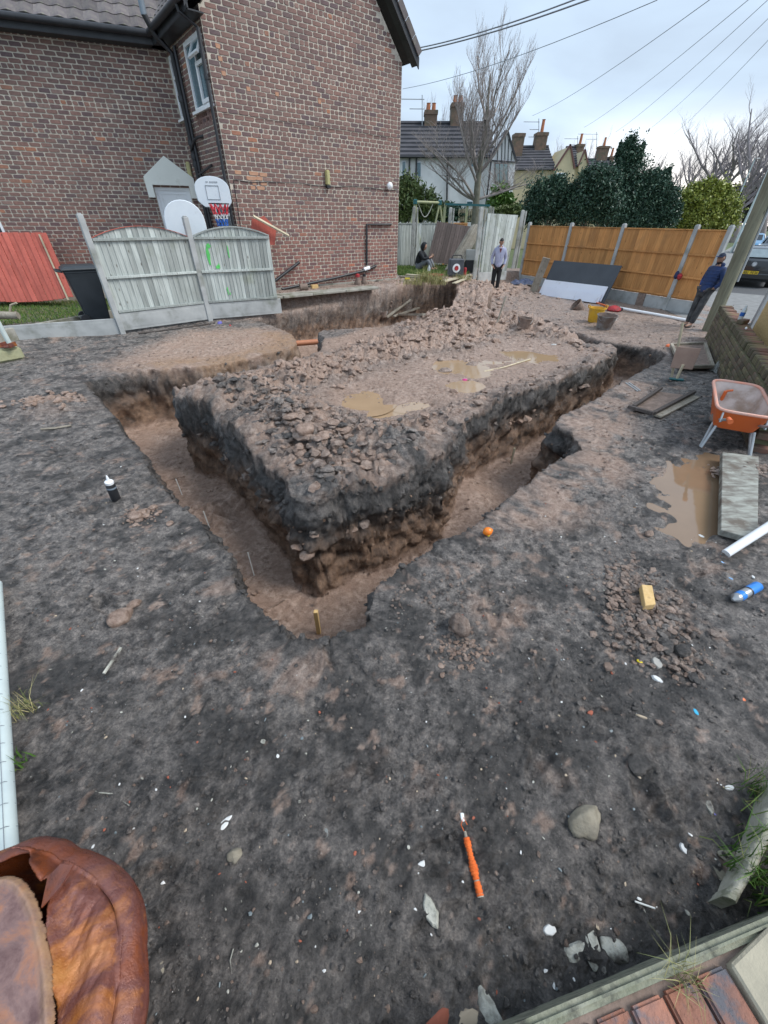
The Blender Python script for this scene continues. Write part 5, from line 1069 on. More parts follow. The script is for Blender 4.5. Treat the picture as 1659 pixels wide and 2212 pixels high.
# wheelbarrow ------------------------------------------------
M_ORG = M('orange_barrow_paint', (.72, .15, .035), (.62, .13, .035), scale=3, rough=.45, dirt=(.42, .33, .28), dscale=4, dlo=.58, dhi=.85)
M_CEMT = M('dried_cement', (.55, .45, .41), (.42, .33, .29), scale=6, rough=.95, bump=.4, bscale=30, dirt=(.30, .20, .14), dscale=3, dlo=.45, dhi=.65)
def barrow():
    zr = .44; nl, nr = gp(1550, 885, zr), gp(1655, 902, zr); nr = nl + (nr - nl) * 1.22; fl = gp(1537, 824, zr + .03); a = (fl - nl); L = a.length; fr = nr + a * .98 + (nl - nr) * .08
    t = thing('wheelbarrow', (nl + nr + fl + fr) / 4 - V3((0, 0, zr)), 'orange wheelbarrow with a mud and cement stained tray and grey legs', 'wheelbarrow')
    zf = .50; fr.z = fl.z = zf; bl, brr = nl.lerp(nr, .14), nl.lerp(nr, .86); bot = [bl + a * .12, brr + a * .12, brr + a * .62, bl + a * .62]
    for p in bot: p.z = .22
    top = [nl, nr, fr, fl]
    def rounded(q, r, n=5):
        o = []
        for i in range(4):
            p, pp, pn = q[i], q[i - 1], q[(i + 1) % 4]; A = p + (pp - p).normalized() * r; B = p + (pn - p).normalized() * r
            for k in range(n): s = k / (n - 1); o.append((A * (1 - s) ** 2 + p * 2 * s * (1 - s) + B * s * s))
        return o
    T = rounded(top, .13); B = rounded(bot, .07); n = len(T); cen = sum(T, V3((0, 0, 0))) / n
    rows = [[T[i].lerp(B[i], s) + (B[i] - cen) * 0 for i in range(n)] for s in (0, .33, .66, 1)]
    for nm, mat, off in (('tray', M_ORG, 0), ('tray_lining', M_CEMT, .006)):
        V = []; 
        for r_ in rows: V += [p + (V3((cen.x, cen.y, p.z)) - p).normalized() * off + V3((0, 0, off * .5 if r_ is rows[-1] else 0)) for p in r_]
        F = [(k * n + i, k * n + (i + 1) % n, (k + 1) * n + (i + 1) % n, (k + 1) * n + i) for k in range(3) for i in range(n)] + [tuple(3 * n + i for i in range(n))]
        m = MB(); m.add(V, F); m.obj(nm, mat, t, smooth=True)
    m = MB(); m.tube(T, .016, 8, closed=True); m.obj('rim', M('stained_orange_rim', (.75, .32, .22), (.62, .40, .33), scale=7, rough=.6), t, smooth=True)
    # frame: handles run from the wheel at the far end under the tray to the grips
    w = (nr - nl).normalized(); an = a.normalized()
    fork = (fl + fr) / 2 + an * .12; fork.z = .19
    for s, q in ((-1, nl.lerp(nr, .16)), (1, nl.lerp(nr, .84))):
        g0 = q - an * .22; g0.z = .43; g1 = q - an * .04; g1.z = .36; g2 = q + a * .5; g2.z = .2
        side = nl.lerp(nr, .5); m = MB(); m.tube([g0, g1, g2, fork + w * .06 * s], .014, 8); m.obj('frame_tube', M_STEEL, t, smooth=True)
        m = MB(); gg = g0 - an * .1 + V3((0, 0, .015)); m.tube([g0 + an * .02, gg], [.02, .024], 12); m.obj('hand_grip', M_ORG, t, smooth=True)
        f = q - an * .02 + w * s * .03; f.z = .0; f = f - w * s * -.02
        m = MB(); top1 = q + a * .10; top1.z = .24; top2 = q + a * .28; top2.z = .23; m.tube([top1, f + an * .0 + V3((0, 0, .02)), f + an * .05 + V3((0, 0, .02)), top2], .014, 8); m.obj('leg', M_STEEL, t, smooth=True)
        m = MB(); e = nl.lerp(nr, .12 if s < 0 else .88) ; e.z = zr - .02; m.tube([e, e - an * .06 + V3((0, 0, -.08)), g1], .01, 6); m.obj('brace', M_STEEL, t, smooth=True)
    ax = w.to_track_quat('Z', 'Y').to_matrix(); m = MB(); m.lathe(fork + V3((0, 0, -.02)), [(.12, -.04), (.17, -.03), (.18, 0), (.17, .03), (.12, .04)], 28, axis=ax); wh = m.obj('wheel', M_BLK, t, smooth=True); m = MB(); m.lathe(fork + V3((0, 0, -.02)), [(.02, -.05), (.12, -.035), (.12, .035), (.02, .05)], 20, axis=ax); m.obj('wheel_rim', M_STEEL, wh, smooth=True)
    # mud left in the tray
    c = bl.lerp(brr, .35) + a * .35; c.z = .25; m = MB(); m.lathe(c, [(.16, -.02), (.15, .03), (.10, .08), (.04, .11)], 14); o = m.obj('mud_lump', M_MUD, t, smooth=True)
    mt = thing('orange_lump_hammer', c + an * .2, 'orange handled tool propped inside the wheelbarrow tray', 'tool'); p = fl.lerp(nl, .22) + w * .14; p.z = .44; m = MB(); m.tube([p, p + V3((0, .0, -.15))], .018, 8); m.tube([p, p + w * .06 + V3((0, 0, .02))], .012, 8); m.obj('handle', M_ORG, mt, smooth=True)
barrow()
# buckets -----------------------------------------------------
def bucket(P, r0, r1, h, mat, inner, label, tilt=0, ax='X', rim=.012, handles=None, name='bucket', group='site buckets'):
    t = thing(name, P, label, 'bucket', group); A = Matrix.Rotation(tilt, 3, ax)
    m = MB(); m.lathe(P, [(r0 * .97, 0), (r0, .01), (r1, h), (r1 + rim, h), (r1 + rim, h - .02), (r1 + .002, h - .022)], 28, cap=(True, False), axis=A); m.obj('body', mat, t, smooth=True)
    m = MB(); m.lathe(P, [(r1 - .006, h + .001), (r0 - .004, .03)], 28, cap=(False, True), axis=A); m.obj('inside', inner, t, smooth=True)
    if handles:
        for s in (-1, 1):
            q = P + A @ V3((s * (r1 + .01), 0, h)); m = MB(); m.tube([q + V3((0, -.06, -.01)), q + V3((s * .02, -.045, .05)), q + V3((s * .02, .045, .05)), q + V3((0, .06, -.01))], .012, 6); m.obj('handle', handles, t, smooth=True)
    else:
        m = MB(); m.tube([P + A @ V3(((r1 + .01) * math.cos(a), (r1 + .01) * math.sin(a) * .25 - .0, h - .02 - .12 * abs(math.sin(a)))) + A @ V3((0, -(r1) * abs(math.sin(a)) * .95, 0)) for a in [math.pi * i / 10 for i in range(11)]], .004, 5); m.obj('wire_handle', M_STEEL, t)
    return t
M_YEL = M('yellow_rubber', (.72, .42, .03), (.6, .34, .03), scale=4, rough=.45, dirt=(.3, .22, .12), dscale=6, dlo=.55, dhi=.8); M_MUDB = M('muddy_bucket', (.20, .17, .14), (.30, .30, .31), scale=7, rough=.8, dirt=(.14, .10, .08), dscale=4, dlo=.45, dhi=.6)
def hg(px, py):      # point on the real terrain
    return gt(px, py)
bucket(hg(1282, 695), .14, .19, .32, M_YEL, M_YEL, 'yellow rubber builder tub standing behind the muddy grey bucket', handles=M_YEL)
bucket(hg(1303, 710), .16, .215, .30, M_MUDB, M_MUD, 'mud splashed grey bucket in front of the yellow tub', tilt=.06)
bucket(hg(1128, 709) + V3((0, 0, -.02)), .12, .155, .24, M_MUD, M_MUD, 'brown mud caked bucket on top of the heap below the standing man', tilt=.12, ax='Y')
bucket(hg(829, 683) + V3((0, 0, -.03)), .10, .13, .17, M_MUD, M_MUD, 'small mud coloured bucket down in the trench below the slabs', tilt=-.2, ax='Y')
bucket(hg(1256, 668) + V3((0, 0, -.03)), .12, .15, .26, M_MUD, M_MUD, 'dark muddy bucket lying tipped behind the yellow tub', tilt=-.9, ax='Y')
# tools and boards
t = thing('red_tool_bag', hg(1325, 672), 'red and black tool bag lying near the golden fence', 'bag'); P = hg(1325, 672); m = MB(); m.lathe(P + V3((0, 0, .0)), [(.16, 0), (.19, .04), (.15, .1), (.05, .14)], 10); M_RED = M('red_cloth', (.5, .03, .035), (.2, .02, .025), scale=12, rough=.7); m.obj('bag', M_RED, t, smooth=True); m = MB(); m.box(P + V3((.16, -.04, .05)), (.12, .1, .09), Matrix.Rotation(.5, 3, 'Z')); m.obj('black_pocket', M_BLK, t, bevel=.02)
t = thing('orange_shovel_handle', hg(1300, 662), 'orange plastic strip lying behind the yellow tub', 'tool'); m = MB(); a = hg(1283, 655); m.beam(a + V3((0, 0, .04)), hg(1312, 665) + V3((0, 0, .04)), .07, .03); m.obj('strip', M_ORG, t, bevel=.005)
t = thing('white_pipe', hg(1400, 680), 'long white plastic pipe lying along the foot of the golden fence', 'pipe'); m = MB(); m.tube([hg(1338, 669) + V3((0, 0, .04)), hg(1405, 680) + V3((0, 0, .03)), hg(1484, 696) + V3((0, 0, .04))], .035, 10); m.obj('pipe', M_UPVC, t, smooth=True)
t = thing('hanging_red_bag', GA + GD * 1.0, 'small red and navy bag hanging on the golden fence beside a post', 'bag'); P = at(1468, 597, 12.25); m = MB(); m.lathe(P, [(.02, -.08), (.06, -.05), (.07, .02), (.03, .07)], 10); m.obj('bag', M_RED, t, smooth=True); m = MB(); m.lathe(P + V3((-.06, .05, .03)), [(.02, -.1), (.06, -.05), (.05, .05), (.02, .09)], 8); m.obj('navy_flap', M('navy_cloth', (.02, .03, .09), rough=.8), t, smooth=True)
M_TARP = M('blue_grey_tarp', (.06, .08, .16), (.10, .12, .18), scale=6, rough=.6)
def crumple(name, P, sx, sy, h, mat, label, cat, seed=1, n=12, parent=None, pn='sheet'):
    rnd = random.Random(seed); t = thing(name, P, label, cat); V = []; F = []
    g = np.linspace(-1, 1, n); X, Y = np.meshgrid(g, g); r = np.maximum(abs(X), abs(Y)); e = 1 + .25 * vn(X * 2 + seed, Y * 2, seed); Z = h * (1 - r ** 2) * (.4 + .8 * np.abs(vn(X * 2.2 + seed * 3, Y * 2.2, seed + 1) * 2)) + h * .35 * np.abs(vn(X * 5, Y * 5 + seed, seed)) 
    V = np.stack([P.x + X * e * sx, P.y + Y * e * sy, P.z + Z - .01 * (r > .98)], -1).reshape(-1, 3); idx = np.arange(n * n).reshape(n, n); F = np.stack([idx[:-1, :-1], idx[:-1, 1:], idx[1:, 1:], idx[1:, :-1]], -1).reshape(-1, 4)
    mobj(pn, npmesh(pn, V, F, smooth=False), mat, t); return t
crumple('crumpled_tarp', hg(1130, 612), .42, .3, .14, M_TARP, 'crumpled blue grey tarpaulin on the ground beside the standing man', 'tarpaulin', 3)
# framed tray board, boards and planks on the right
def quadboard(name, pts, z, th, mat, label, cat='board', pn='board', bev=.004):
    t = thing(name, sum((p for p in pts), V3((0, 0, 0))) / len(pts), label, cat); m = MB(); n = len(pts); m.add([V3((p.x, p.y, p.z + z)) for p in pts] + [V3((p.x, p.y, p.z + z + th)) for p in pts], [tuple(range(n))[::-1], tuple(range(n, 2 * n))] + [(i, (i + 1) % n, n + (i + 1) % n, n + i) for i in range(n)]); m.obj(pn, mat, t, bevel=bev); return t
def onlevel(pts, z): return [gp(a, b_, z) for a, b_ in pts]
q = onlevel([(1450, 745), (1522, 742), (1539, 792), (1472, 793)], .05)
t = quadboard('mud_covered_panel', q, -.04, .03, M_MUD, 'mud covered wooden panel with pale edges lying by the low brick wall', pn='panel')
for i in (0, 1, 2, 3):
    m = MB(); m.beam(q[i] + V3((0, 0, .005)), q[(i + 1) % 4] + V3((0, 0, .005)), .05, .05); m.obj('edge_batten', M_WPLANK, t, bevel=.003)
q = onlevel([(1366, 880), (1413, 843), (1483, 852), (1432, 893)], .045)
t = quadboard('muddy_door_board', q, -.035, .025, M_MUD, 'flat muddy board with dark raised battens lying on the right side of the site', pn='panel')
M_DWOOD = wood('wet_dark_wood', (.05, .04, .035), (.12, .10, .09))
for a, b_ in (((1368, 878), (1428, 838)), ((1412, 892), (1500, 846)), ((1357, 878), (1412, 893))):
    m = MB(); m.beam(gp(*a, .07), gp(*b_, .07), .045, .04); m.obj('batten', M_DWOOD, t, bevel=.003)
t = thing('loose_plank', gp(1460, 880, .02), 'single wet plank lying just beside the battened muddy board', 'plank'); m = MB(); m.beam(gp(1420, 899, .03), gp(1503, 857, .03), .10, .025); m.obj('plank', M_WPLANK, t, bevel=.003)
def shovel():
    P = hg(1460, 822); t = thing('plaster_shovel', P, 'square mud caked shovel standing upside down beside the muddy panel', 'shovel'); top = gp(1462, 780, .42); d = V3((0, 0, 1)); sx = V3((.95, -.3, 0))
    c = P + V3((0, 0, .02)); m = MB(); m.tube([c, c + d * .22], .02, 8); m.obj('handle', M_WPALE, t, smooth=True); m = MB(); m.box(c, (.2, .06, .03), Matrix.Rotation(-.3, 3, 'Z')); m.obj('grip', M_SWG, t, bevel=.01)
    m = MB(); m.prism([(-.15, 0), (.15, 0), (.16, .3), (-.16, .3)], .012, frame(c + d * .16, sx) @ Matrix.Rotation(R(-12), 4, 'X')); m.obj('blade', M('mud_pink_blade', (.36, .25, .2), (.3, .2, .16), scale=6, rough=.9), t, bevel=.004)
    t = thing('thin_rod', P, 'pale timber pole standing behind the square shovel', 'pole'); m = MB(); m.tube([c + V3((-.02, .1, 0)), c + V3((-.07, .3, .75))], .018, 6); m.obj('rod', M_WPALE, t)
shovel()
t = thing('bent_metal_strip', gp(1370, 835, .02), 'shiny narrow metal strips lying beside the right trench', 'metal strip')
for k in (0, 1): m = MB(); m.beam(gp(1352 + 6 * k, 827 - k, .03), gp(1378 + 5 * k, 845 - k, .03), .02, .012); m.obj('strip', M_STEEL, t)
crumple('plastic_sheet', hg(1548, 800), .10, .13, .10, M('grey_polythene', (.32, .33, .31), (.2, .2, .19), rough=.35), 'crumpled grey plastic sheet between the low wall and the wheelbarrow', 'litter', 5, 9)
q = onlevel([(1561, 975), (1640, 985), (1638, 1165), (1558, 1143)], .09)
quadboard('flat_wide_board', q, -.06, .055, M('weathered_board_face', (.34, .35, .31), (.16, .15, .13), scale=7, stretch=(1, 4, 1), rough=.8, bump=.3, dirt=(.12, .10, .08), dscale=5, dlo=.5, dhi=.66), 'wide weathered grey board laid across the muddy puddle under the wheelbarrow', 'board')
t = thing('white_pole', gp(1600, 1170, .05), 'white plastic pole coming in from the right edge beside the puddle', 'pole'); m = MB(); m.tube([gp(1568, 1196, .03), gp(1659, 1138, .18), gp(1760, 1075, .3)], .032, 12); m.obj('pole', M_UPVC, t, smooth=True)
def can():
    a, b_ = hg(1582, 1300), hg(1632, 1272); a.z += .03; b_.z += .03; d = (b_ - a); t = thing('spray_can', (a + b_) / 2, 'blue and silver spray can lying on the soil at the right', 'spray can'); ax = d.normalized().to_track_quat('Z', 'Y').to_matrix(); L = d.length
    M_SIL = M('silver_can', (.45, .46, .47), rough=.3, metal=.6); M_BLU = M('blue_cap', (.02, .23, .72), rough=.3)
    m = MB(); m.lathe(a, [(.008, -.025), (.012, -.02), (.016, -.012), (.026, 0), (.031, .012), (.031, L * .52)], 20, axis=ax); m.obj('can_body', M_SIL, t, smooth=True)
    m = MB(); m.lathe(a, [(.0318, .03), (.0318, L * .3)], 20, axis=ax, cap=(False, False)); m.obj('blue_label', M_BLU, t, smooth=True)
    m = MB(); m.lathe(a, [(.033, L * .52), (.034, L * .56)], 20, axis=ax); m.obj('dark_ring', M_BLK, t, smooth=True); m = MB(); m.lathe(a, [(.033, L * .56), (.033, L * .97), (.028, L)], 20, axis=ax); m.obj('cap', M_BLU, t, smooth=True)
can()
def bottle():
    P = hg(251, 1079); t = thing('sports_bottle', P, 'black drinks bottle with a white flip top standing on the soil at the left', 'bottle'); A = Matrix.Rotation(R(4), 3, 'Y')
    m = MB(); m.lathe(P, [(.033, 0), (.037, .01), (.037, .14), (.034, .155), (.03, .165)], 22, axis=A); m.obj('body', M_BLK, t, smooth=True); m = MB(); m.lathe(P, [(.0375, .12), (.0375, .135)], 22, axis=A, cap=(False, False)); m.obj('grey_band', M_LEAD, t)
    m = MB(); m.lathe(P, [(.032, .163), (.034, .185), (.026, .195), (.012, .198), (.011, .215), (.006, .24), (.004, .245)], 20, axis=A); m.obj('lid', M_UPVC, t, smooth=True)
bottle()
M_YWOOD = wood('yellow_sawn_wood', (.55, .36, .14), (.66, .46, .22), rnd=0)
def block():
    q = [gp(a, b_, .075) for a, b_ in ((1386, 1262), (1409, 1264), (1417, 1305), (1394, 1308))]; t = thing('timber_offcut', gp(1400, 1290, .05), 'short yellow timber offcut lying on the rubble patch', 'timber'); m = MB(); m.add([p - V3((0, 0, .05)) for p in q] + q, [(3, 2, 1, 0), (4, 5, 6, 7)] + [(i, (i + 1) % 4, 4 + (i + 1) % 4, 4 + i) for i in range(4)]); m.obj('block', M_YWOOD, t, bevel=.003)
block()
def stake(px, py, h, w, label, mat, tilt=(0, 0)):
    P = hg(px, py); t = thing('marker_peg', P, label, 'stake', 'pegs in the trench floor'); m = MB(); m.beam(P - V3((0, 0, .05)), P + V3((tilt[0], tilt[1], h)), w, w, up=(0, 1, 0)); m.obj('peg', mat, t, bevel=.002)
stake(689, 1368, .30, .035, 'square timber peg standing in the nearest trench corner', M_YWOOD)
M_WHT = M('white_stick', (.75, .77, .75), rough=.5)
stake(549, 1243, .30, .010, 'thin white marker stick nearest the timber peg in the left trench', M_WHT, (-.01, .02)); stake(455, 1146, .26, .010, 'thin white marker stick second from the corner in the left trench', M_WHT, (-.02, .02)); stake(394, 1070, .24, .010, 'thin white marker stick against the left trench wall', M_WHT, (-.02, .02)); stake(1104, 1000, .25, .025, 'muddy timber peg in the right-hand trench', M_WPALE)
t = thing('leaning_stick', hg(1072, 697), 'long thin stick poking up out of the back heap', 'stick'); P = hg(1072, 697); m = MB(); m.tube([P - V3((0, 0, .1)), P + V3((.14, .1, .5))], .02, 6); m.obj('stick', M_WPLANK, t)
# orange chalk line reel handle in the foreground
def reel():
    a, b_ = hg(1006, 1812), hg(1036, 1938); d = (b_ - a); L = d.length; u = d.normalized(); a = a + V3((0, 0, .018)); ax = u.to_track_quat('Z', 'Y').to_matrix(); t = thing('orange_string_line', (a + b_) / 2, 'stick wrapped in bright orange builders string lying in the foreground', 'string line')
    M_OS = M('orange_string', (.85, .17, .03), (.7, .13, .02), scale=40, stretch=(1, 1, 1), rough=.8, bump=.6, bscale=200)
    m = MB(); prof = []
    for i in range(60): s = i / 59; r = .011 + .003 * math.exp(-((s - .1) / .08) ** 2) + .006 * math.exp(-((s - .55) / .12) ** 2) + .0015 * math.sin(s * 90) + .002 * (s > .8); prof.append((r, s * L))
    m.lathe(a, prof, 14, axis=ax); m.obj('wound_string', M_OS, t, smooth=True); m = MB(); m.lathe(a, [(.006, -.02), (.012, L * .97), (.013, L * 1.02)], 10, axis=ax); m.obj('stick', M_WPLANK, t)
    m = MB(); p = a - u * .01; m.tube([p, p - u * .03 + V3((-.01, 0, .004)), p - u * .055 + V3((.008, 0, .002)), p - u * .03 + V3((.016, 0, .003))], .0015, 5); m.obj('loose_string', M_OS, t); m = MB(); q = hg(998, 1767) + V3((0, 0, .01)); m.box(q, (.016, .03, .01)); 
    m.obj('white_tag', M_WHT, t, bevel=.003)
reel()
# fragments with a shape of their own
def shard(name, px, py, size, mat, label, cat='litter', flat_=.25, seed=0, rz=None, asp=.6, lift=.0):
    P = hg(px, py); rnd = random.Random(seed + px); t = thing(name, P, label, cat); n = 7; k = [(size * math.cos(2 * math.pi * i / n) * rnd.uniform(.75, 1.15), size * asp * math.sin(2 * math.pi * i / n) * rnd.uniform(.7, 1.2)) for i in range(n)]; A = Matrix.Rotation(rz if rz is not None else rnd.uniform(0, 6), 3, 'Z') @ Matrix.Rotation(rnd.uniform(-.2, .2), 3, 'X')
    h = size * flat_; m = MB(); m.add([P + A @ V3((x, y, -.004)) for x, y in k] + [P + V3((0, 0, lift)) + A @ V3((x * .8, y * .8, h + rnd.uniform(-.2, .2) * h)) for x, y in k], [tuple(range(n))[::-1], tuple(range(n, 2 * n))] + [(i, (i + 1) % n, n + (i + 1) % n, n + i) for i in range(n)]); m.obj('piece', mat, t, bevel=size * .06); return t
M_POT = M('white_pottery', (.68, .68, .66), (.6, .6, .58), scale=9, rough=.35, dirt=(.3, .28, .25), dscale=20, dlo=.6, dhi=.8); M_LST = M('limestone_chip', (.50, .49, .43), (.32, .32, .27), scale=16, rough=.9, bump=.9, bscale=60, bdist=.01, dirt=(.10, .09, .08), dscale=14, dlo=.44, dhi=.62)
M_CYAN = M('cyan_plastic', (.04, .42, .66), rough=.3); M_YLW = M('yellow_plastic', (.85, .68, .02), rough=.4); M_RBR = M('red_brick_chip', (.33, .10, .06), (.25, .08, .05), rough=.9); M_BLUF = M('pale_blue_foil', (.3, .5, .75), rough=.3, metal=.2)
M_PINK = M('pink_plastic', (.75, .05, .30), rough=.3); M_VIO = M('violet_blue_plastic', (.16, .15, .5), rough=.4); M_SLATE = M('slate_chip', (.16, .19, .2), rough=.5); M_TANW = M('tan_scrap', (.45, .36, .26), rough=.8)
for a in [('pottery_shard', 930, 1970, .05, M_LST, 'large pointed pale stone flake lying below the orange string', 'stone', .2, 0, 1.9, .5), ('plastic_scrap', 484, 1779, .042, M_POT, 'angular pale grey plastic scrap left of centre in the foreground', 'litter', .06, 0, .9, .5), ('glass_piece', 693, 1804, .04, M('smoky_glass', (.2, .21, .2), rough=.15), 'clear smoky glass piece right of the pale plastic scrap', 'glass', .1, 0, .6, .8),
          ('pottery_shard', 908, 1872, .028, M_POT, 'small white pottery chip left of the orange string', 'shard', .2), ('pottery_shard', 1186, 2010, .028, M_POT, 'white heart shaped pottery chip above the brick step', 'shard', .25), ('shell', 573, 1601, .026, M_LST, 'round cream shell lying alone left of centre', 'shell', .3, 0, 0, .9),
          ('brick_chip', 1057, 1945, .03, M_TANW, 'pale brown stone splinter beside the lower end of the orange string', 'stone', .3, 0, 1.8, .4), ('cyan_chip', 1503, 1538, .022, M_CYAN, 'bright cyan plastic chip on the dark soil at the right', 'litter', .2), ('yellow_clip', 1382, 1431, .022, M_YLW, 'small bright yellow plastic clip on the rubble patch', 'litter', .4), ('brick_chip', 1601, 1510, .022, M_ORG, 'small orange red plastic chip near the right edge', 'litter', .3),
          ('foil_scrap', 1561, 1216, .022, M_BLUF, 'light blue foil scrap just below the white pole', 'litter', .3), ('foil_scrap', 1578, 1250, .018, M_BLUF, 'tiny blue foil scrap above the spray can', 'litter', .3), ('foil_scrap', 1627, 1247, .02, M_POT, 'white and violet wrapper scrap above the spray can cap', 'litter', .3), ('foil_scrap', 1513, 1160, .03, M_POT, 'bright crumpled foil scrap in the puddle', 'litter', .5), ('wrapper', 1411, 1235, .022, M_VIO, 'blue and white wrapper on the rubble patch above the timber offcut', 'litter', .5),
          ('pink_case', 1004, 821, .05, M_PINK, 'small pink plastic case lying on the island beside the puddle', 'litter', .35, 0, .1, .5), ('brick_chip', 1275, 1541, .022, M_RBR, 'dark red brick chip right of centre', 'stone', .4), ('brick_chip', 1410, 1373, .024, M_RBR, 'red brick chip in the middle of the rubble patch', 'stone', .4), ('flint_flake', 1319, 1583, .024, M_SLATE, 'grey blue slate flake right of the red brick chip', 'stone', .2), ('wood_sliver', 1385, 1548, .04, M_TANW, 'thin tan wood sliver above the slate flake', 'wood', .15, 0, -.4, .2),
          ('pottery_shard', 1332, 1495, .024, M_POT, 'white triangular pottery chip below the rubble patch', 'shard', .2), ('pottery_shard', 1575, 1702, .024, M_POT, 'white and pink pottery chip above the grass tuft', 'shard', .3), ('pottery_shard', 1480, 1835, .026, M_POT, 'white pear shaped chip on the dark soil near the kerb', 'shard', .3), ('stone_chip', 1531, 1745, .03, M_LST, 'small elongated beige stone beside a violet scrap', 'stone', .5), ('violet_scrap', 1543, 1757, .014, M_VIO, 'violet blue plastic scrap beside the beige stone', 'litter', .2),
          ('clear_wrapper', 1418, 1435, .045, M('clear_film', (.42, .40, .36), rough=.3), 'crumpled translucent plastic film below the rubble patch', 'litter', .4), ('clear_wrapper', 1420, 1468, .03, M_POT, 'torn white paper scrap below the plastic film', 'litter', .3), ('blue_packet', 476, 699, .075, M_VIO, 'blue and white packet on the soil beside the middle fence post', 'litter', .6), ('red_lid', 497, 703, .05, M_RED, 'small red plastic lid right of the blue packet', 'litter', .3), ('brick_chip', 437, 689, .05, M_RBR, 'broken red brick lump at the foot of the grey fence', 'brick', .6),
          ('orange_chip', 1442, 748, .07, M_ORG, 'orange brick scrap on the mud covered panel', 'litter', .5), ('glove', 1197, 745, .06, M_POT, 'white and red scrap on the far side of the wet ground', 'litter', .3), ('yellow_stick', 545, 681, .09, M_YLW, 'yellow strip sticking out below the end of the gravel board', 'litter', .2, 0, -.3, .2), ('black_pouch', 548, 695, .10, M_BLK, 'black tool pouch at the edge of the pit near the gravel board', 'bag', .5)]:
    shard(a[0].replace('red_lid', 'bottle_top'), *a[1:])
def orangecap():
    P = hg(1053, 1157) + V3((0, 0, .0)); t = thing('orange_fruit_cap', P, 'bright orange balloon shaped plastic object on the soil beside the right trench', 'toy'); m = MB(); ax = V3((.9, .1, .35)).normalized().to_track_quat('Z', 'Y').to_matrix()
    m.lathe(P + V3((-.03, 0, .03)), [(.004, -.012), (.024, 0), (.034, .015), (.036, .03), (.03, .048), (.016, .062), (.005, .07)], 18, axis=ax); m.obj('bulb', M('glossy_orange', (.9, .25, .02), (.85, .2, .02), rough=.25), t, smooth=True); m = MB(); m.lathe(P + V3((.0, -.02, .012)), [(.008, 0), (.012, .01), (.006, .02)], 10); m.obj('neck', M_YLW, t, smooth=True)
orangecap()
def twig(pts, r, label, mat=None, name='twig', cat='twig'):
    P = [hg(a, b_) + V3((0, 0, r + .004)) for a, b_ in pts]; t = thing(name, P[0], label, cat); m = MB(); m.tube(P, r, 5); m.obj('stem', mat or M_TANW, t)
twig([(263, 1402), (226, 1458)], .009, 'straight pale peeled stick on the soil at the left', M_LST, 'stick', 'stick')
twig([(193, 1685), (196, 1700), (211, 1713), (245, 1716), (262, 1730), (280, 1741)], .0025, 'long curly dry root lying on the soil at the left', M_LST); twig([(505, 2050), (498, 2075), (502, 2110)], .002, 'thin straw near the bottom left of centre', M_LST); twig([(1370, 1948), (1413, 1963)], .003, 'left arm of two white sticks forming a V near the kerb', M_WHT); twig([(1414, 1922), (1416, 1963)], .003, 'upright arm of two white sticks forming a V near the kerb', M_WHT)
twig([(90, 930), (120, 928), (155, 922)], .014, 'brown stick on the soil near the upper left', M_WPLANK, 'stick', 'stick'); twig([(415, 1320), (430, 1328), (445, 1337)], .003, 'small curved root near the left trench edge', M_LST); twig([(300, 722), (380, 712), (465, 699)], .014, 'long brown rod lying along the foot of the grey fence', M_DWOOD, 'stick', 'stick')
twig([(1045, 805), (1090, 795), (1145, 778)], .014, 'pale stick lying on the wet ground beside the pink case', M_WPALE, 'stick', 'stick')
for a, b_, l in (((835, 690), (886, 655), 'longest pale timber lying in the pit below the slabs'), ((850, 688), (905, 672), 'second pale timber crossing the others in the pit'), ((862, 684), (915, 690), 'flat muddy timber in the pit nearest the camera')):
    t = thing('pit_timber', hg(*a), l, 'timber'); m = MB(); m.beam(hg(*a) + V3((0, 0, .06)), hg(*b_) + V3((0, 0, .1)), .08, .05); m.obj('timber', M_WPLANK, t, bevel=.004)
t = thing('orange_drain_pipe', gp(665, 742, -.45), 'short length of orange clay drain pipe crossing the trench by the earth pillar', 'pipe'); m = MB(); a, b_ = gp(640, 742, -.35), gp(690, 738, -.35); m.tube([a, b_], .06, 14); m.obj('pipe', M('orange_clay', (.5, .2, .1), (.42, .17, .09), rough=.6), t, smooth=True)
# ------------------------------------------------------------------ clods, stones, water, grass
def ico(sub):
    bm = bmesh.new(); bmesh.ops.create_icosphere(bm, subdivisions=sub, radius=1); v = np.array([x.co[:] for x in bm.verts]); f = np.array([[q.index for q in p.verts] for p in bm.faces]); bm.free(); return v, f
def rockvars(sub, n, rough, seed, ang=.0):
    v, f = ico(sub); out = []
    for k in range(n):
        s = seed + k * 13; d = 1 + rough * fbm(v[:, 0] * 1.6 + v[:, 2] * 1.1 + k, v[:, 1] * 1.6 - v[:, 2] * .9, s, 4, .6) * 1.6
        q = v * d[:, None]
        rr = random.Random(s)
        for _ in range(8):    # a few chiselled planes
            n_ = np.array([rr.gauss(0, 1) for _ in range(3)]); n_ /= np.linalg.norm(n_); h = rr.uniform(.42, .8); t = q @ n_; q = q - np.where(t > h, (t - h), 0)[:, None] * n_[None] * (.8 + ang)
        out.append(q)
    return out, f
RV2, RF2 = rockvars(2, 12, .6, 100, .1); RV1, RF1 = rockvars(1, 12, .6, 300, .1); RV3, RF3 = rockvars(3, 6, .35, 500)
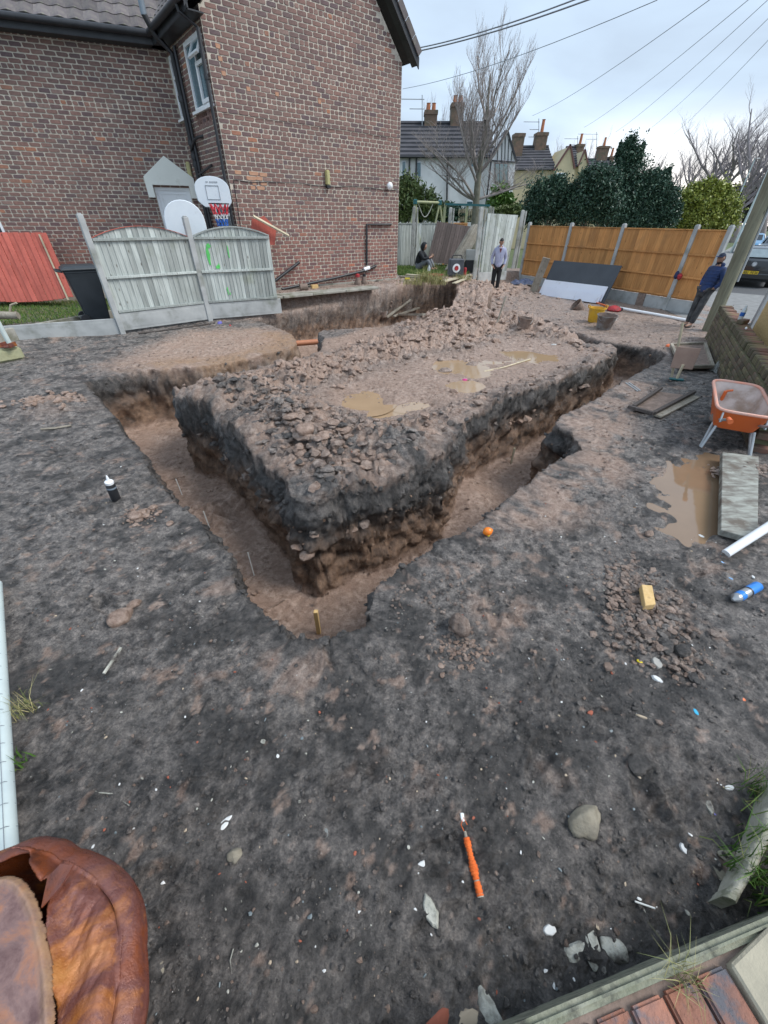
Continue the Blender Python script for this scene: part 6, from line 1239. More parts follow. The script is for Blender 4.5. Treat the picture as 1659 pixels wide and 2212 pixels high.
def scatter(name, pts, sub, cl, kind='stuff', mat=None, flatz=.7, wf=0.):
    """pts = list (x, y, z, size, clay, dark)"""
    vs, F = {1: (RV1, RF1), 2: (RV2, RF2)}[sub]; rnd = np.random.RandomState(len(pts)); Vb = []; Fb = []; A = []; Z2 = []; nv = 0
    for (x, y, z, s, c, d) in pts:
        v = vs[rnd.randint(len(vs))]; a = rnd.rand() * 6.28; ca, sa = math.cos(a), math.sin(a); b = rnd.rand() * 6.28; cb, sb = math.cos(b), math.sin(b)
        sx, sy, sz = s * rnd.uniform(.7, 1.2), s * rnd.uniform(.7, 1.2), s * rnd.uniform(.55, .95) * flatz
        q = v @ np.array([[1, 0, 0], [0, cb, -sb], [0, sb, cb]]); q = q * (sx, sy, sz); q = q @ np.array([[ca, -sa, 0], [sa, ca, 0], [0, 0, 1]]).T; Vb.append(q + (x, y, z)); Fb.append(F + nv); nv += len(v); A.append(np.tile([c, .15, d, 1.], (len(v), 1))); Z2.append(np.tile([wf, 0, 0, 1.], (len(v), 1)))
    me = npmesh(name, np.concatenate(Vb), np.concatenate(Fb), smooth=False, attrs={'soil': ('FLOAT_COLOR', np.concatenate(A)), 'zone': ('FLOAT_COLOR', np.concatenate(Z2))})
    o = mobj(name, me, mat or MSOIL); o['kind'] = kind; return o
def fill():
    rs = np.random.RandomState(4); xs, ys, Z, sd, cl, clay = TER
    def samp(x, y):
        i = np.clip(np.searchsorted(ys, y), 0, len(ys) - 1); j = np.clip(np.searchsorted(xs, x), 0, len(xs) - 1); return Z[i, j], sd[i, j], cl[i, j], clay[i, j]
    # clods on the heaps: rejection sampling by cloddiness
    n = 90000; x = rs.uniform(-3.2, 5.5, n); y = rs.uniform(2.3, 15.5, n); z, d, c, k = samp(x, y)
    w = np.clip(c, 0, 1) * (d > .0) * (.35 + .65 * np.clip(1.4 - y / 9, 0, 1)) * np.clip(.35 + 1.6 * fbm(x * 3, y * 3, 19, 3) + .3, .05, 1.6); ok = rs.rand(n) < w * .55
    x, y, z, k, dd = x[ok], y[ok], z[ok], k[ok], d[ok]; grp = fbm(x * 2.2, y * 2.2, 17, 3); big = []; small = []
    for i in range(len(x)):
        s = (.009 + .062 * rs.rand() ** 3.4) * (1.1 + .5 * grp[i]) * (1.0 if y[i] < 6 else 1.3); cc = np.clip(k[i] + .22 + rs.uniform(-.35, .3) + grp[i] * .9, 0, 1); dk = float(rs.rand() < .25) * (1 - cc)
        if s > .026 and len(big) < 2300: big.append((x[i], y[i], z[i] + s * .08, s, cc, dk))
        elif len(small) < 9000: small.append((x[i], y[i], z[i] + s * .15, s, cc, dk))
    for i in range(1500):
        px, py = rs.normal(640, 110), rs.normal(930, 70); v = gp(px, py, .2); X_, Y_ = v.x, v.y; zz, d_, c_, k_ = samp(np.array([X_]), np.array([Y_]))
        if d_[0] < .0 or c_[0] < .3 or polysd(np.array([X_]), np.array([Y_]), ISL)[0] > 0: continue
        s = .018 + .055 * rs.rand() ** 2.2; pink = fbm(np.array([X_ * 2.2]), np.array([Y_ * 2.2]), 17, 3)[0] + .0; dk = float(px < 560 and rs.rand() < .75 or rs.rand() < .2); big.append((X_, Y_, zz[0] + s * .12, s, float(np.clip(.75 + pink + rs.uniform(-.3, .25) - .7 * dk, 0, 1)), dk * .7))
    big = [(a, b, c, s, (cc * .25 if (rs.rand() < .7 and a < -1.0 - .0 * b and b < 5.6) else cc), (.7 if a < -1.3 and rs.rand() < .5 else dk)) for a, b, c, s, cc, dk in big]
    scatter('heap_clods', big, 2, None); scatter('heap_crumbs', small, 1, None)
    # pebbles and crumbs over the flat soil
    n = 34000; r = rs.rand(n); y = -.4 + 13.5 * rs.rand(n) ** 1.8; x = rs.uniform(-1, 1, n) * (1.3 + np.abs(y) * .72); gq = fbm(x * 2.3, y * 2.3, 57, 4); z, d, c, k = samp(x, y); P = []
    for i in range(n):
        if d[i] < .0 or c[i] > .4 or rs.rand() > .35 + 1.6 * gq[i] + .3: continue
        s = (.0028 + .012 * rs.rand() ** 3.2) * (1 + .10 * y[i]); P.append((x[i], y[i], z[i] + s * .2, s, np.clip(k[i] * .8 + (rs.rand() < .10) * rs.uniform(.4, .9), 0, 1), rs.rand() * .9))
    scatter('soil_crumbs', P, 1, None)
    # rubble patch on the right
    P = []; c0 = gp(1395, 1330, 0); 
    for i in range(1300):
        a, b = rs.normal(0, .12), rs.normal(0, .26); X = c0.x + a + b * .12; Y = c0.y + b * .8; s = .006 + .028 * rs.rand() ** 2.8; P.append((X, Y, hz(X, Y) + s * .3, s, rs.uniform(.2, 1), float(rs.rand() < .3)))
    scatter('rubble_gravel', P, 1, None)
    for nm, px, py, sx, sy, n_, s0, s1, c0_ in [('clay_pile_crumbs', 122, 866, .22, .16, 330, .012, .06, .9), ('clay_smear_crumbs', 1000, 1400, .09, .07, 160, .006, .022, .9), ('twisted_clay_crumbs', 305, 1115, .07, .05, 110, .008, .03, .9), ('board_mud_crumbs', 1605, 1025, .13, .06, 320, .01, .035, .75), ('rubble_clods', 1430, 1385, .10, .07, 90, .01, .04, .1), ('edge_crumbs', 860, 1290, .3, .1, 220, .005, .02, .5)]:
        P = []; q = gp(px, py, 0)
        for i in range(n_): X = q.x + rs.normal(0, sx); Y = q.y + rs.normal(0, sy); s = s0 + (s1 - s0) * rs.rand() ** 2.5; P.append((X, Y, hz(X, Y) + s * .2 + (.06 if 'board' in nm else 0), s, float(np.clip(c0_ + rs.uniform(-.3, .2), 0, 1)), float(rs.rand() < .4) * (1 - c0_)))
        scatter(nm, P, 2, None)
    # clods at the foot of the trench walls
    P = []; n = 16000; x = rs.uniform(-4.4, 5.6, n); y = rs.uniform(1.3, 8.5, n); z, d, c, k = samp(x, y)
    for i in range(n):
        if -.26 < d[i] < -.13 and rs.rand() < .6 and len(P) < 1500: s = .008 + .03 * rs.rand() ** 3; P.append((x[i], y[i], z[i] + s * .2, s, 1., 0.))
    scatter('trench_floor_crumbs', P, 1, None)
fill()
def wallclods():
    rs = np.random.RandomState(8); xs, ys, Z, sd, cl, clay = TER; V = TERV; m = (np.abs(sd) < .17).ravel() & (ys[:, None] < 8.6).repeat(len(xs), 1).ravel(); idx = np.nonzero(m)[0]; w = 1 / (1 + V[idx, 1] ** 2 * .15); w /= w.sum(); idx = rs.choice(idx, 3600, p=w, replace=False); P = []
    tp = (sd.ravel() / .34 + .5)
    for i in idx:
        t = tp[i]; s = .006 + .022 * rs.rand() ** 3.2 * (1.6 if t > .7 else .7); blk = 1 - float(t < .72 + rs.uniform(-.1, .1)); P.append((V[i, 0], V[i, 1], V[i, 2], s, 1 - blk, blk * .7))
    scatter('wall_crumbs', P, 1, None, flatz=1., wf=.9)
wallclods()
# tiny pale flecks of glass, pottery and mortar
def flecks(name, cols, n, seed, smin, smax, y0=.1, yp=1.8, ymax=7):
    rs = np.random.RandomState(seed); v, f = RV1, RF1
    for ci, (nm, mat) in enumerate(cols):
        V = []; F = []; nv = 0
        for i in range(n):
            y = -.35 + y0 + ymax * rs.rand() ** yp; x = rs.uniform(-1, 1) * (1.1 + abs(y) * .7); 
            if polysd(np.array([x]), np.array([y]), RING1)[0] < .05: continue
            s = smin + (smax - smin) * rs.rand() ** 3; q = RV1[rs.randint(12)] * (s, s * rs.uniform(.4, 1), s * .4); a = rs.rand() * 6.3; ca, sa = math.cos(a), math.sin(a); q = q @ np.array([[ca, -sa, 0], [sa, ca, 0], [0, 0, 1]]).T; V.append(q + (x, y, hz(x, y) + s * .25)); F.append(RF1 + nv); nv += len(q)
        o = mobj(nm, npmesh(nm, np.concatenate(V), np.concatenate(F)), mat); o['kind'] = 'stuff'
flecks('f', [('white_flecks', M_POT), ('tan_chips', M_TANW), ('brick_crumbs', M_RBR), ('grey_chips', M_LST), ('slate_flecks', M_SLATE)], 420, 5, .002, .012)
def stone(px, py, s, label, sq=(1, 1, .75), clay=1., dark=0., seed=0, mat=None, name='stone', cat='stone', group=None, dz=.35):
    P = hg(px, py); v = RV3[seed % 6] * (s * sq[0], s * sq[1], s * sq[2]); a = seed * 1.3; ca, sa = math.cos(a), math.sin(a); v = v @ np.array([[ca, -sa, 0], [sa, ca, 0], [0, 0, 1]]).T
    me = npmesh(name, v, RF3, smooth=True, attrs={'soil': ('FLOAT_COLOR', np.tile([clay, .1, dark, 1.], (len(v), 1))), 'zone': ('FLOAT_COLOR', np.tile([0, 0, 0, 1.], (len(v), 1)))}); o = mobj(name, me, mat or MSOIL, loc=P + V3((0, 0, s * sq[2] * dz))); prop(o, label, cat, group)
M_STONE = M('grey_brown_stone', (.20, .175, .13), (.30, .27, .21), scale=14, rough=.9, bump=.6, bscale=50, bdist=.01, dirt=(.10, .09, .075), dscale=8)
stone(268, 1338, .085, 'large pink brown clay lump on the soil at the left', (1, .85, .8), seed=1); stone(290, 1308, .045, 'smaller clay lump touching the large one at the left', (1, .9, .8), seed=2); stone(1258, 1770, .075, 'large flat topped grey brown stone in the right foreground', (1.1, .85, .7), mat=M_STONE, seed=3)
stone(988, 1358, .085, 'big dark brown clod standing alone below the right trench', (1, .85, 1), clay=.55, seed=4, dz=.6); stone(1374, 1655, .052, 'black clod above the grey brown stone', (1.2, .9, .7), clay=0, dark=.9, seed=5); stone(455, 908, .13, 'black angular block on the left rim of the island', (1.2, .8, .6), clay=0, dark=1, seed=0)
stone(1399, 1156, .038, 'reddish clod standing in the shallow puddle', (1, 1, .8), clay=1, seed=2, cat='clod'); stone(217, 993, .042, 'left one of two dark clods on the soil above the bottle', clay=0, dark=.7, seed=1, cat='clod'); stone(243, 1000, .045, 'right one of two dark clods on the soil above the bottle', (1.2, .8, .5), clay=.2, dark=.5, seed=3, cat='clod')
for k, (px, py, s, l) in enumerate([(290, 1118, .06, 'lowest left lump'), (312, 1108, .05, 'middle lump'), (330, 1098, .04, 'upper right lump')]): stone(px, py, s, l + ' of the twisted brown clay clods beside the left trench', (1.1, .8, .7), seed=k, cat='clod')
stone(368, 1133, .03, 'small round clod right of the twisted clay clods', seed=5, cat='clod'); stone(345, 2085, .034, 'flat grey brown stone right of the rusty drum', (1.2, .8, .35), mat=M_STONE, seed=4); stone(508, 1845, .03, 'small tan pebble below the pale plastic scrap', seed=3, mat=M_STONE); stone(1440, 1398, .07, 'larger black clod at the lower edge of the rubble patch', (1.1, .8, .6), clay=0, dark=.8, seed=1, cat='clod'); stone(1468, 1408, .05, 'smaller black clod beside the larger one on the rubble patch', clay=0, dark=.8, seed=2, cat='clod')
for k, (px, py, s, l) in enumerate([(665, 930, .13, 'largest pale pink clay slab on the heap'), (625, 905, .09, 'pink clay lump left of the largest clay slab'), (700, 945, .10, 'pink clay lump right of the largest clay slab'), (720, 1015, .07, 'pink clay lump near the front of the heap')]): stone(px, py, s, l, (1, .8, .55), seed=k + 1, cat='clod')
for k, (px, py, s, l) in enumerate([(960, 803, .10, 'flat dark rock at the near edge of the far puddle'), (983, 772, .06, 'rounded clod standing in the middle of the far puddle'), (1010, 748, .10, 'flat rock at the far side of the far puddle'), (1020, 790, .12, 'dark clod right of the far puddle'), (950, 778, .06, 'small clod at the left of the far puddle')]): stone(px, py, s, l, (1.2, .9, .5), clay=.6, dark=.2, seed=k, cat='clod')
for k, (px, py, s, mt, l) in enumerate([(1250, 2062, .05, M_LST, 'left whitish mortar lump half buried above the brick step'), (1285, 2050, .045, M_LST, 'middle whitish mortar lump half buried above the brick step'), (1320, 2048, .045, M_LST, 'right whitish mortar lump half buried above the brick step'), (945, 2200, .05, M_RBR, 'reddish brick lump at the bottom edge of the picture'), (1060, 2190, .06, M_LST, 'pale mossy mortar lump at the bottom edge of the picture'), (1010, 2205, .035, M_TANW, 'tan stone between the brick lump and the mossy mortar lump'), (1560, 1890, .05, M_STONE, 'dark jagged stone on the soil side of the curved kerb'), (1585, 1850, .045, M_STONE, 'upper dark jagged stone beside the curved kerb')]): stone(px, py, s, l, (1.3, .7, .35), mat=mt, seed=k, dz=-.05)
# water
def watermat(c):
    m, nt, N, L, b = nmat('muddy_water'); L.new(ramp(nt, tnoise(nt, 2.5, 4), [(.3, c), (.7, tuple(v * .85 for v in c))]), b.inputs['Base Color']); b.inputs['Roughness'].default_value = .04; b.inputs['Specular IOR Level'].default_value = .6; bumpn(nt, b, tnoise(nt, 9, 2), .03, .01); return m
M_WAT = watermat((.38, .26, .155)); M_WAT2 = watermat((.24, .16, .10))
def puddle(cx, cy, sx, sy, a, dz, mat, sc=1.35):
    z = float(base_h(np.array([[cx]]), np.array([[cy]]))[0][0, 0]) + dz; m = MB(); n = 40; c, s = math.cos(a), math.sin(a); pts = []
    for i in range(n): t = 2 * math.pi * i / n; u, v = sx * sc * math.cos(t), sy * sc * math.sin(t); pts.append((cx + u * c - v * s, cy + u * s + v * c, z))
    m.add(pts, [tuple(range(n))]); o = m.obj('puddle_water', mat); o['kind'] = 'structure'
for i, p in enumerate(PUD): puddle(*p, .008 if i not in (3,) else .002, M_WAT)
puddle(2.95, 3.05, .42, 1.0, -.76 + .0, .018, M_WAT2, 1.1)
# grass
M_GRASS = None
def grassmat(name, c1, c2, c3):
    m, nt, N, L, b = nmat(name); L.new(ramp(nt, attr(nt, 'bcol', 'Fac'), [(0, c1), (.6, c2), (1, c3)]), b.inputs['Base Color']); b.inputs['Roughness'].default_value = .6; b.inputs['Specular IOR Level'].default_value = .25; return m
M_GRASS = grassmat('grass_green', (.045, .10, .02), (.10, .20, .04), (.30, .30, .11)); M_STRAW = grassmat('dry_grass', (.12, .16, .05), (.34, .31, .13), (.50, .43, .22))
def blades(name, pts, h, w, mat, seed=1, lean=.5, label=None, cat=None, kind='stuff', zf=None):
    rs = np.random.RandomState(seed); n = len(pts); P = np.array(pts, float); a = rs.rand(n) * 6.283; H = h * rs.uniform(.5, 1.25, n); l = lean * rs.rand(n) * H; d = np.stack([np.cos(a), np.sin(a), 0 * a], -1); b = rs.rand(n) * 6.283; s = np.stack([np.cos(b), np.sin(b), 0 * b], -1) * (w / 2)
    z = np.array([0, 0, 1.]); p1 = P + z * (H * .55)[:, None] + d * (l * .3)[:, None]; p2 = P + z * (H * np.where(l > H * .8, .75, 1))[:, None] + d * l[:, None]
    V = np.stack([P - s, P + s, p1 + s * .8, p1 - s * .8, p2 + s * .12, p2 - s * .12], 1).reshape(-1, 3); i = np.arange(n)[:, None] * 6; F = np.concatenate([i + [0, 1, 2, 3], i + [3, 2, 4, 5]]); A = np.repeat(rs.rand(n), 6)
    o = mobj(name, npmesh(name, V, F, attrs={'bcol': ('FLOAT', A)}), mat); prop(o, label, cat, None, kind); return o
def lawnpts(poly, n, seed, z=None):
    rs = np.random.RandomState(seed); P = np.array(poly); lo, hi = P.min(0), P.max(0); x = rs.uniform(lo[0], hi[0], n * 3); y = rs.uniform(lo[1], hi[1], n * 3); k = polysd(x, y, poly) < 0; x, y = x[k][:n], y[k][:n]; return [(a, b, (z if z is not None else hz(a, b)) - .01) for a, b in zip(x, y)]
blades('lawn_grass', lawnpts([(-13, 13.2), (-6.3, 14), (-6.2, 11), (-6.9, 10.0), (-10.2, 8.3), (-13, 9)], 26000, 1, None), .075, .012, M_GRASS, 1); 
blades('back_lawn_grass', lawnpts([(.6, 15.4), (2.3, 15.9), (3.0, 16.6), (3.6, 20), (.2, 20), (.4, 16)], 16000, 2), .10, .015, M_GRASS, 2)
def tuft(name, c, n, r, h, w, mat, label, cat='grass tuft', lean=.9, seed=3, zz=None):
    rs = np.random.RandomState(seed); pts = [(c[0] + rs.normal(0, r), c[1] + rs.normal(0, r), (hz(c[0], c[1]) if zz is None else zz) - .005) for _ in range(n)]; o = blades(name, pts, h, w, mat, seed, lean, label, cat, None)
g_ = lambda px, py, z=0: tuple(gp(px, py, z)[:2])
tuft('grass_tuft', g_(1600, 1905), 150, .045, .15, .005, M_GRASS, 'bright green grass tuft between the broken kerb and the brick step', seed=4, zz=.05); tuft('grass_tuft', g_(1650, 1850), 120, .05, .13, .005, M_GRASS, 'grass growing behind the curved kerb at the right edge', seed=5, zz=.08); tuft('grass_tuft', g_(1630, 1715), 90, .035, .12, .004, M_GRASS, 'small grass tuft on the soil side of the curved kerb', seed=6)
tuft('dry_weed', g_(55, 1535), 60, .03, .12, .003, M_STRAW, 'dry straw coloured weed beside the pale tube at the left edge', 'weed', 1.4, 7); tuft('green_weed', g_(48, 1660), 16, .02, .10, .008, M_GRASS, 'small green weed beside the pale tube at the left edge', 'weed', 1.2, 8); tuft('dry_grass', g_(1475, 2110, .3), 60, .018, .07, .002, M_STRAW, 'dry grass clump lying on the concrete edge of the brick step', 'grass tuft', 1.8, 9, .295)
for k, (px, py, n, r, h, l) in enumerate([(920, 607, 260, .16, .34, 'long grass tuft hanging over the trench edge right of the timbers'), (945, 612, 200, .14, .32, 'second grass tuft drooping over the trench bank'), (890, 612, 160, .18, .2, 'low grass along the bank below the seated person'), (930, 585, 150, .15, .3, 'yellowed grass clump on the back lawn'), (1000, 603, 90, .14, .22, 'thin dry grass on the bank below the black box')]):
    tuft('grass_tuft', g_(px, py, .42), n, r, h, .012, M_STRAW, l, 'grass tuft', 1.5, 20 + k, .40)
for k, (px, py) in enumerate([(945, 578), (988, 572), (1000, 577)]): tuft('tall_weed', g_(px, py, .42), 14, .05, .8, .008, M_STRAW, ['tall dry weed in front of the brown fence panel', 'tall dry weed left of the long slatted roll', 'tall dry weed at the foot of the slatted roll'][k], 'weed', .35, 30 + k, .42)
# ------------------------------------------------------------------ people
def skinmesh(J, E, root, sub=2):
    """J = {name: (pos, radius)}; E = edges -> evaluated mesh"""
    names = list(J); me = bpy.data.meshes.new('sk'); me.from_pydata([J[n][0] for n in names], [(names.index(a), names.index(b)) for a, b in E], []); o = bpy.data.objects.new('sk', me); COL.objects.link(o)
    md = o.modifiers.new('s', 'SKIN'); md.use_smooth_shade = True; sv = me.skin_vertices[0].data
    for i, n in enumerate(names): r = J[n][1]; sv[i].radius = (r, r) if isinstance(r, (int, float)) else r; sv[i].use_root = (n == root)
    if sub: m2 = o.modifiers.new('u', 'SUBSURF'); m2.levels = sub; m2.render_levels = sub
    dg = bpy.context.evaluated_depsgraph_get(); dg.update(); out = bpy.data.meshes.new_from_object(o.evaluated_get(dg)); bpy.data.objects.remove(o)
    out.polygons.foreach_set('use_smooth', [True] * len(out.polygons)); return out
def skintone(n, c, c2=None, rough=.5): return M(n, c, c2, scale=8, rough=rough)
M_SKIN = skintone('skin', (.42, .24, .17), (.36, .19, .13)); M_SKIN2 = skintone('skin_tan', (.36, .2, .135), (.3, .16, .11)); M_HAIR = M('dark_hair', (.012, .010, .010), (.03, .024, .02), scale=40, rough=.7)
def cloth(n, c, c2, s=6, b=.4): return M(n, c, c2, scale=s, rough=.9, bump=b, bscale=30, bdist=.02)
def headmesh(c, A, s=1.):
    v, f = ico(3); V = v.copy(); x, y, z = v[:, 0], v[:, 1], v[:, 2]          # faces -y
    V[:, 0] = x * .074 * (1 - .28 * np.clip(-z, 0, 1) ** 1.5); V[:, 1] = y * .094 * (1 - .12 * np.clip(-z, 0, 1)); V[:, 2] = z * .118
    V[:, 1] -= .022 * np.exp(-((x / .18) ** 2 + ((z + .12) / .22) ** 2)) * (y < 0); V[:, 1] += .010 * np.exp(-(((np.abs(x) - .38) / .16) ** 2 + ((z - .08) / .12) ** 2)) * (y < 0); V[:, 1] -= .008 * np.exp(-((x / .3) ** 2 + ((z + .52) / .08) ** 2)) * (y < 0); V[:, 1] -= .012 * np.exp(-((x / .3) ** 2 + ((z + .85) / .15) ** 2)) * (y < 0)
    V = V * s; M3 = np.array(A.to_3x3()); return V @ M3.T + np.array(c), f
def add_fingers(J, E, wrist, palm, side, s, curl, key):
    """five fingers rooted in the palm; side = direction across the palm"""
    w = Vector(J[wrist][0]); p = Vector(palm); d = (p - w).normalized(); sd_ = Vector(side).normalized(); c = Vector(curl).normalized()
    J[key + 'p'] = (p, .024 * s); E.append((wrist, key + 'p'))
    for i, (o, L) in enumerate([(-.03, .060), (-.01, .075), (.01, .070), (.028, .055)]):
        b = p + sd_ * o * s + d * .03 * s; m = b + d * L * .5 * s + c * .012 * s; e = m + d * L * .35 * s + c * .035 * s
        for q, n_, r in ((b, 'b', .011), (m, 'm', .0095), (e, 'e', .008)): J[f'{key}{i}{n_}'] = (q, r * s)
        E += [(key + 'p', f'{key}{i}b'), (f'{key}{i}b', f'{key}{i}m'), (f'{key}{i}m', f'{key}{i}e')]
    b = w.lerp(p, .6) - sd_ * .035 * s; e = b - sd_ * .02 * s + d * .045 * s + c * .02 * s; J[key + 'tb'] = (b, .013 * s); J[key + 'te'] = (e, .010 * s); E += [(key + 'p', key + 'tb'), (key + 'tb', key + 'te')]
def person(P, rz, s, pose, label, top, bottom, shoe, hair, skin, extra=None, headA=None):
    t = thing('person', P, label, 'person'); W = Matrix.Translation(P) @ Matrix.Rotation(rz, 4, 'Z') @ Matrix.Scale(s, 4)
    g = {k: Vector(v) for k, v in pose.items()}
    R_ = dict(pel=.115, spi=.12, che=.135, nec=.055, hd0=.05, shL=.07, elL=.045, wrL=.03, shR=.07, elR=.045, wrR=.03, hiL=.095, knL=.062, anL=.042, toL=.035, hiR=.095, knR=.062, anR=.042, toR=.035)
    J = {k: (g[k], R_[k]) for k in R_}; E = [('pel', 'spi'), ('spi', 'che'), ('che', 'nec'), ('nec', 'hd0')]
    for q in 'LR': E += [('che', 'sh' + q), ('sh' + q, 'el' + q), ('el' + q, 'wr' + q), ('pel', 'hi' + q), ('hi' + q, 'kn' + q), ('kn' + q, 'an' + q), ('an' + q, 'to' + q)]
    for q, sd_ in (('L', (0, 1, .2)), ('R', (0, 1, .2))): add_fingers(J, E, 'wr' + q, g['pa' + q], pose.get('side' + q, sd_), 1, pose.get('curl', (0, -1, 0)), 'f' + q)
    b = skinmesh(J, E, 'pel', 1); hv, hf = headmesh(g['hed'], headA or Matrix.Identity(3)); bv = np.array([v.co[:] for v in b.vertices]); bf = [tuple(p.vertices) for p in b.polygons] + [tuple(q + len(bv)) for q in hf]
    me = bpy.data.meshes.new('body'); me.from_pydata([W @ Vector(v) for v in np.concatenate([bv, hv])], [], bf); me.polygons.foreach_set('use_smooth', [True] * len(me.polygons)); mobj('body', me, skin, t)
    def wear(nm, keys, scale, mat, edges=None, extra_j=None, sub=2):
        JJ = {k: (g[k], R_[k] * scale.get(k, scale['*'])) for k in keys}
        EE = edges or [e for e in E if e[0] in keys and e[1] in keys]
        if extra_j: 
            for k, (pp, r, link) in extra_j.items(): JJ[k] = (Vector(pp), r); EE = EE + [(link, k)]
        q = skinmesh(JJ, EE, keys[0], sub); q.transform(W); return mobj(nm, q, mat, t)
    wear('jacket', ['che', 'spi', 'pel', 'nec', 'shL', 'elL', 'wrL', 'shR', 'elR', 'wrR'], {'*': 1.38, 'nec': 1.25, 'wrL': 1.5, 'wrR': 1.5, 'pel': 1.42, 'shL': 1.2, 'shR': 1.2}, top, extra_j=None if pose.get('sit') else {'hem': (g['pel'] + Vector((0, 0, -.10)), .165, 'pel')})
    wear('trousers', ['pel', 'hiL', 'knL', 'anL', 'hiR', 'knR', 'anR'], {'*': 1.16, 'knL': 1.3, 'knR': 1.3, 'anL': 1.55, 'anR': 1.55}, bottom)
    for q in 'LR':
        a, e = g['an' + q], g['to' + q]; m = MB(); d = (e - a); d.z = 0; d.normalize(); mid = a + d * .06; F3 = Matrix.Rotation(math.atan2(d.y, d.x), 3, 'Z'); v, f = ico(2); z0 = min(a.z, e.z) - .045
        VV = [W @ Vector(tuple(mid + F3 @ Vector((p[0] * .135, p[1] * .05, 0))) [:2] + (z0 + .042 + p[2] * .045 * (1 if p[0] < .2 else .75),)) for p in v]; m.add(VV, [tuple(q_) for q_ in f]); m.obj('shoe', shoe, t, smooth=True)
    return t, W, g
def hairshell(W, c, A, mat, t, cover=.05, sc=1.1, name='hair'):
    v, f = headmesh(c, A, sc); lv = (v - np.array(c)) @ np.array(A.to_3x3()); keep = (lv[:, 2] > cover) | ((lv[:, 1] > .02) & (lv[:, 2] > -.05)); f = f[keep[f].all(1)]; me = bpy.data.meshes.new(name); me.from_pydata([W @ Vector(p) for p in v], [], [tuple(q) for q in f]); me.polygons.foreach_set('use_smooth', [True] * len(me.polygons)); mobj(name, me, mat, t)
def face(W, c, A, t, skin, s=1):
    for sx in (-1, 1):
        m = MB(); v, f = ico(1); p = Vector(c) + A @ Vector((sx * .029, -.083, .012)); m.add([W @ (p + Vector(q) * .010) for q in v], [tuple(q) for q in f]); m.obj('eye', M_HAIR, t)
        m = MB(); m.add([W @ (Vector(c) + A @ Vector((sx * .029 + q[0], -.088, .034 + q[1]))) for q in ((-.018, -.004), (.018, -.002), (.016, .004), (-.016, .003))], [(0, 1, 2, 3)]); m.obj('eyebrow', M_HAIR, t)
        m = MB(); p = Vector(c) + A @ Vector((sx * .077, .005, -.005)); m.add([W @ (p + A @ Vector((q[0] * .01, q[1] * .018, q[2] * .03))) for q in v], [tuple(q) for q in f]); m.obj('ear', skin, t, smooth=True)
    m = MB(); m.add([W @ (Vector(c) + A @ Vector((q[0], -.094 - .002, -.062 + q[1]))) for q in ((-.024, 0), (0, -.006), (.024, 0), (0, .005))], [(0, 1, 2, 3)]); m.obj('mouth', M('lips', (.28, .10, .08), rough=.5), t)
base = dict(pel=(0, 0, .93), spi=(0, .01, 1.08), che=(0, .0, 1.28), nec=(0, 0, 1.46), hd0=(0, -.01, 1.54), hed=(0, -.03, 1.62), shL=(.17, 0, 1.39), elL=(.25, .04, 1.12), wrL=(.21, -.08, .93), shR=(-.17, 0, 1.39), elR=(-.25, .04, 1.12), wrR=(-.21, -.08, .93), paL=(.17, -.12, .88), paR=(-.17, -.12, .88), hiL=(.085, 0, .87), knL=(.09, -.02, .48), anL=(.10, .02, .09), toL=(.12, -.13, .045), hiR=(-.085, 0, .87), knR=(-.09, -.02, .48), anR=(-.10, .02, .09), toR=(-.12, -.13, .045))
M_LILAC = cloth('lilac_grey_jacket', (.40, .41, .54), (.31, .32, .44)); M_BLKT = cloth('black_trousers', (.012, .012, .014), (.02, .02, .024)); M_SHOE = M('dark_shoe', (.02, .016, .016), (.06, .03, .03), rough=.6); M_BLKJ = cloth('black_hoodie', (.014, .017, .02), (.025, .028, .033)); M_GREYT = cloth('grey_joggers', (.13, .145, .165), (.19, .2, .22)); M_NAVY = cloth('navy_quilted_jacket', (.03, .042, .085), (.028, .06, .18), 5); M_JEAN = cloth('dusty_dark_jeans', (.035, .036, .04), (.09, .09, .09), 9); M_BOOT = M('grey_boot', (.05, .047, .044), (.10, .09, .08), rough=.9); M_MAROON = cloth('maroon_lining', (.12, .02, .03), (.08, .015, .02))
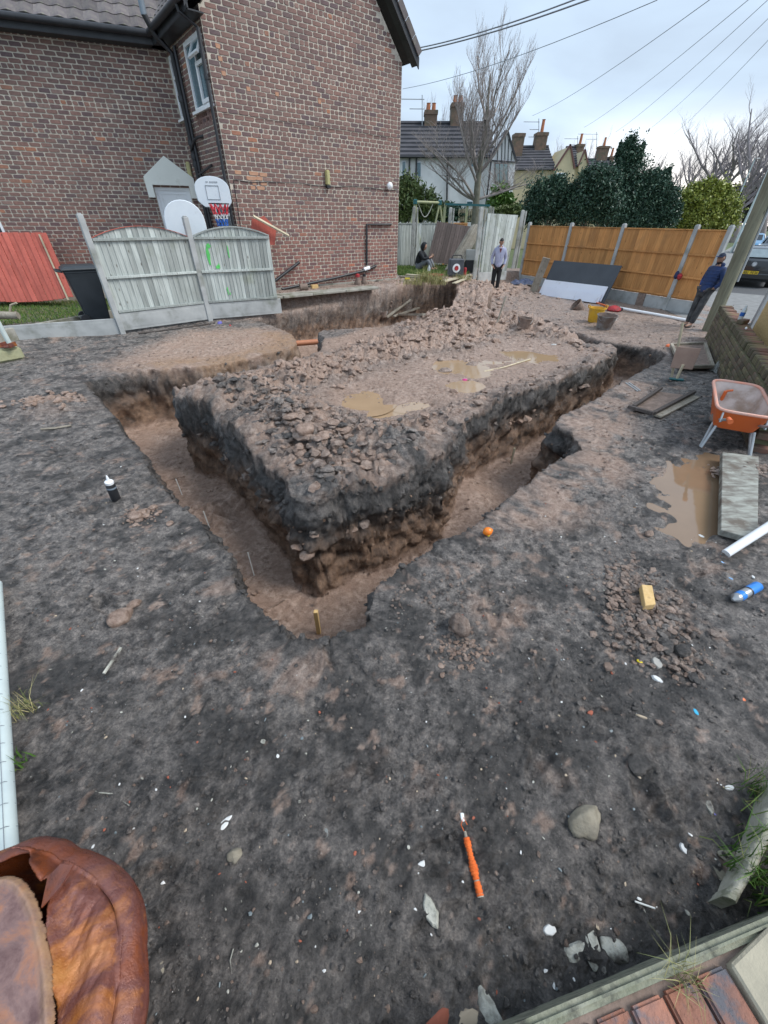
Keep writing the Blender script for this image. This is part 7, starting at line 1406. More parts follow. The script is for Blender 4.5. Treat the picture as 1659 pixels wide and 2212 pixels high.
def people():
    # standing man, looking down
    P = gp(1066, 634, .0); zt = at(1078, 514, P.y).z; s = (zt - P.z) / 1.74; HA_ = Matrix.Rotation(R(24), 3, 'X')
    t, W, g = person(P, R(-8), s, base, 'person standing with hands in pockets in a lilac grey jacket and black trousers', M_LILAC, M_BLKT, M_SHOE, None, M_SKIN, headA=HA_)
    face(W, g['hed'], HA_, t, M_SKIN); hairshell(W, g['hed'], HA_, M_HAIR, t)
    hd = skinmesh({'a': (Vector((-.10, .06, 1.47)), .045), 'b': (Vector((0, .10, 1.49)), .055), 'c': (Vector((.10, .06, 1.47)), .045), 'd': (Vector((.07, -.07, 1.43)), .03), 'e': (Vector((-.07, -.07, 1.43)), .03)}, [('e', 'a'), ('a', 'b'), ('b', 'c'), ('c', 'd')], 'b'); hd.transform(W); mobj('hood', hd, M_LILAC, t)
    m = MB(); m.add([W @ Vector(q) for q in ((-.05, -.115, 1.44), (.05, -.115, 1.44), (.0, -.195, 1.30))], [(0, 1, 2)]); m.obj('neck_lining', M_MAROON, t); m = MB(); m.tube([W @ Vector((.03, -.19, 1.28)), W @ Vector((.03, -.195, 1.14))], .004 * s, 5); m.obj('zip', M_BLK, t)
    # seated hooded figure in profile, facing right
    P = gp(903, 584, .42); sp = dict(base); sp.update(sit=(1, 1, 1), pel=(0, 0, .12), spi=(0, -.02, .28), che=(0, -.07, .47), nec=(0, -.13, .62), hd0=(0, -.16, .68), hed=(0, -.19, .75), shL=(.17, -.10, .56), shR=(-.17, -.10, .56), elL=(.21, -.27, .38), elR=(-.2, -.26, .38), wrL=(.10, -.46, .42), wrR=(-.10, -.45, .42), paL=(.05, -.51, .46), paR=(-.05, -.50, .46), hiL=(.1, -.06, .12), hiR=(-.1, -.06, .12), knL=(.13, -.42, .36), knR=(-.12, -.40, .35), anL=(.12, -.58, .09), anR=(-.12, -.56, .09), toL=(.13, -.72, .045), toR=(-.13, -.70, .045), curl=(0, .4, .8))
    zt = at(900, 524, P.y).z; s = (zt - P.z) / .87; HA_ = Matrix.Rotation(R(22), 3, 'X'); t, W, g = person(P, R(68), s, sp, 'person seated on the grass in a black hoodie and grey joggers, facing right', M_BLKJ, M_GREYT, M_SHOE, None, M_SKIN, headA=HA_)
    face(W, g['hed'], HA_, t, M_SKIN); v, f = headmesh(g['hed'] + Vector((0, .015, .005)), HA_, 1.28); lv = (v - np.array(g['hed'])) @ np.array(HA_); keep = (lv[:, 1] > -.055); f = f[keep[f].all(1)]; me = bpy.data.meshes.new('hood'); me.from_pydata([W @ Vector(p) for p in v], [], [tuple(q) for q in f]); me.polygons.foreach_set('use_smooth', [True] * len(me.polygons)); mobj('hood', me, M_BLKJ, t)
    ph = thing('held_snack', W @ Vector((0, -.53, .5)), 'small pale item held in the hands of the seated hooded person', 'snack'); m = MB(); m.box(W @ Vector((0, -.53, .50)), (.06, .05, .05)); m.obj('snack', M_TANW, ph, bevel=.01)
    # man leaning back on the pole, facing left
    P = gp(1483, 706, .0); lp = dict(base); lp.update(pel=(0, .18, .88), spi=(0, .24, 1.03), che=(0, .29, 1.22), nec=(0, .30, 1.40), hd0=(0, .285, 1.47), hed=(0, .26, 1.555), shL=(.17, .30, 1.33), shR=(-.17, .30, 1.33), elL=(.25, .36, 1.06), elR=(-.25, .34, 1.06), wrL=(.18, .17, .93), wrR=(-.17, .15, .94), paL=(.12, .11, .90), paR=(-.11, .09, .91), hiL=(.09, .17, .84), hiR=(-.09, .17, .84), knL=(.11, .05, .46), knR=(-.08, .12, .46), anL=(.12, -.08, .09), anR=(-.06, .06, .09), toL=(.13, -.24, .045), toR=(-.07, -.10, .045))
    lp = {k: ((v[0], v[1] * .62, v[2]) if isinstance(v, tuple) and len(v) == 3 and not k.startswith('to') else v) for k, v in lp.items()}; zt = at(1552, 545, P.y + .05).z; s = (zt - P.z) / 1.69; HA_ = Matrix.Rotation(R(4), 3, 'X'); t, W, g = person(P, R(-72), s, lp, 'person in a navy quilted jacket and dark cap leaning on the telegraph pole', M_NAVY, M_JEAN, M_BOOT, None, M_SKIN2, headA=HA_)
    face(W, g['hed'], HA_, t, M_SKIN2); hairshell(W, g['hed'], HA_, cloth('navy_cap', (.015, .022, .045), (.02, .03, .06)), t, .035, 1.12, 'cap')
    m = MB(); c = g['hed']; n = 9; m.add([W @ (c + Vector((.075 * math.cos(math.pi * i / (n - 1)), -.07 - .10 * math.sin(math.pi * i / (n - 1)), .045))) for i in range(n)] + [W @ (c + Vector((.075 * math.cos(math.pi * i / (n - 1)), -.07 - .10 * math.sin(math.pi * i / (n - 1)), .055))) for i in range(n)], [tuple(range(n)), tuple(range(n, 2 * n))[::-1]] + [(i, n + i, n + i + 1, i + 1) for i in range(n - 1)]); m.obj('cap_peak', M_NAVY, t)
    v, f = headmesh(c, HA_, 1.07); lv = (v - np.array(c)) @ np.array(HA_); keep = (lv[:, 2] < -.035) & (lv[:, 1] < .04); f = f[keep[f].all(1)]; me = bpy.data.meshes.new('beard'); me.from_pydata([W @ Vector(p) for p in v], [], [tuple(q) for q in f]); mobj('beard', me, M_HAIR, t)
    hd = skinmesh({'a': (Vector((-.11, .19, 1.43)), .05), 'b': (Vector((0, .28, 1.42)), .065), 'c': (Vector((.11, .19, 1.43)), .05)}, [('a', 'b'), ('b', 'c')], 'b'); hd.transform(W); mobj('hood', hd, M_NAVY, t)
    for k in range(5): # quilting ridges
        z = 1.02 + k * .075
        m = MB(); m.tube([W @ Vector((.192 * math.cos(a), .165 + .006 * (k - 2) + .178 * math.sin(a), z)) for a in [2 * math.pi * i / 14 for i in range(14)]], .006, 4, closed=True); m.obj('quilting_seam', M_NAVY, t)
people()
# things beside the seated person
t = thing('timber_stack', gp(890, 600, .42), 'small stack of pale boards on the bank beside the seated person', 'timber')
for k, (a, b_, z) in enumerate([((868, 604), (912, 607), .36), ((880, 599), (925, 603), .41), ((864, 597), (905, 600), .46), ((878, 593), (916, 596), .50)]): m = MB(); m.beam(gp(*a, z), gp(*b_, z), .16, .04); m.obj('board', M_WPALE if k % 2 else M_WPLANK, t, bevel=.004)
t = thing('black_speaker_box', gp(985, 594, .5), 'black box shaped site radio with a round white badge on the boards', 'radio'); q = gp(985, 597, .46); F = frame(q, (1, .1, 0)); m = MB(); m.prism([(-.26, 0), (.26, 0), (.24, .5), (-.24, .5)], .3, F); m.obj('box', M('radio_grey', (.05, .055, .065), (.08, .085, .1), rough=.5), t, bevel=.03); ax = V3((.1, -1, 0)).normalized().to_track_quat('Z', 'Y').to_matrix(); m = MB(); m.lathe(F @ V3((-.02, -.01, .24)), [(.13, 0), (.13, .02)], 20, axis=ax); m.obj('badge', M_UPVC, t); m = MB(); m.lathe(F @ V3((-.02, -.03, .24)), [(.07, 0), (.07, .02)], 16, axis=ax); m.obj('red_ring', M_RED, t); m = MB(); m.tube([F @ V3((-.18, .1, .5)), F @ V3((-.14, .1, .6)), F @ V3((.14, .1, .6)), F @ V3((.18, .1, .5))], .02, 6); m.obj('handle', M_BLK, t)
t = thing('red_drink_can', gp(1002, 592, .45), 'red drinks can standing right of the black radio box', 'can'); m = MB(); m.lathe(gp(1003, 595, .47), [(.05, 0), (.06, .02), (.06, .2), (.05, .23)], 14); m.obj('can', M_RED, t, smooth=True)
t = thing('bank_boards', gp(970, 605, .42), 'flat pale boards under the black radio box on the bank', 'board')
for a, b_, w in (((955, 608), (1018, 594), .22), ((980, 612), (1012, 600), .12)): m = MB(); m.beam(gp(*a, .42), gp(*b_, .42), w, .03); m.obj('board', M_WPALE, t, bevel=.004)
t = thing('black_white_tub', gp(1015, 585, .42), 'black and white square container behind the radio and the concrete post', 'container'); q = gp(1013, 590, .42); m = MB(); m.box(q + V3((0, .2, .2)), (.36, .3, .4)); m.obj('lower_box', M_BLK, t, bevel=.01); m = MB(); m.box(q + V3((.0, .2, .56)), (.33, .28, .32)); m.obj('white_box', M_POST, t, bevel=.01)
t = thing('water_bottle', gp(925, 592, .42), 'clear small water bottle standing on the bank right of the seated person', 'bottle'); m = MB(); m.lathe(gp(926, 590, .42), [(.05, 0), (.055, .02), (.055, .17), (.02, .23), (.02, .26)], 12); m.obj('bottle', M_PET, t, smooth=True)
t = thing('red_tray', gp(940, 597, .42), 'low red plastic tray on the bank between the seated person and the radio', 'tray'); q = gp(942, 597, .44); m = MB(); m.lathe(q, [(.20, 0), (.27, .06), (.29, .06)], 16, cap=(True, False)); m.obj('tray', M_RED, t, smooth=True)
for k, (px, py, mt, l) in enumerate([(880, 602, M_YLW, 'yellow scrap on the stack of boards'), (950, 603, M_YLW, 'yellow scrap on the bank below the red tray'), (972, 590, M_YLW, 'yellow strip lying between the red tray and the radio'), (978, 573, M_BBW, 'pale blue white plastic bag on the back lawn'), (1145, 617, M_WPALE, 'pale wood scrap beside the crumpled tarpaulin')]):
    P = gp(px, py, .5 if px < 1100 else .02); t = thing('scrap', P, l, 'litter'); m = MB(); m.box(P, (.16, .08, .05), Matrix.Rotation(k, 3, 'Z')); m.obj('piece', mt, t, bevel=.01)
# two work boots / pots on the slab
for k, s_ in enumerate((3.28, 3.52)):
    t = thing('muddy_boot', hw(s_, .42, .35), ['left muddy boot with a red and white top on the paving slabs', 'right muddy boot standing on the paving slabs by the gable wall'][k], 'boot'); P = hw(s_, .415, .35); m = MB(); m.lathe(P, [(.10, 0), (.11, .05), (.07, .12), (.065, .2)], 12); m.obj('boot_body', M_MUD, t, smooth=True); m = MB(); m.lathe(P + V3((0, 0, .2)), [(.07, 0), (.06, .07), (.0, .09)] if k == 0 else [(.05, 0), (.05, .07)], 12); m.obj('boot_top', M_RED if k == 0 else M_BLK, t, smooth=True)
t = thing('clay_pipe_end', hw(1.3, .42, .5), 'short brown clay pipe piece lying on the paving slabs', 'pipe'); m = MB(); m.tube([hw(1.28, .5, .45), hw(1.48, .5, .5)], .08, 12); m.obj('pipe', M_MUD, t, smooth=True); t = thing('yellow_brick_half', hw(1.8, .42, .4), 'yellow half brick on the paving slabs by the gable wall', 'brick'); m = MB(); m.box(hw(1.82, .46, .3), (.2, .1, .09), Matrix.Rotation(HA, 3, 'Z')); m.obj('brick_body', M_YWOOD, t, bevel=.006)
# ------------------------------------------------------------------ background: houses, trees, cars
M_REND = M('off_white_render', (.82, .81, .80), (.72, .71, .70), scale=1.2, rough=.9, bump=.2, dirt=(.50, .47, .44), dscale=.5, dlo=.55, dhi=.85); M_YREND = M('cream_yellow_render', (.55, .47, .30), (.48, .41, .26), scale=1.2, rough=.9, bump=.2)
M_DTILE = M('dark_brown_tile', (.045, .045, .052), (.075, .072, .08), scale=1.5, rough=.8); M_CHIM = M('chimney_brick', (.20, .13, .09), (.12, .09, .07), scale=4, rough=.95, bump=.5, dirt=(.10, .10, .06), dscale=2); M_POTC = M('chimney_pot_clay', (.45, .17, .08), rough=.8); M_WWOOD = M('bargeboard_brown', (.14, .06, .05), rough=.6)
def fhouse(label, wallmat, E0, E1, R0, R1, Ye, Yr, name='far_house', rows=8, group='houses behind the gardens'):
    a, b_ = at(*E0, Ye), at(*E1, Ye); c, d = at(*R1, Yr), at(*R0, Yr); t = thing(name, flat((a + b_) / 2, 0), label, 'house', group)
    U = flat(b_ - a).normalized(); Bk = V3((-U.y, U.x, 0)); dep = (flat(c - b_)).dot(Bk) * 2; m = MB(); z = a.z
    A = [flat(a), flat(b_), flat(b_) + Bk * dep, flat(a) + Bk * dep]; m.add(A + [V3((p.x, p.y, z - .05)) for p in A] + [flat(a) + Bk * dep / 2 + V3((0, 0, d.z - .1)), flat(b_) + Bk * dep / 2 + V3((0, 0, c.z - .1))], [(0, 1, 5, 4), (1, 2, 6, 9, 5), (2, 3, 7, 6), (3, 0, 4, 8, 7)]); m.obj('wall', wallmat, t)
    up = (flat(a) + Bk * dep / 2 + V3((0, 0, d.z))) - a; a2 = a - up * .07 - Bk * .0; b2 = b_ - up * .07
    for r_ in range(rows):
        m = MB(); s0, s1 = r_ / rows, (r_ + 1.12) / rows; n = V3((0, 0, .10)); p = [a2 + up * 1.07 * s0 + n, b2 + up * 1.07 * s0 + n, b2 + up * 1.07 * s1, a2 + up * 1.07 * s1]; q = [v - V3((0, 0, .09)) for v in p]; m.add(p + q, [(0, 1, 2, 3), (4, 5, 1, 0), (7, 6, 5, 4), (5, 6, 2, 1), (7, 4, 0, 3)]); m.obj('tile_row', M_DTILE, t)
    rr = a + up; m = MB(); bk = Bk * dep - up + V3((0, 0, 0)); m.add([a + up, b_ + up, flat(b_) + Bk * dep * 1.03 + V3((0, 0, z)), flat(a) + Bk * dep * 1.03 + V3((0, 0, z))], [(0, 1, 2, 3)]); m.obj('rear_roof', M_DTILE, t)
    m = MB(); m.tube([a + up + V3((0, 0, .05)), b_ + up + V3((0, 0, .05))], .12, 6); m.obj('ridge', M_DTILE, t); m = MB(); m.tube([a2 + V3((0, -.08, -.02)), b2 + V3((0, -.08, -.02))], .07, 6); m.obj('gutter', M_BLK, t)
    return t, U, Bk
def pq(pts, Y): return [at(px, py, Y) for px, py in pts]
def slabpoly(name, pts, Y, th, mat, par):
    P = pq(pts, Y); m = MB(); n = len(P); B = [p + V3((0, th, 0)) for p in P]; m.add(P + B, [tuple(range(n))[::-1], tuple(range(n, 2 * n))] + [(i, (i + 1) % n, n + (i + 1) % n, n + i) for i in range(n)]); return m.obj(name, mat, par)
def fwin(par, x0, y0, x1, y1, Y, mull=1, frame_=None, glass=None, skew=0):
    f = slabpoly('window', [(x0, y0), (x1, y0), (x1, y1), (x0, y1)], Y - .08, .1, frame_ or M_UPVC, par); w = (x1 - x0 - 1.2 * (mull + 1)) / mull if mull else 0
    for k in range(mull): a = x0 + 1.2 + k * (w + 1.2); slabpoly('pane', [(a, y0 + 1.6), (a + w, y0 + 1.6), (a + w, y1 - 1.6), (a, y1 - 1.6)], Y - .10, .02, glass or M_GLASS, f)
    return f
def chimney(par, x0, x1, ytop, ybot, Y, pots=2, dp=.9):
    a, b_ = at(x0, ybot, Y), at(x1, ybot, Y); w = (b_ - a).length; tp = at((x0 + x1) / 2, ytop, Y); m = MB(); c = (a + b_) / 2; h = tp.z - c.z; m.box((c.x, c.y, c.z + h / 2 - .5), (w * .92, dp, h + 1)); m.box((c.x, c.y, tp.z - .12), (w, dp + .1, .2)); ch = m.obj('chimney', M_CHIM, par)
    for k in range(pots): m = MB(); x = c.x + (k - (pots - 1) / 2) * w * .4; m.lathe((x, c.y, tp.z), [(.14, 0), (.12, .35 if pots > 1 else .75), (.15, .38 if pots > 1 else .8)], 10); m.obj('chimney_pot', M_POTC, ch)
    return ch
h1, U, Bk = fhouse('white rendered terraced house with a dark tiled roof behind the bare tree', M_REND, (820, 333), (1070, 334), (835, 268), (1062, 272), 34, 37.4)
chimney(h1, 914, 942, 240, 290, 37.4, 2); chimney(h1, 969, 996, 224, 290, 37.4, 2)
fwin(h1, 900, 349, 910, 383, 34); fwin(h1, 868, 347, 877, 383, 34); fwin(h1, 1017, 345, 1028, 361, 34); fwin(h1, 1008, 434, 1034, 443, 34, 2)
for x, y0, y1 in ((885, 336, 392), (900, 336, 400), (967, 340, 442)): m = MB(); m.tube([at(x, y0, 33.9), at(x - 2, y1, 33.9)], .06, 6); m.obj('drain_pipe', M_BLK, h1)
slabpoly('gable_wing', [(1049, 448), (1064, 331), (1096, 286), (1114, 345), (1104, 448)], 33.2, 4.5, M_REND, h1)
for pts in ([(1061, 334), (1096.5, 280), (1099, 284), (1063, 338)], [(1095, 281), (1098.5, 280), (1118, 350), (1114, 350)], [(1062, 345), (1115, 349), (1115, 352), (1062, 348)]): slabpoly('barge_board', pts, 33.1, .12, M_BLK, h1)
for x, y0 in ((1076, 316), (1085, 304), (1092, 292), (1099, 300), (1106, 326)): slabpoly('gable_timber', [(x - .6, y0), (x + .8, y0), (x - .6, 347), (x - 2, 347)], 33.14, .08, M_BLK, h1)
fwin(h1, 1069, 352, 1098, 396, 33.2, 3, M_WWOOD, M('pale_glass', (.25, .32, .32), rough=.2)); m = MB(); m.tube([at(1061, 348, 33.0), at(1049, 447, 33.0)], .06, 6); m.obj('drain_pipe', M_BLK, h1); m = MB(); m.lathe(at(1083, 403, 33.15), [(.1, -.1), (.1, .05)], 8); m.obj('vent', M_WWOOD, h1)
# side roof of the gable wing
a, b_, c, d = at(1062, 333, 33.0), at(1096, 281, 33.0), at(1090, 281, 38), at(1048, 335, 37); m = MB(); m.add([a, b_, c, d, *[p - V3((0, 0, .1)) for p in (a, b_, c, d)]], [(0, 1, 2, 3), (4, 5, 1, 0), (7, 6, 5, 4)]); m.obj('wing_roof', M_DTILE, h1)
h2, U, Bk = fhouse('cream yellow rendered house with a red brown gable to the right of the white house', M_YREND, (1100, 363), (1200, 362), (1106, 320), (1232, 312), 42, 45)
chimney(h2, 1104, 1127, 289, 325, 44, 0); chimney(h2, 1151, 1176, 287, 322, 45, 1)
slabpoly('gable_wing', [(1199, 448), (1199, 362), (1232, 316), (1241, 360), (1238, 448)], 41.6, 3.5, M_YREND, h2); fwin(h2, 1203, 373, 1222, 397, 41.6, 2)
for pts in ([(1196, 366), (1232, 311), (1234, 314), (1198, 369)], [(1231, 311), (1234, 311), (1244, 364), (1240, 364)]): slabpoly('barge_board', pts, 41.5, .12, M_WWOOD, h2)
h3, U, Bk = fhouse('further cream house with a small grey roof just visible behind the yellow house', M_YREND, (1236, 357), (1256, 356), (1238, 320), (1262, 322), 52, 55)
slabpoly('gable_wing', [(1250, 440), (1250, 356), (1264, 325), (1270, 354), (1268, 440)], 51.6, 3, M_YREND, h3); chimney(h3, 1241, 1258, 312, 325, 55, 1)
for pts in ([(1248, 358), (1263, 322), (1265, 324), (1250, 360)], [(1263, 322), (1266, 322), (1273, 358), (1270, 358)]): slabpoly('barge_board', pts, 51.5, .12, M_WWOOD, h3)
h4, U, Bk = fhouse('furthest house with a dark brown roof rising above the laurel hedge', M_YREND, (1272, 378), (1338, 377), (1274, 346), (1336, 344), 62, 66); chimney(h4, 1284, 1307, 316, 350, 66, 1); chimney(h4, 1312, 1322, 338, 350, 66, 1)
# aerials
def aerial(px, y0, y1, Y, label, w=1.2, n=3):
    t = thing('tv_aerial', at(px, y0, Y), label, 'aerial'); m = MB(); a, b_ = at(px, y0, Y), at(px, y1, Y); m.tube([a, b_], .03, 5); m.obj('mast', M_STEEL, t)
    for k in range(n): m = MB(); c = b_ - V3((0, 0, .2 + k * .45)); m.tube([c - V3((w * (.5 + .5 * (k == 0)), 0, 0)), c + V3((w * .1, 0, 0))], .022, 4); m.obj('aerial_arm', M_STEEL, t)
aerial(912, 285, 205, 37, 'tall ladder shaped aerial above the white house beside the first chimney', 1.6, 2); aerial(1164, 318, 256, 45, 'aerial mast beside the cream house chimney with the orange pot', 1.2, 3); aerial(1248, 318, 294, 55, 'small aerial above the further cream house', 1.3, 2); aerial(1289, 320, 285, 66, 'wide aerial above the furthest chimney', 2.2, 2)
# ---- bare trees
M_BARK = M('grey_green_bark', (.13, .125, .09), (.20, .19, .15), scale=5, rough=.95, bump=.5); M_TWIG = M('twig_bark', (.24, .205, .19), (.33, .29, .27), scale=3, rough=.95); M_TWIGF = M('far_twig_bark', (.24, .21, .22), (.31, .28, .29), scale=1, rough=.95)
class Tubes:
    def __init__(s): s.V = []; s.F = []; s.n = 0
    def seg(s, pts, rs, k=4):
        P = np.array(pts); T = np.gradient(P, axis=0); T /= np.linalg.norm(T, axis=1)[:, None] + 1e-9; a = np.array([.31, .17, .93]) if abs(T[0][2]) < .8 else np.array([1., .2, .1]); u = np.cross(T, a); u /= np.linalg.norm(u, axis=1)[:, None]; w = np.cross(T, u); n = len(P); ang = np.arange(k) * 2 * np.pi / k
        V = P[:, None] + (u[:, None] * np.cos(ang)[None, :, None] + w[:, None] * np.sin(ang)[None, :, None]) * np.array(rs)[:, None, None]; s.V.append(V.reshape(-1, 3)); i, j = np.meshgrid(np.arange(n - 1), np.arange(k), indexing='ij'); s.F.append((np.stack([i * k + j, i * k + (j + 1) % k, (i + 1) * k + (j + 1) % k, (i + 1) * k + j], -1).reshape(-1, 4)) + s.n); s.n += n * k
    def obj(s, name, mat, parent): return mobj(name, npmesh(name, np.concatenate(s.V), np.concatenate(s.F), smooth=True), mat, parent)
def grow(T, p, d, L, r, lev, rnd, up=.25, spread=.7, nch=(5, 6, 4), wig=.12, cap=None):
    n = 6; pts = [p]; dd = d.copy(); 
    for i in range(n): dd = dd + np.array([rnd.gauss(0, wig), rnd.gauss(0, wig), rnd.gauss(0, wig * .5) + up * .22]); dd /= np.linalg.norm(dd); pts.append(pts[-1] + dd * L / n)
    rs = [r * (1 - .75 * i / n) for i in range(n + 1)]; T.seg(pts, rs, 5 if lev < 1 else (4 if lev < 2 else 3))
    if lev >= len(nch): return
    for k in range(nch[lev]):
        s = .18 + .78 * (k + rnd.random() * .6) / nch[lev]; i = min(int(s * n), n - 1); q = pts[i] + (pts[i + 1] - pts[i]) * (s * n - i); az = rnd.random() * 6.283; side = np.array([math.cos(az), math.sin(az), .15]); nd = dd * .55 + side * spread + np.array([0, 0, up]); nd /= np.linalg.norm(nd)
        grow(T, q, nd, L * (.62 - .22 * s) * rnd.uniform(.75, 1.15), max(r * (1 - .7 * s) * .5, .006), lev + 1, rnd, up, spread, nch, wig)
def baretree(label, base, top, r, limbs, seed, mat=None, nch=(6, 6, 4), up=.5, spread=.55, name='bare_tree', gr='bare winter trees', bark=None, first=None, split=.35, tw=1.):
    rnd = random.Random(seed); t = thing(name, base, label, 'tree', gr); H = top.z - base.z; B = np.array(base); q = B + (np.array(top) - B) * split; T = Tubes(); T.seg([B, B + (q - B) * .35 + [.03, 0, 0], q], [r * 1.15, r, r * .8], 9); T.seg([q, q + [.1, .1, H * .2], q + [.05, .2, H * .42]], [r * .8, r * .5, r * .2], 7); T.obj('trunk', bark or M_BARK, t)
    T = Tubes()
    for k in range(limbs):
        az = 2 * math.pi * k / limbs + rnd.uniform(-.3, .3); z = q + np.array([0, 0, H * rnd.uniform(-.03, .25)]); d = np.array([math.cos(az) * spread * 1.3, math.sin(az) * spread * 1.3, rnd.uniform(.5, 1.2)]); d /= np.linalg.norm(d); grow(T, z, d, H * (1 - split) * rnd.uniform(.42, .66), r * .42 * tw, 0, rnd, up, spread, nch)
    if first:
        for (dx, dy, dz, L) in first: d = np.array([dx, dy, dz]); d /= np.linalg.norm(d); grow(T, q + [0, 0, -.1 * H], d, L, r * .35, 0, rnd, .12, .8, nch)
    T.obj('crown', mat or M_TWIG, t)
tb_ = at(1027, 480, 27); tb_.z = .2; baretree('tall bare tree with upright winter shoots in front of the white house', tb_, at(1062, 45, 27), .20, 14, 3, nch=(8, 7, 4), up=.55, spread=.68, split=.40, tw=.8, first=[(-1, 0, .5, 3.6), (-1, .2, .25, 3.0), (1, 0, .35, 3.2), (.9, .3, .15, 2.6), (-.7, -.4, .8, 3.5)])
for k, (px, yb, yt, Y, r, l) in enumerate([(1545, 405, 205, 75, .45, 'large bare tree above the yellow green bush, leftmost of the roadside trees'), (1588, 400, 190, 70, .45, 'forked bare tree in the middle of the roadside trees'), (1640, 400, 165, 62, .5, 'tall bare tree partly hidden by the telegraph pole'), (1500, 405, 270, 85, .3, 'smaller bare tree at the left of the roadside group'), (1700, 400, 150, 66, .5, 'bare tree at the right frame edge')]):
    b_ = at(px, yb, Y); b_.z = 0; baretree(l, b_, at(px + (px - 1500) * .05, yt, Y), r, 9, 40 + k, nch=(7, 6, 4), up=.25, spread=.75, split=.25, mat=M_TWIGF, bark=M_TWIG)
for k, (px, yt, Y, l) in enumerate([(1200, 300, 80, 'distant hazy bare tree behind the cream house roof'), (1262, 300, 85, 'distant hazy bare tree above the grey roof'), (1325, 300, 85, 'distant hazy bare tree behind the furthest chimney'), (1405, 325, 80, 'distant bare tree just right of the tall evergreen spires'), (1436, 335, 80, 'rightmost distant bare tree beside the bright patch of sky'), (935, 205, 60, 'thin bare tree rising behind the chimneys of the white house')]):
    b_ = at(px, 440, Y); b_.z = 0; baretree(l, b_, at(px, yt, Y), .25, 8, 60 + k, nch=(6, 5, 3), up=.6, spread=.45, split=.35, mat=M_TWIGF, bark=M_TWIGF)
# ---- evergreens
def leafmat(name, cols): 
    m, nt, N, L, b = nmat(name); L.new(ramp(nt, attr(nt, 'bcol', 'Fac'), [(i / (len(cols) - 1), c) for i, c in enumerate(cols)]), b.inputs['Base Color']); b.inputs['Roughness'].default_value = .45; b.inputs['Specular IOR Level'].default_value = .35; return m
M_LAUR = leafmat('laurel_leaf', [(.012, .032, .022), (.025, .062, .040), (.05, .10, .06), (.10, .16, .10)]); M_YBUSH = leafmat('yellow_green_leaf', [(.07, .10, .02), (.16, .20, .035), (.27, .30, .05), (.36, .36, .07)]); M_OLIVE = leafmat('olive_leaf', [(.04, .07, .02), (.09, .13, .04), (.16, .20, .07), (.25, .27, .12)]); M_BRG = leafmat('bright_leaf', [(.05, .11, .02), (.10, .19, .04), (.16, .27, .06)]); M_DKH = leafmat('dark_scrub', [(.03, .032, .025), (.055, .055, .04), (.09, .085, .06)])
def crown(name, label, Y, blobs, n, leaf, mat, seed, cat='shrub', group=None, spike=.14, base=0., trunk=True):
    """blobs: (px, py, rx, ry) ellipses in the picture plane at depth Y, given real thickness"""
    rs = np.random.RandomState(seed); C = [(at(px, py, Y), (at(px + rx, py, Y) - at(px, py, Y)).length, (at(px, py - ry, Y) - at(px, py, Y)).length) for px, py, rx, ry in blobs]
    sub_ = []
    for c_, a_, b_ in C:
        for _ in range(5): u_ = rs.normal(size=3); u_ /= np.linalg.norm(u_); u_[2] = abs(u_[2]) if rs.rand() < .6 else u_[2]; f_ = rs.uniform(.22, .42); sub_.append((c_ + Vector((u_[0] * a_ * .85, u_[1] * a_ * .6, u_[2] * b_ * .9)), a_ * f_, b_ * f_ * rs.uniform(.8, 1.6)))
    C = C + sub_
    c0 = C[0][0]; t = thing(name, V3((sum(c[0].x for c in C) / len(C), Y, base)), label, cat, group); wts = np.array([c[1] * c[2] for c in C]); wts /= wts.sum(); V = []; A = []
    k = rs.choice(len(C), n, p=wts); cen = np.array([c[0][:] for c in C])[k]; rx = np.array([c[1] for c in C])[k]; rz = np.array([c[2] for c in C])[k]
    # leaves gather in sprays near the surface of each mass
    ns = n // 22; sd_ = rs.normal(size=(ns, 3)); sd_ /= np.linalg.norm(sd_, axis=1)[:, None]; sr = rs.uniform(.5, 1.1, ns) * (1 + .16 * rs.normal(size=ns)); sk = rs.randint(0, ns, n); u = sd_[sk] * sr[sk][:, None] + rs.normal(size=(n, 3)) * .10
    if spike: u[:, 2] += np.abs(rs.normal(size=n)) * spike * (rs.rand(ns)[sk] < .3)
    P = cen + u * np.stack([rx, rx * .8, rz], -1); P = P[P[:, 2] > base]; n = len(P); sk = sk[:n]; a = rs.normal(size=(n, 3)); a /= np.linalg.norm(a, axis=1)[:, None]; b = np.cross(a, rs.normal(size=(n, 3))); b /= np.linalg.norm(b, axis=1)[:, None]; L = leaf * rs.uniform(.6, 1.3, n)[:, None]
    V = np.stack([P - a * L, P + b * L * .45, P + a * L, P - b * L * .45], 1).reshape(-1, 3); F = np.arange(n * 4).reshape(n, 4); A = np.repeat(np.clip(rs.rand(ns)[sk] * .6 + rs.rand(n) * .4 , 0, 1), 4)
    mobj('crown', npmesh('crown', V, F, attrs={'bcol': ('FLOAT', A)}), mat, t)
    if trunk:
        T = Tubes()
        for c, a1, b1 in C[:4]: T.seg([np.array([c.x + .3 * a1 * q, c.y, base]) for q in (0,)] + [np.array([c.x, c.y, c.z * .5 + base * .5]), np.array([c.x, c.y, c.z])], [.07, .05, .03], 6)
        T.obj('trunk', M_BARK, t)
    # inner twig mass so that the shrub is not see-through
    T = Tubes()
    for c, a1, b1 in C[:8]:
        for q in range(20): d = rs.normal(size=3); d /= np.linalg.norm(d); c_ = np.array(c); T.seg([c_, c_ + d * [a1, a1 * .8, b1] * .5 + rs.normal(size=3) * .05 * a1, c_ + d * [a1, a1 * .8, b1] * .92], [.03, .02, .008], 3)
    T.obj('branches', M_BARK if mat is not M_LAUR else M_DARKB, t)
M_DARKB = M('dark_branch', (.02, .02, .016), rough=.95)
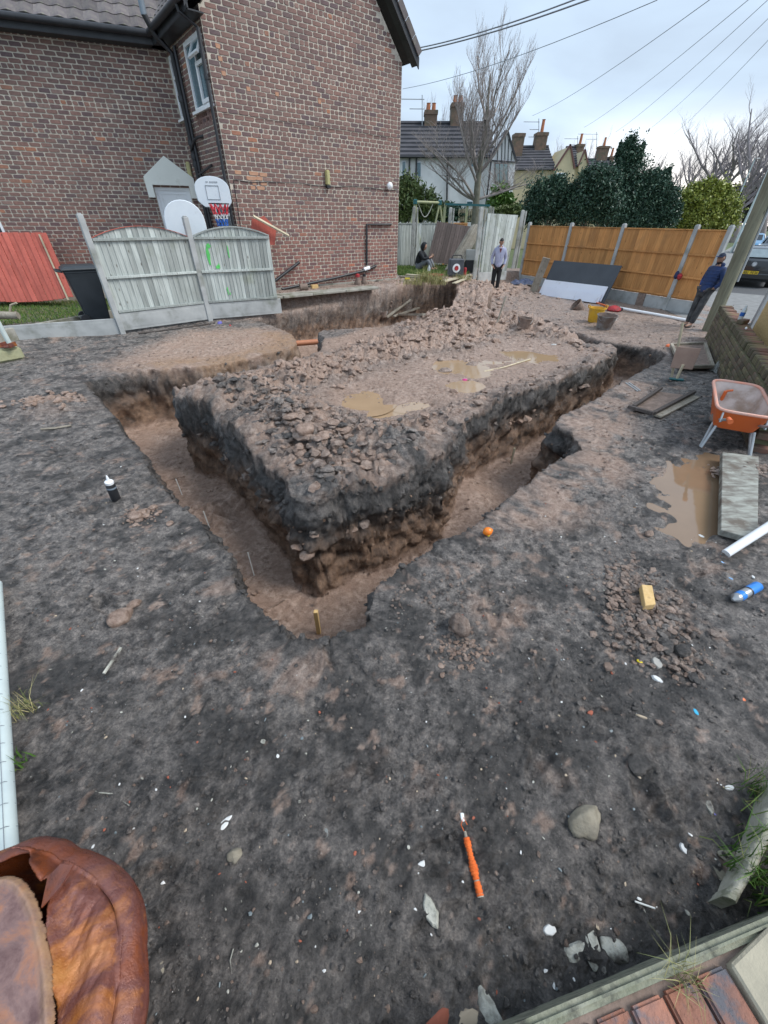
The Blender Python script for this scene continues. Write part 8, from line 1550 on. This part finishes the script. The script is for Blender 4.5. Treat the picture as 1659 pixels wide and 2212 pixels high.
crown('laurel_shrub', 'rounded dark laurel shrub, leftmost behind the golden fence', 20.5, [(1165, 430, 32, 42), (1190, 440, 40, 45), (1150, 465, 22, 30), (1205, 405, 22, 25), (1228, 450, 32, 42)], 26000, .055, M_LAUR, 1, group='evergreens behind the golden fence')
crown('laurel_shrub', 'dark laurel shrub with lighter leaf tips in the middle behind the golden fence', 20, [(1275, 420, 42, 50), (1250, 455, 35, 35), (1300, 450, 42, 38), (1290, 385, 32, 28), (1315, 400, 25, 30)], 26000, .055, M_LAUR, 2, group='evergreens behind the golden fence')
crown('evergreen_tree', 'tall dark evergreen with pointed shoots reaching above the roofs', 21, [(1352, 400, 38, 60), (1352, 345, 24, 38), (1360, 318, 10, 26), (1382, 335, 8, 24), (1340, 330, 8, 22), (1335, 450, 40, 40), (1375, 440, 38, 45), (1352, 480, 45, 20)], 34000, .055, M_LAUR, 3, 'tree', 'evergreens behind the golden fence', spike=.25)
crown('laurel_shrub', 'dark blue green laurel shrub, rightmost behind the golden fence', 21, [(1405, 430, 34, 48), (1425, 450, 32, 42), (1400, 395, 16, 28), (1430, 405, 12, 30), (1440, 470, 25, 25), (1385, 475, 30, 22)], 26000, .055, M_LAUR, 4, group='evergreens behind the golden fence', spike=.15)
crown('yellow_bush', 'yellow green leafy bush behind the right end of the golden fence', 22, [(1510, 450, 48, 45), (1545, 455, 42, 42), (1480, 470, 28, 36), (1535, 425, 32, 25), (1570, 480, 24, 34), (1500, 420, 26, 20)], 30000, .06, M_YBUSH, 5)
crown('olive_bush', 'loose olive green bush beside the brick house corner', 27, [(885, 425, 26, 40), (915, 440, 30, 32), (870, 455, 24, 26), (938, 455, 22, 24)], 7000, .10, M_OLIVE, 6, spike=.3); crown('dark_hedge', 'dark clipped hedge behind the garden swing', 29, [(900, 465, 40, 16), (960, 462, 34, 18), (1000, 468, 24, 12)], 6000, .10, M_LAUR, 7)
crown('spiky_plant', 'bright green spiky plant in front of the white house wall', 30, [(1082, 430, 22, 18), (1075, 438, 18, 14)], 3500, .14, M_BRG, 8, spike=.6); crown('low_hedge', 'low rounded green hedge between the posts and the laurel', 28, [(1082, 458, 22, 10), (1110, 455, 26, 13)], 4200, .08, M_OLIVE, 9); crown('roadside_scrub', 'dark brown green scrub beyond the parked cars', 90, [(1620, 440, 40, 42), (1665, 440, 45, 50), (1590, 455, 26, 28), (1580, 430, 30, 30)], 9000, .35, M_DKH, 10, trunk=False)
far = M('far_house_shed', (.12, .11, .10), rough=.9)
# back garden fence and lean-to seen through the frame
t = thing('picket_fence', at(1000, 470, 29), 'low picket fence and pale garden wall behind the tree trunk', 'fence')
for k in range(14): slabpoly('picket', [(990 + k * 4.5, 451), (993.4 + k * 4.5, 451), (993.4 + k * 4.5, 478), (990 + k * 4.5, 478)], 28.5, .05, M_WPALE, t)
slabpoly('wall', [(984, 450), (1056, 450), (1056, 464), (984, 464)], 29.5, .2, M_REND, t)
# lamp columns
for k, (px, y0, y1, Y) in enumerate([(1600, 500, 392, 40), (1576, 470, 372, 60)]): t = thing('lamp_column', flat(at(px, y0, Y)), ['nearer pale street lamp column beyond the telegraph pole', 'farther street lamp column behind the yellow green bush'][k], 'lamp post'); m = MB(); a = flat(at(px, y0, Y)); m.tube([a, V3((a.x, a.y, at(px, y1, Y).z + 1.2))], [.10, .06], 8); m.obj('column', M_TUBE, t, smooth=True); m = MB(); q = V3((a.x, a.y, at(px, y1, Y).z + 1.2)); m.box(q + V3((.2, 0, 0)), (.6, .2, .1)); m.obj('lamp_head', M_STEEL, t, bevel=.03)
# ---- cars
def carpaint(n, c):
    m, nt, N, L, b = nmat(n); b.inputs['Base Color'].default_value = (*c, 1); b.inputs['Roughness'].default_value = .28; b.inputs['Coat Weight'].default_value = .7; b.inputs['Metallic'].default_value = .2; return m
M_LRED = M('red_lamp', (.6, .02, .03), rough=.2); M_PLATE = M('yellow_plate', (.8, .55, .02), rough=.4); M_TYRE = M('tyre_rubber', (.02, .02, .02), rough=.9)
def car(P, hd, paint, label, rear=True, sc=1., plate=None, van=False):
    t = thing('parked_car', P, label, 'car', 'cars parked along the road'); W = Matrix.Translation(P) @ Matrix.Rotation(hd, 4, 'Z') @ Matrix.Scale(sc, 4)    # +x forward
    st = [(-2.0, .34, .72, .80, .74, .70), (-1.97, .26, .86, .98, .82, .74), (-1.80, .24, .93, 1.08, .86, .72), (-1.45, .24, .95, 1.36, .88, .62), (-1.1, .24, .96, 1.44, .88, .60), (-.2, .24, .95, 1.47, .88, .60), (.45, .24, .93, 1.36, .88, .62), (1.0, .24, .92, .97, .87, .70), (1.6, .24, .84, .87, .84, .68), (1.95, .28, .72, .74, .76, .60), (2.03, .38, .60, .62, .66, .5)]
    V = []
    for x, zl, zb, zt, w, wr in st: V += [(x, -w * .9, zl), (x, -w, zl + .12), (x, -w * 1.0, zb - .12), (x, -w * .96, zb), (x, -wr, zt - .03), (x, -wr * .7, zt), (x, wr * .7, zt), (x, wr, zt - .03), (x, w * .96, zb), (x, w, zb - .12), (x, w, zl + .12), (x, w * .9, zl)]
    k = 12; F = [(i * k + j, (i + 1) * k + j, (i + 1) * k + (j + 1) % k, i * k + (j + 1) % k) for i in range(len(st) - 1) for j in range(k)] + [tuple(range(k)), tuple((len(st) - 1) * k + j for j in range(k))[::-1]]
    m = MB(); m.add([W @ V3(v) for v in V], F); m.obj('body', paint, t, smooth=True)
    def quad(nm, q, mat, par=t): m = MB(); m.add([W @ V3(p) for p in q], [tuple(range(len(q)))]); return m.obj(nm, mat, par)
    quad('rear_window', [(-1.83, -.62, 1.10), (-1.83, .62, 1.10), (-1.50, .53, 1.375), (-1.50, -.53, 1.375)], M_GLD if not rear else M('rear_glass', (.28, .34, .36), rough=.1)); quad('windscreen', [(.98, -.62, 1.0), (.98, .62, 1.0), (.52, .54, 1.37), (.52, -.54, 1.37)], M_GLD)
    for s in (-1, 1):
        quad('side_window', [(-1.3, s * .875, 1.0), (.7, s * .88, .98), (.4, s * .66, 1.34), (-1.2, s * .66, 1.40)], M_GLD)
        v, f = ico(2)
        for (x, y, z, mt, nm) in ((-1.92, .66, .80, M_LRED, 'tail_light'), (1.9, .6, .64, M_UPVC, 'headlight')):
            m = MB(); m.add([W @ V3((x + p[0] * .09, s * y + p[1] * .15, z + p[2] * .12)) for p in v], [tuple(q) for q in f]); l_ = m.obj(nm, mt, t, smooth=True)
            if nm == 'tail_light': m = MB(); m.add([W @ V3((x - .07 + p[0] * .04, s * y + p[1] * .06, z + p[2] * .06)) for p in v], [tuple(q) for q in f]); m.obj('reversing_lens', M_UPVC, l_, smooth=True)
        for x in (-1.28, 1.3):
            ax = (W.to_3x3() @ Matrix.Rotation(R(90), 3, 'X')); m = MB(); m.lathe(W @ V3((x, s * .80, .30)), [(.20, -.1), (.31, -.1), (.32, 0), (.31, .1), (.20, .1)], 24, axis=ax); w_ = m.obj('wheel', M_TYRE, t, smooth=True); m = MB(); m.lathe(W @ V3((x, s * .81, .30)), [(.03, -.105), (.19, -.09), (.19, .09), (.03, .105)], 16, axis=ax); m.obj('rim', M_STEEL, w_, smooth=True)
    m = MB(); m.box((0, 0, 0), (.12, 1.6, .22)); 
    for i, v in enumerate(m.v): m.v[i] = tuple(W @ (V3(v) + V3((-2.0, 0, .42))))
    m.obj('rear_bumper', paint, t, bevel=.03)
    if plate:
        quad('number_plate', [(-2.07, -.27, .50), (-2.07, .27, .50), (-2.07, .27, .62), (-2.07, -.27, .62)], M_PLATE)
        G7 = {'A': ((0, 0, .5, 1), (.5, 1, 1, 0), (.2, .4, .8, .4)), 'E': ((0, 0, 0, 1), (0, 1, 1, 1), (0, .5, .8, .5), (0, 0, 1, 0)), '5': ((1, 1, 0, 1), (0, 1, 0, .5), (0, .5, 1, .5), (1, .5, 1, 0), (1, 0, 0, 0)), '9': ((1, .5, 0, .5), (0, .5, 0, 1), (0, 1, 1, 1), (1, 1, 1, 0)), 'U': ((0, 1, 0, 0), (0, 0, 1, 0), (1, 0, 1, 1)), 'B': ((0, 0, 0, 1), (0, 1, .9, 1), (.9, 1, .9, .5), (0, .5, 1, .5), (1, .5, 1, 0), (1, 0, 0, 0)), 'K': ((0, 0, 0, 1), (0, .4, 1, 1), (.2, .5, 1, 0))}
        m = MB(); x = -.24
        for ch in 'AE59 UBK':
            for (x0, y0, x1, y1) in G7.get(ch, ()): m.beam(W @ V3((-2.075, x + x0 * .042, .52 + y0 * .08)), W @ V3((-2.075, x + x1 * .042, .52 + y1 * .08)), .004, .012, up=(0, 0, 1) if abs(y1 - y0) < .3 else (1, 0, 0))
            x += .064
        m.obj('plate_characters', M_BLK, t)
        m = MB(); ax = (W.to_3x3() @ V3((-1, 0, 0))).normalized().to_track_quat('Z', 'Y').to_matrix(); c = W @ V3((-1.985, 0, .86)); m.lathe(c, [(.075, 0), (.08, .03), (.062, .03)], 18, axis=ax); m.obj('round_badge', M_STEEL, t)
        m = MB()
        for (a, b_) in (((-.045, .05), (-.015, -.01)), ((-.015, -.01), (0, .02)), ((0, .02), (.015, -.01)), ((.015, -.01), (.045, .05)), ((-.05, .01), (-.02, -.06)), ((-.02, -.06), (0, -.02)), ((0, -.02), (.02, -.06)), ((.02, -.06), (.05, .01))): m.tube([W @ V3((-2.03, a[0], .86 + a[1])), W @ V3((-2.03, b_[0], .86 + b_[1]))], .007, 4)
        m.obj('badge_emblem', M_UPVC, t); quad('rear_badge', [(-2.0, .42, .66), (-2.0, .60, .66), (-2.0, .60, .69), (-2.0, .42, .69)], M_UPVC)
    return t
hd = math.atan2(.785, .62)
c1 = gp(1606, 619, -.0); c1.z = -.02; car(c1 + rd * 1.75, hd, carpaint('black_paint', (.014, .016, .018)), 'dark hatchback with a yellow rear number plate, nearest of the parked cars', plate=True, sc=.90)
c2 = gp(1612, 548, 0); c2.z = -.02; car(c2 + rd * 1.5, hd + math.pi, carpaint('blue_paint', (.12, .28, .45)), 'light blue car facing the camera behind the dark hatchback', rear=False, sc=.95)
c3 = gp(1660, 560, 0); c3.z = -.02; car(c3 + rd * 1.5, hd + math.pi, carpaint('dark_blue_paint', (.03, .045, .06)), 'dark blue car on the far side of the road at the right frame edge', rear=False, sc=.95)
c4 = gp(1598, 520, 0); c4.z = -.02; car(c4 + rd * 4, hd, carpaint('silver_paint', (.25, .28, .3)), 'furthest parked silver car glimpsed above the pole', sc=.95)
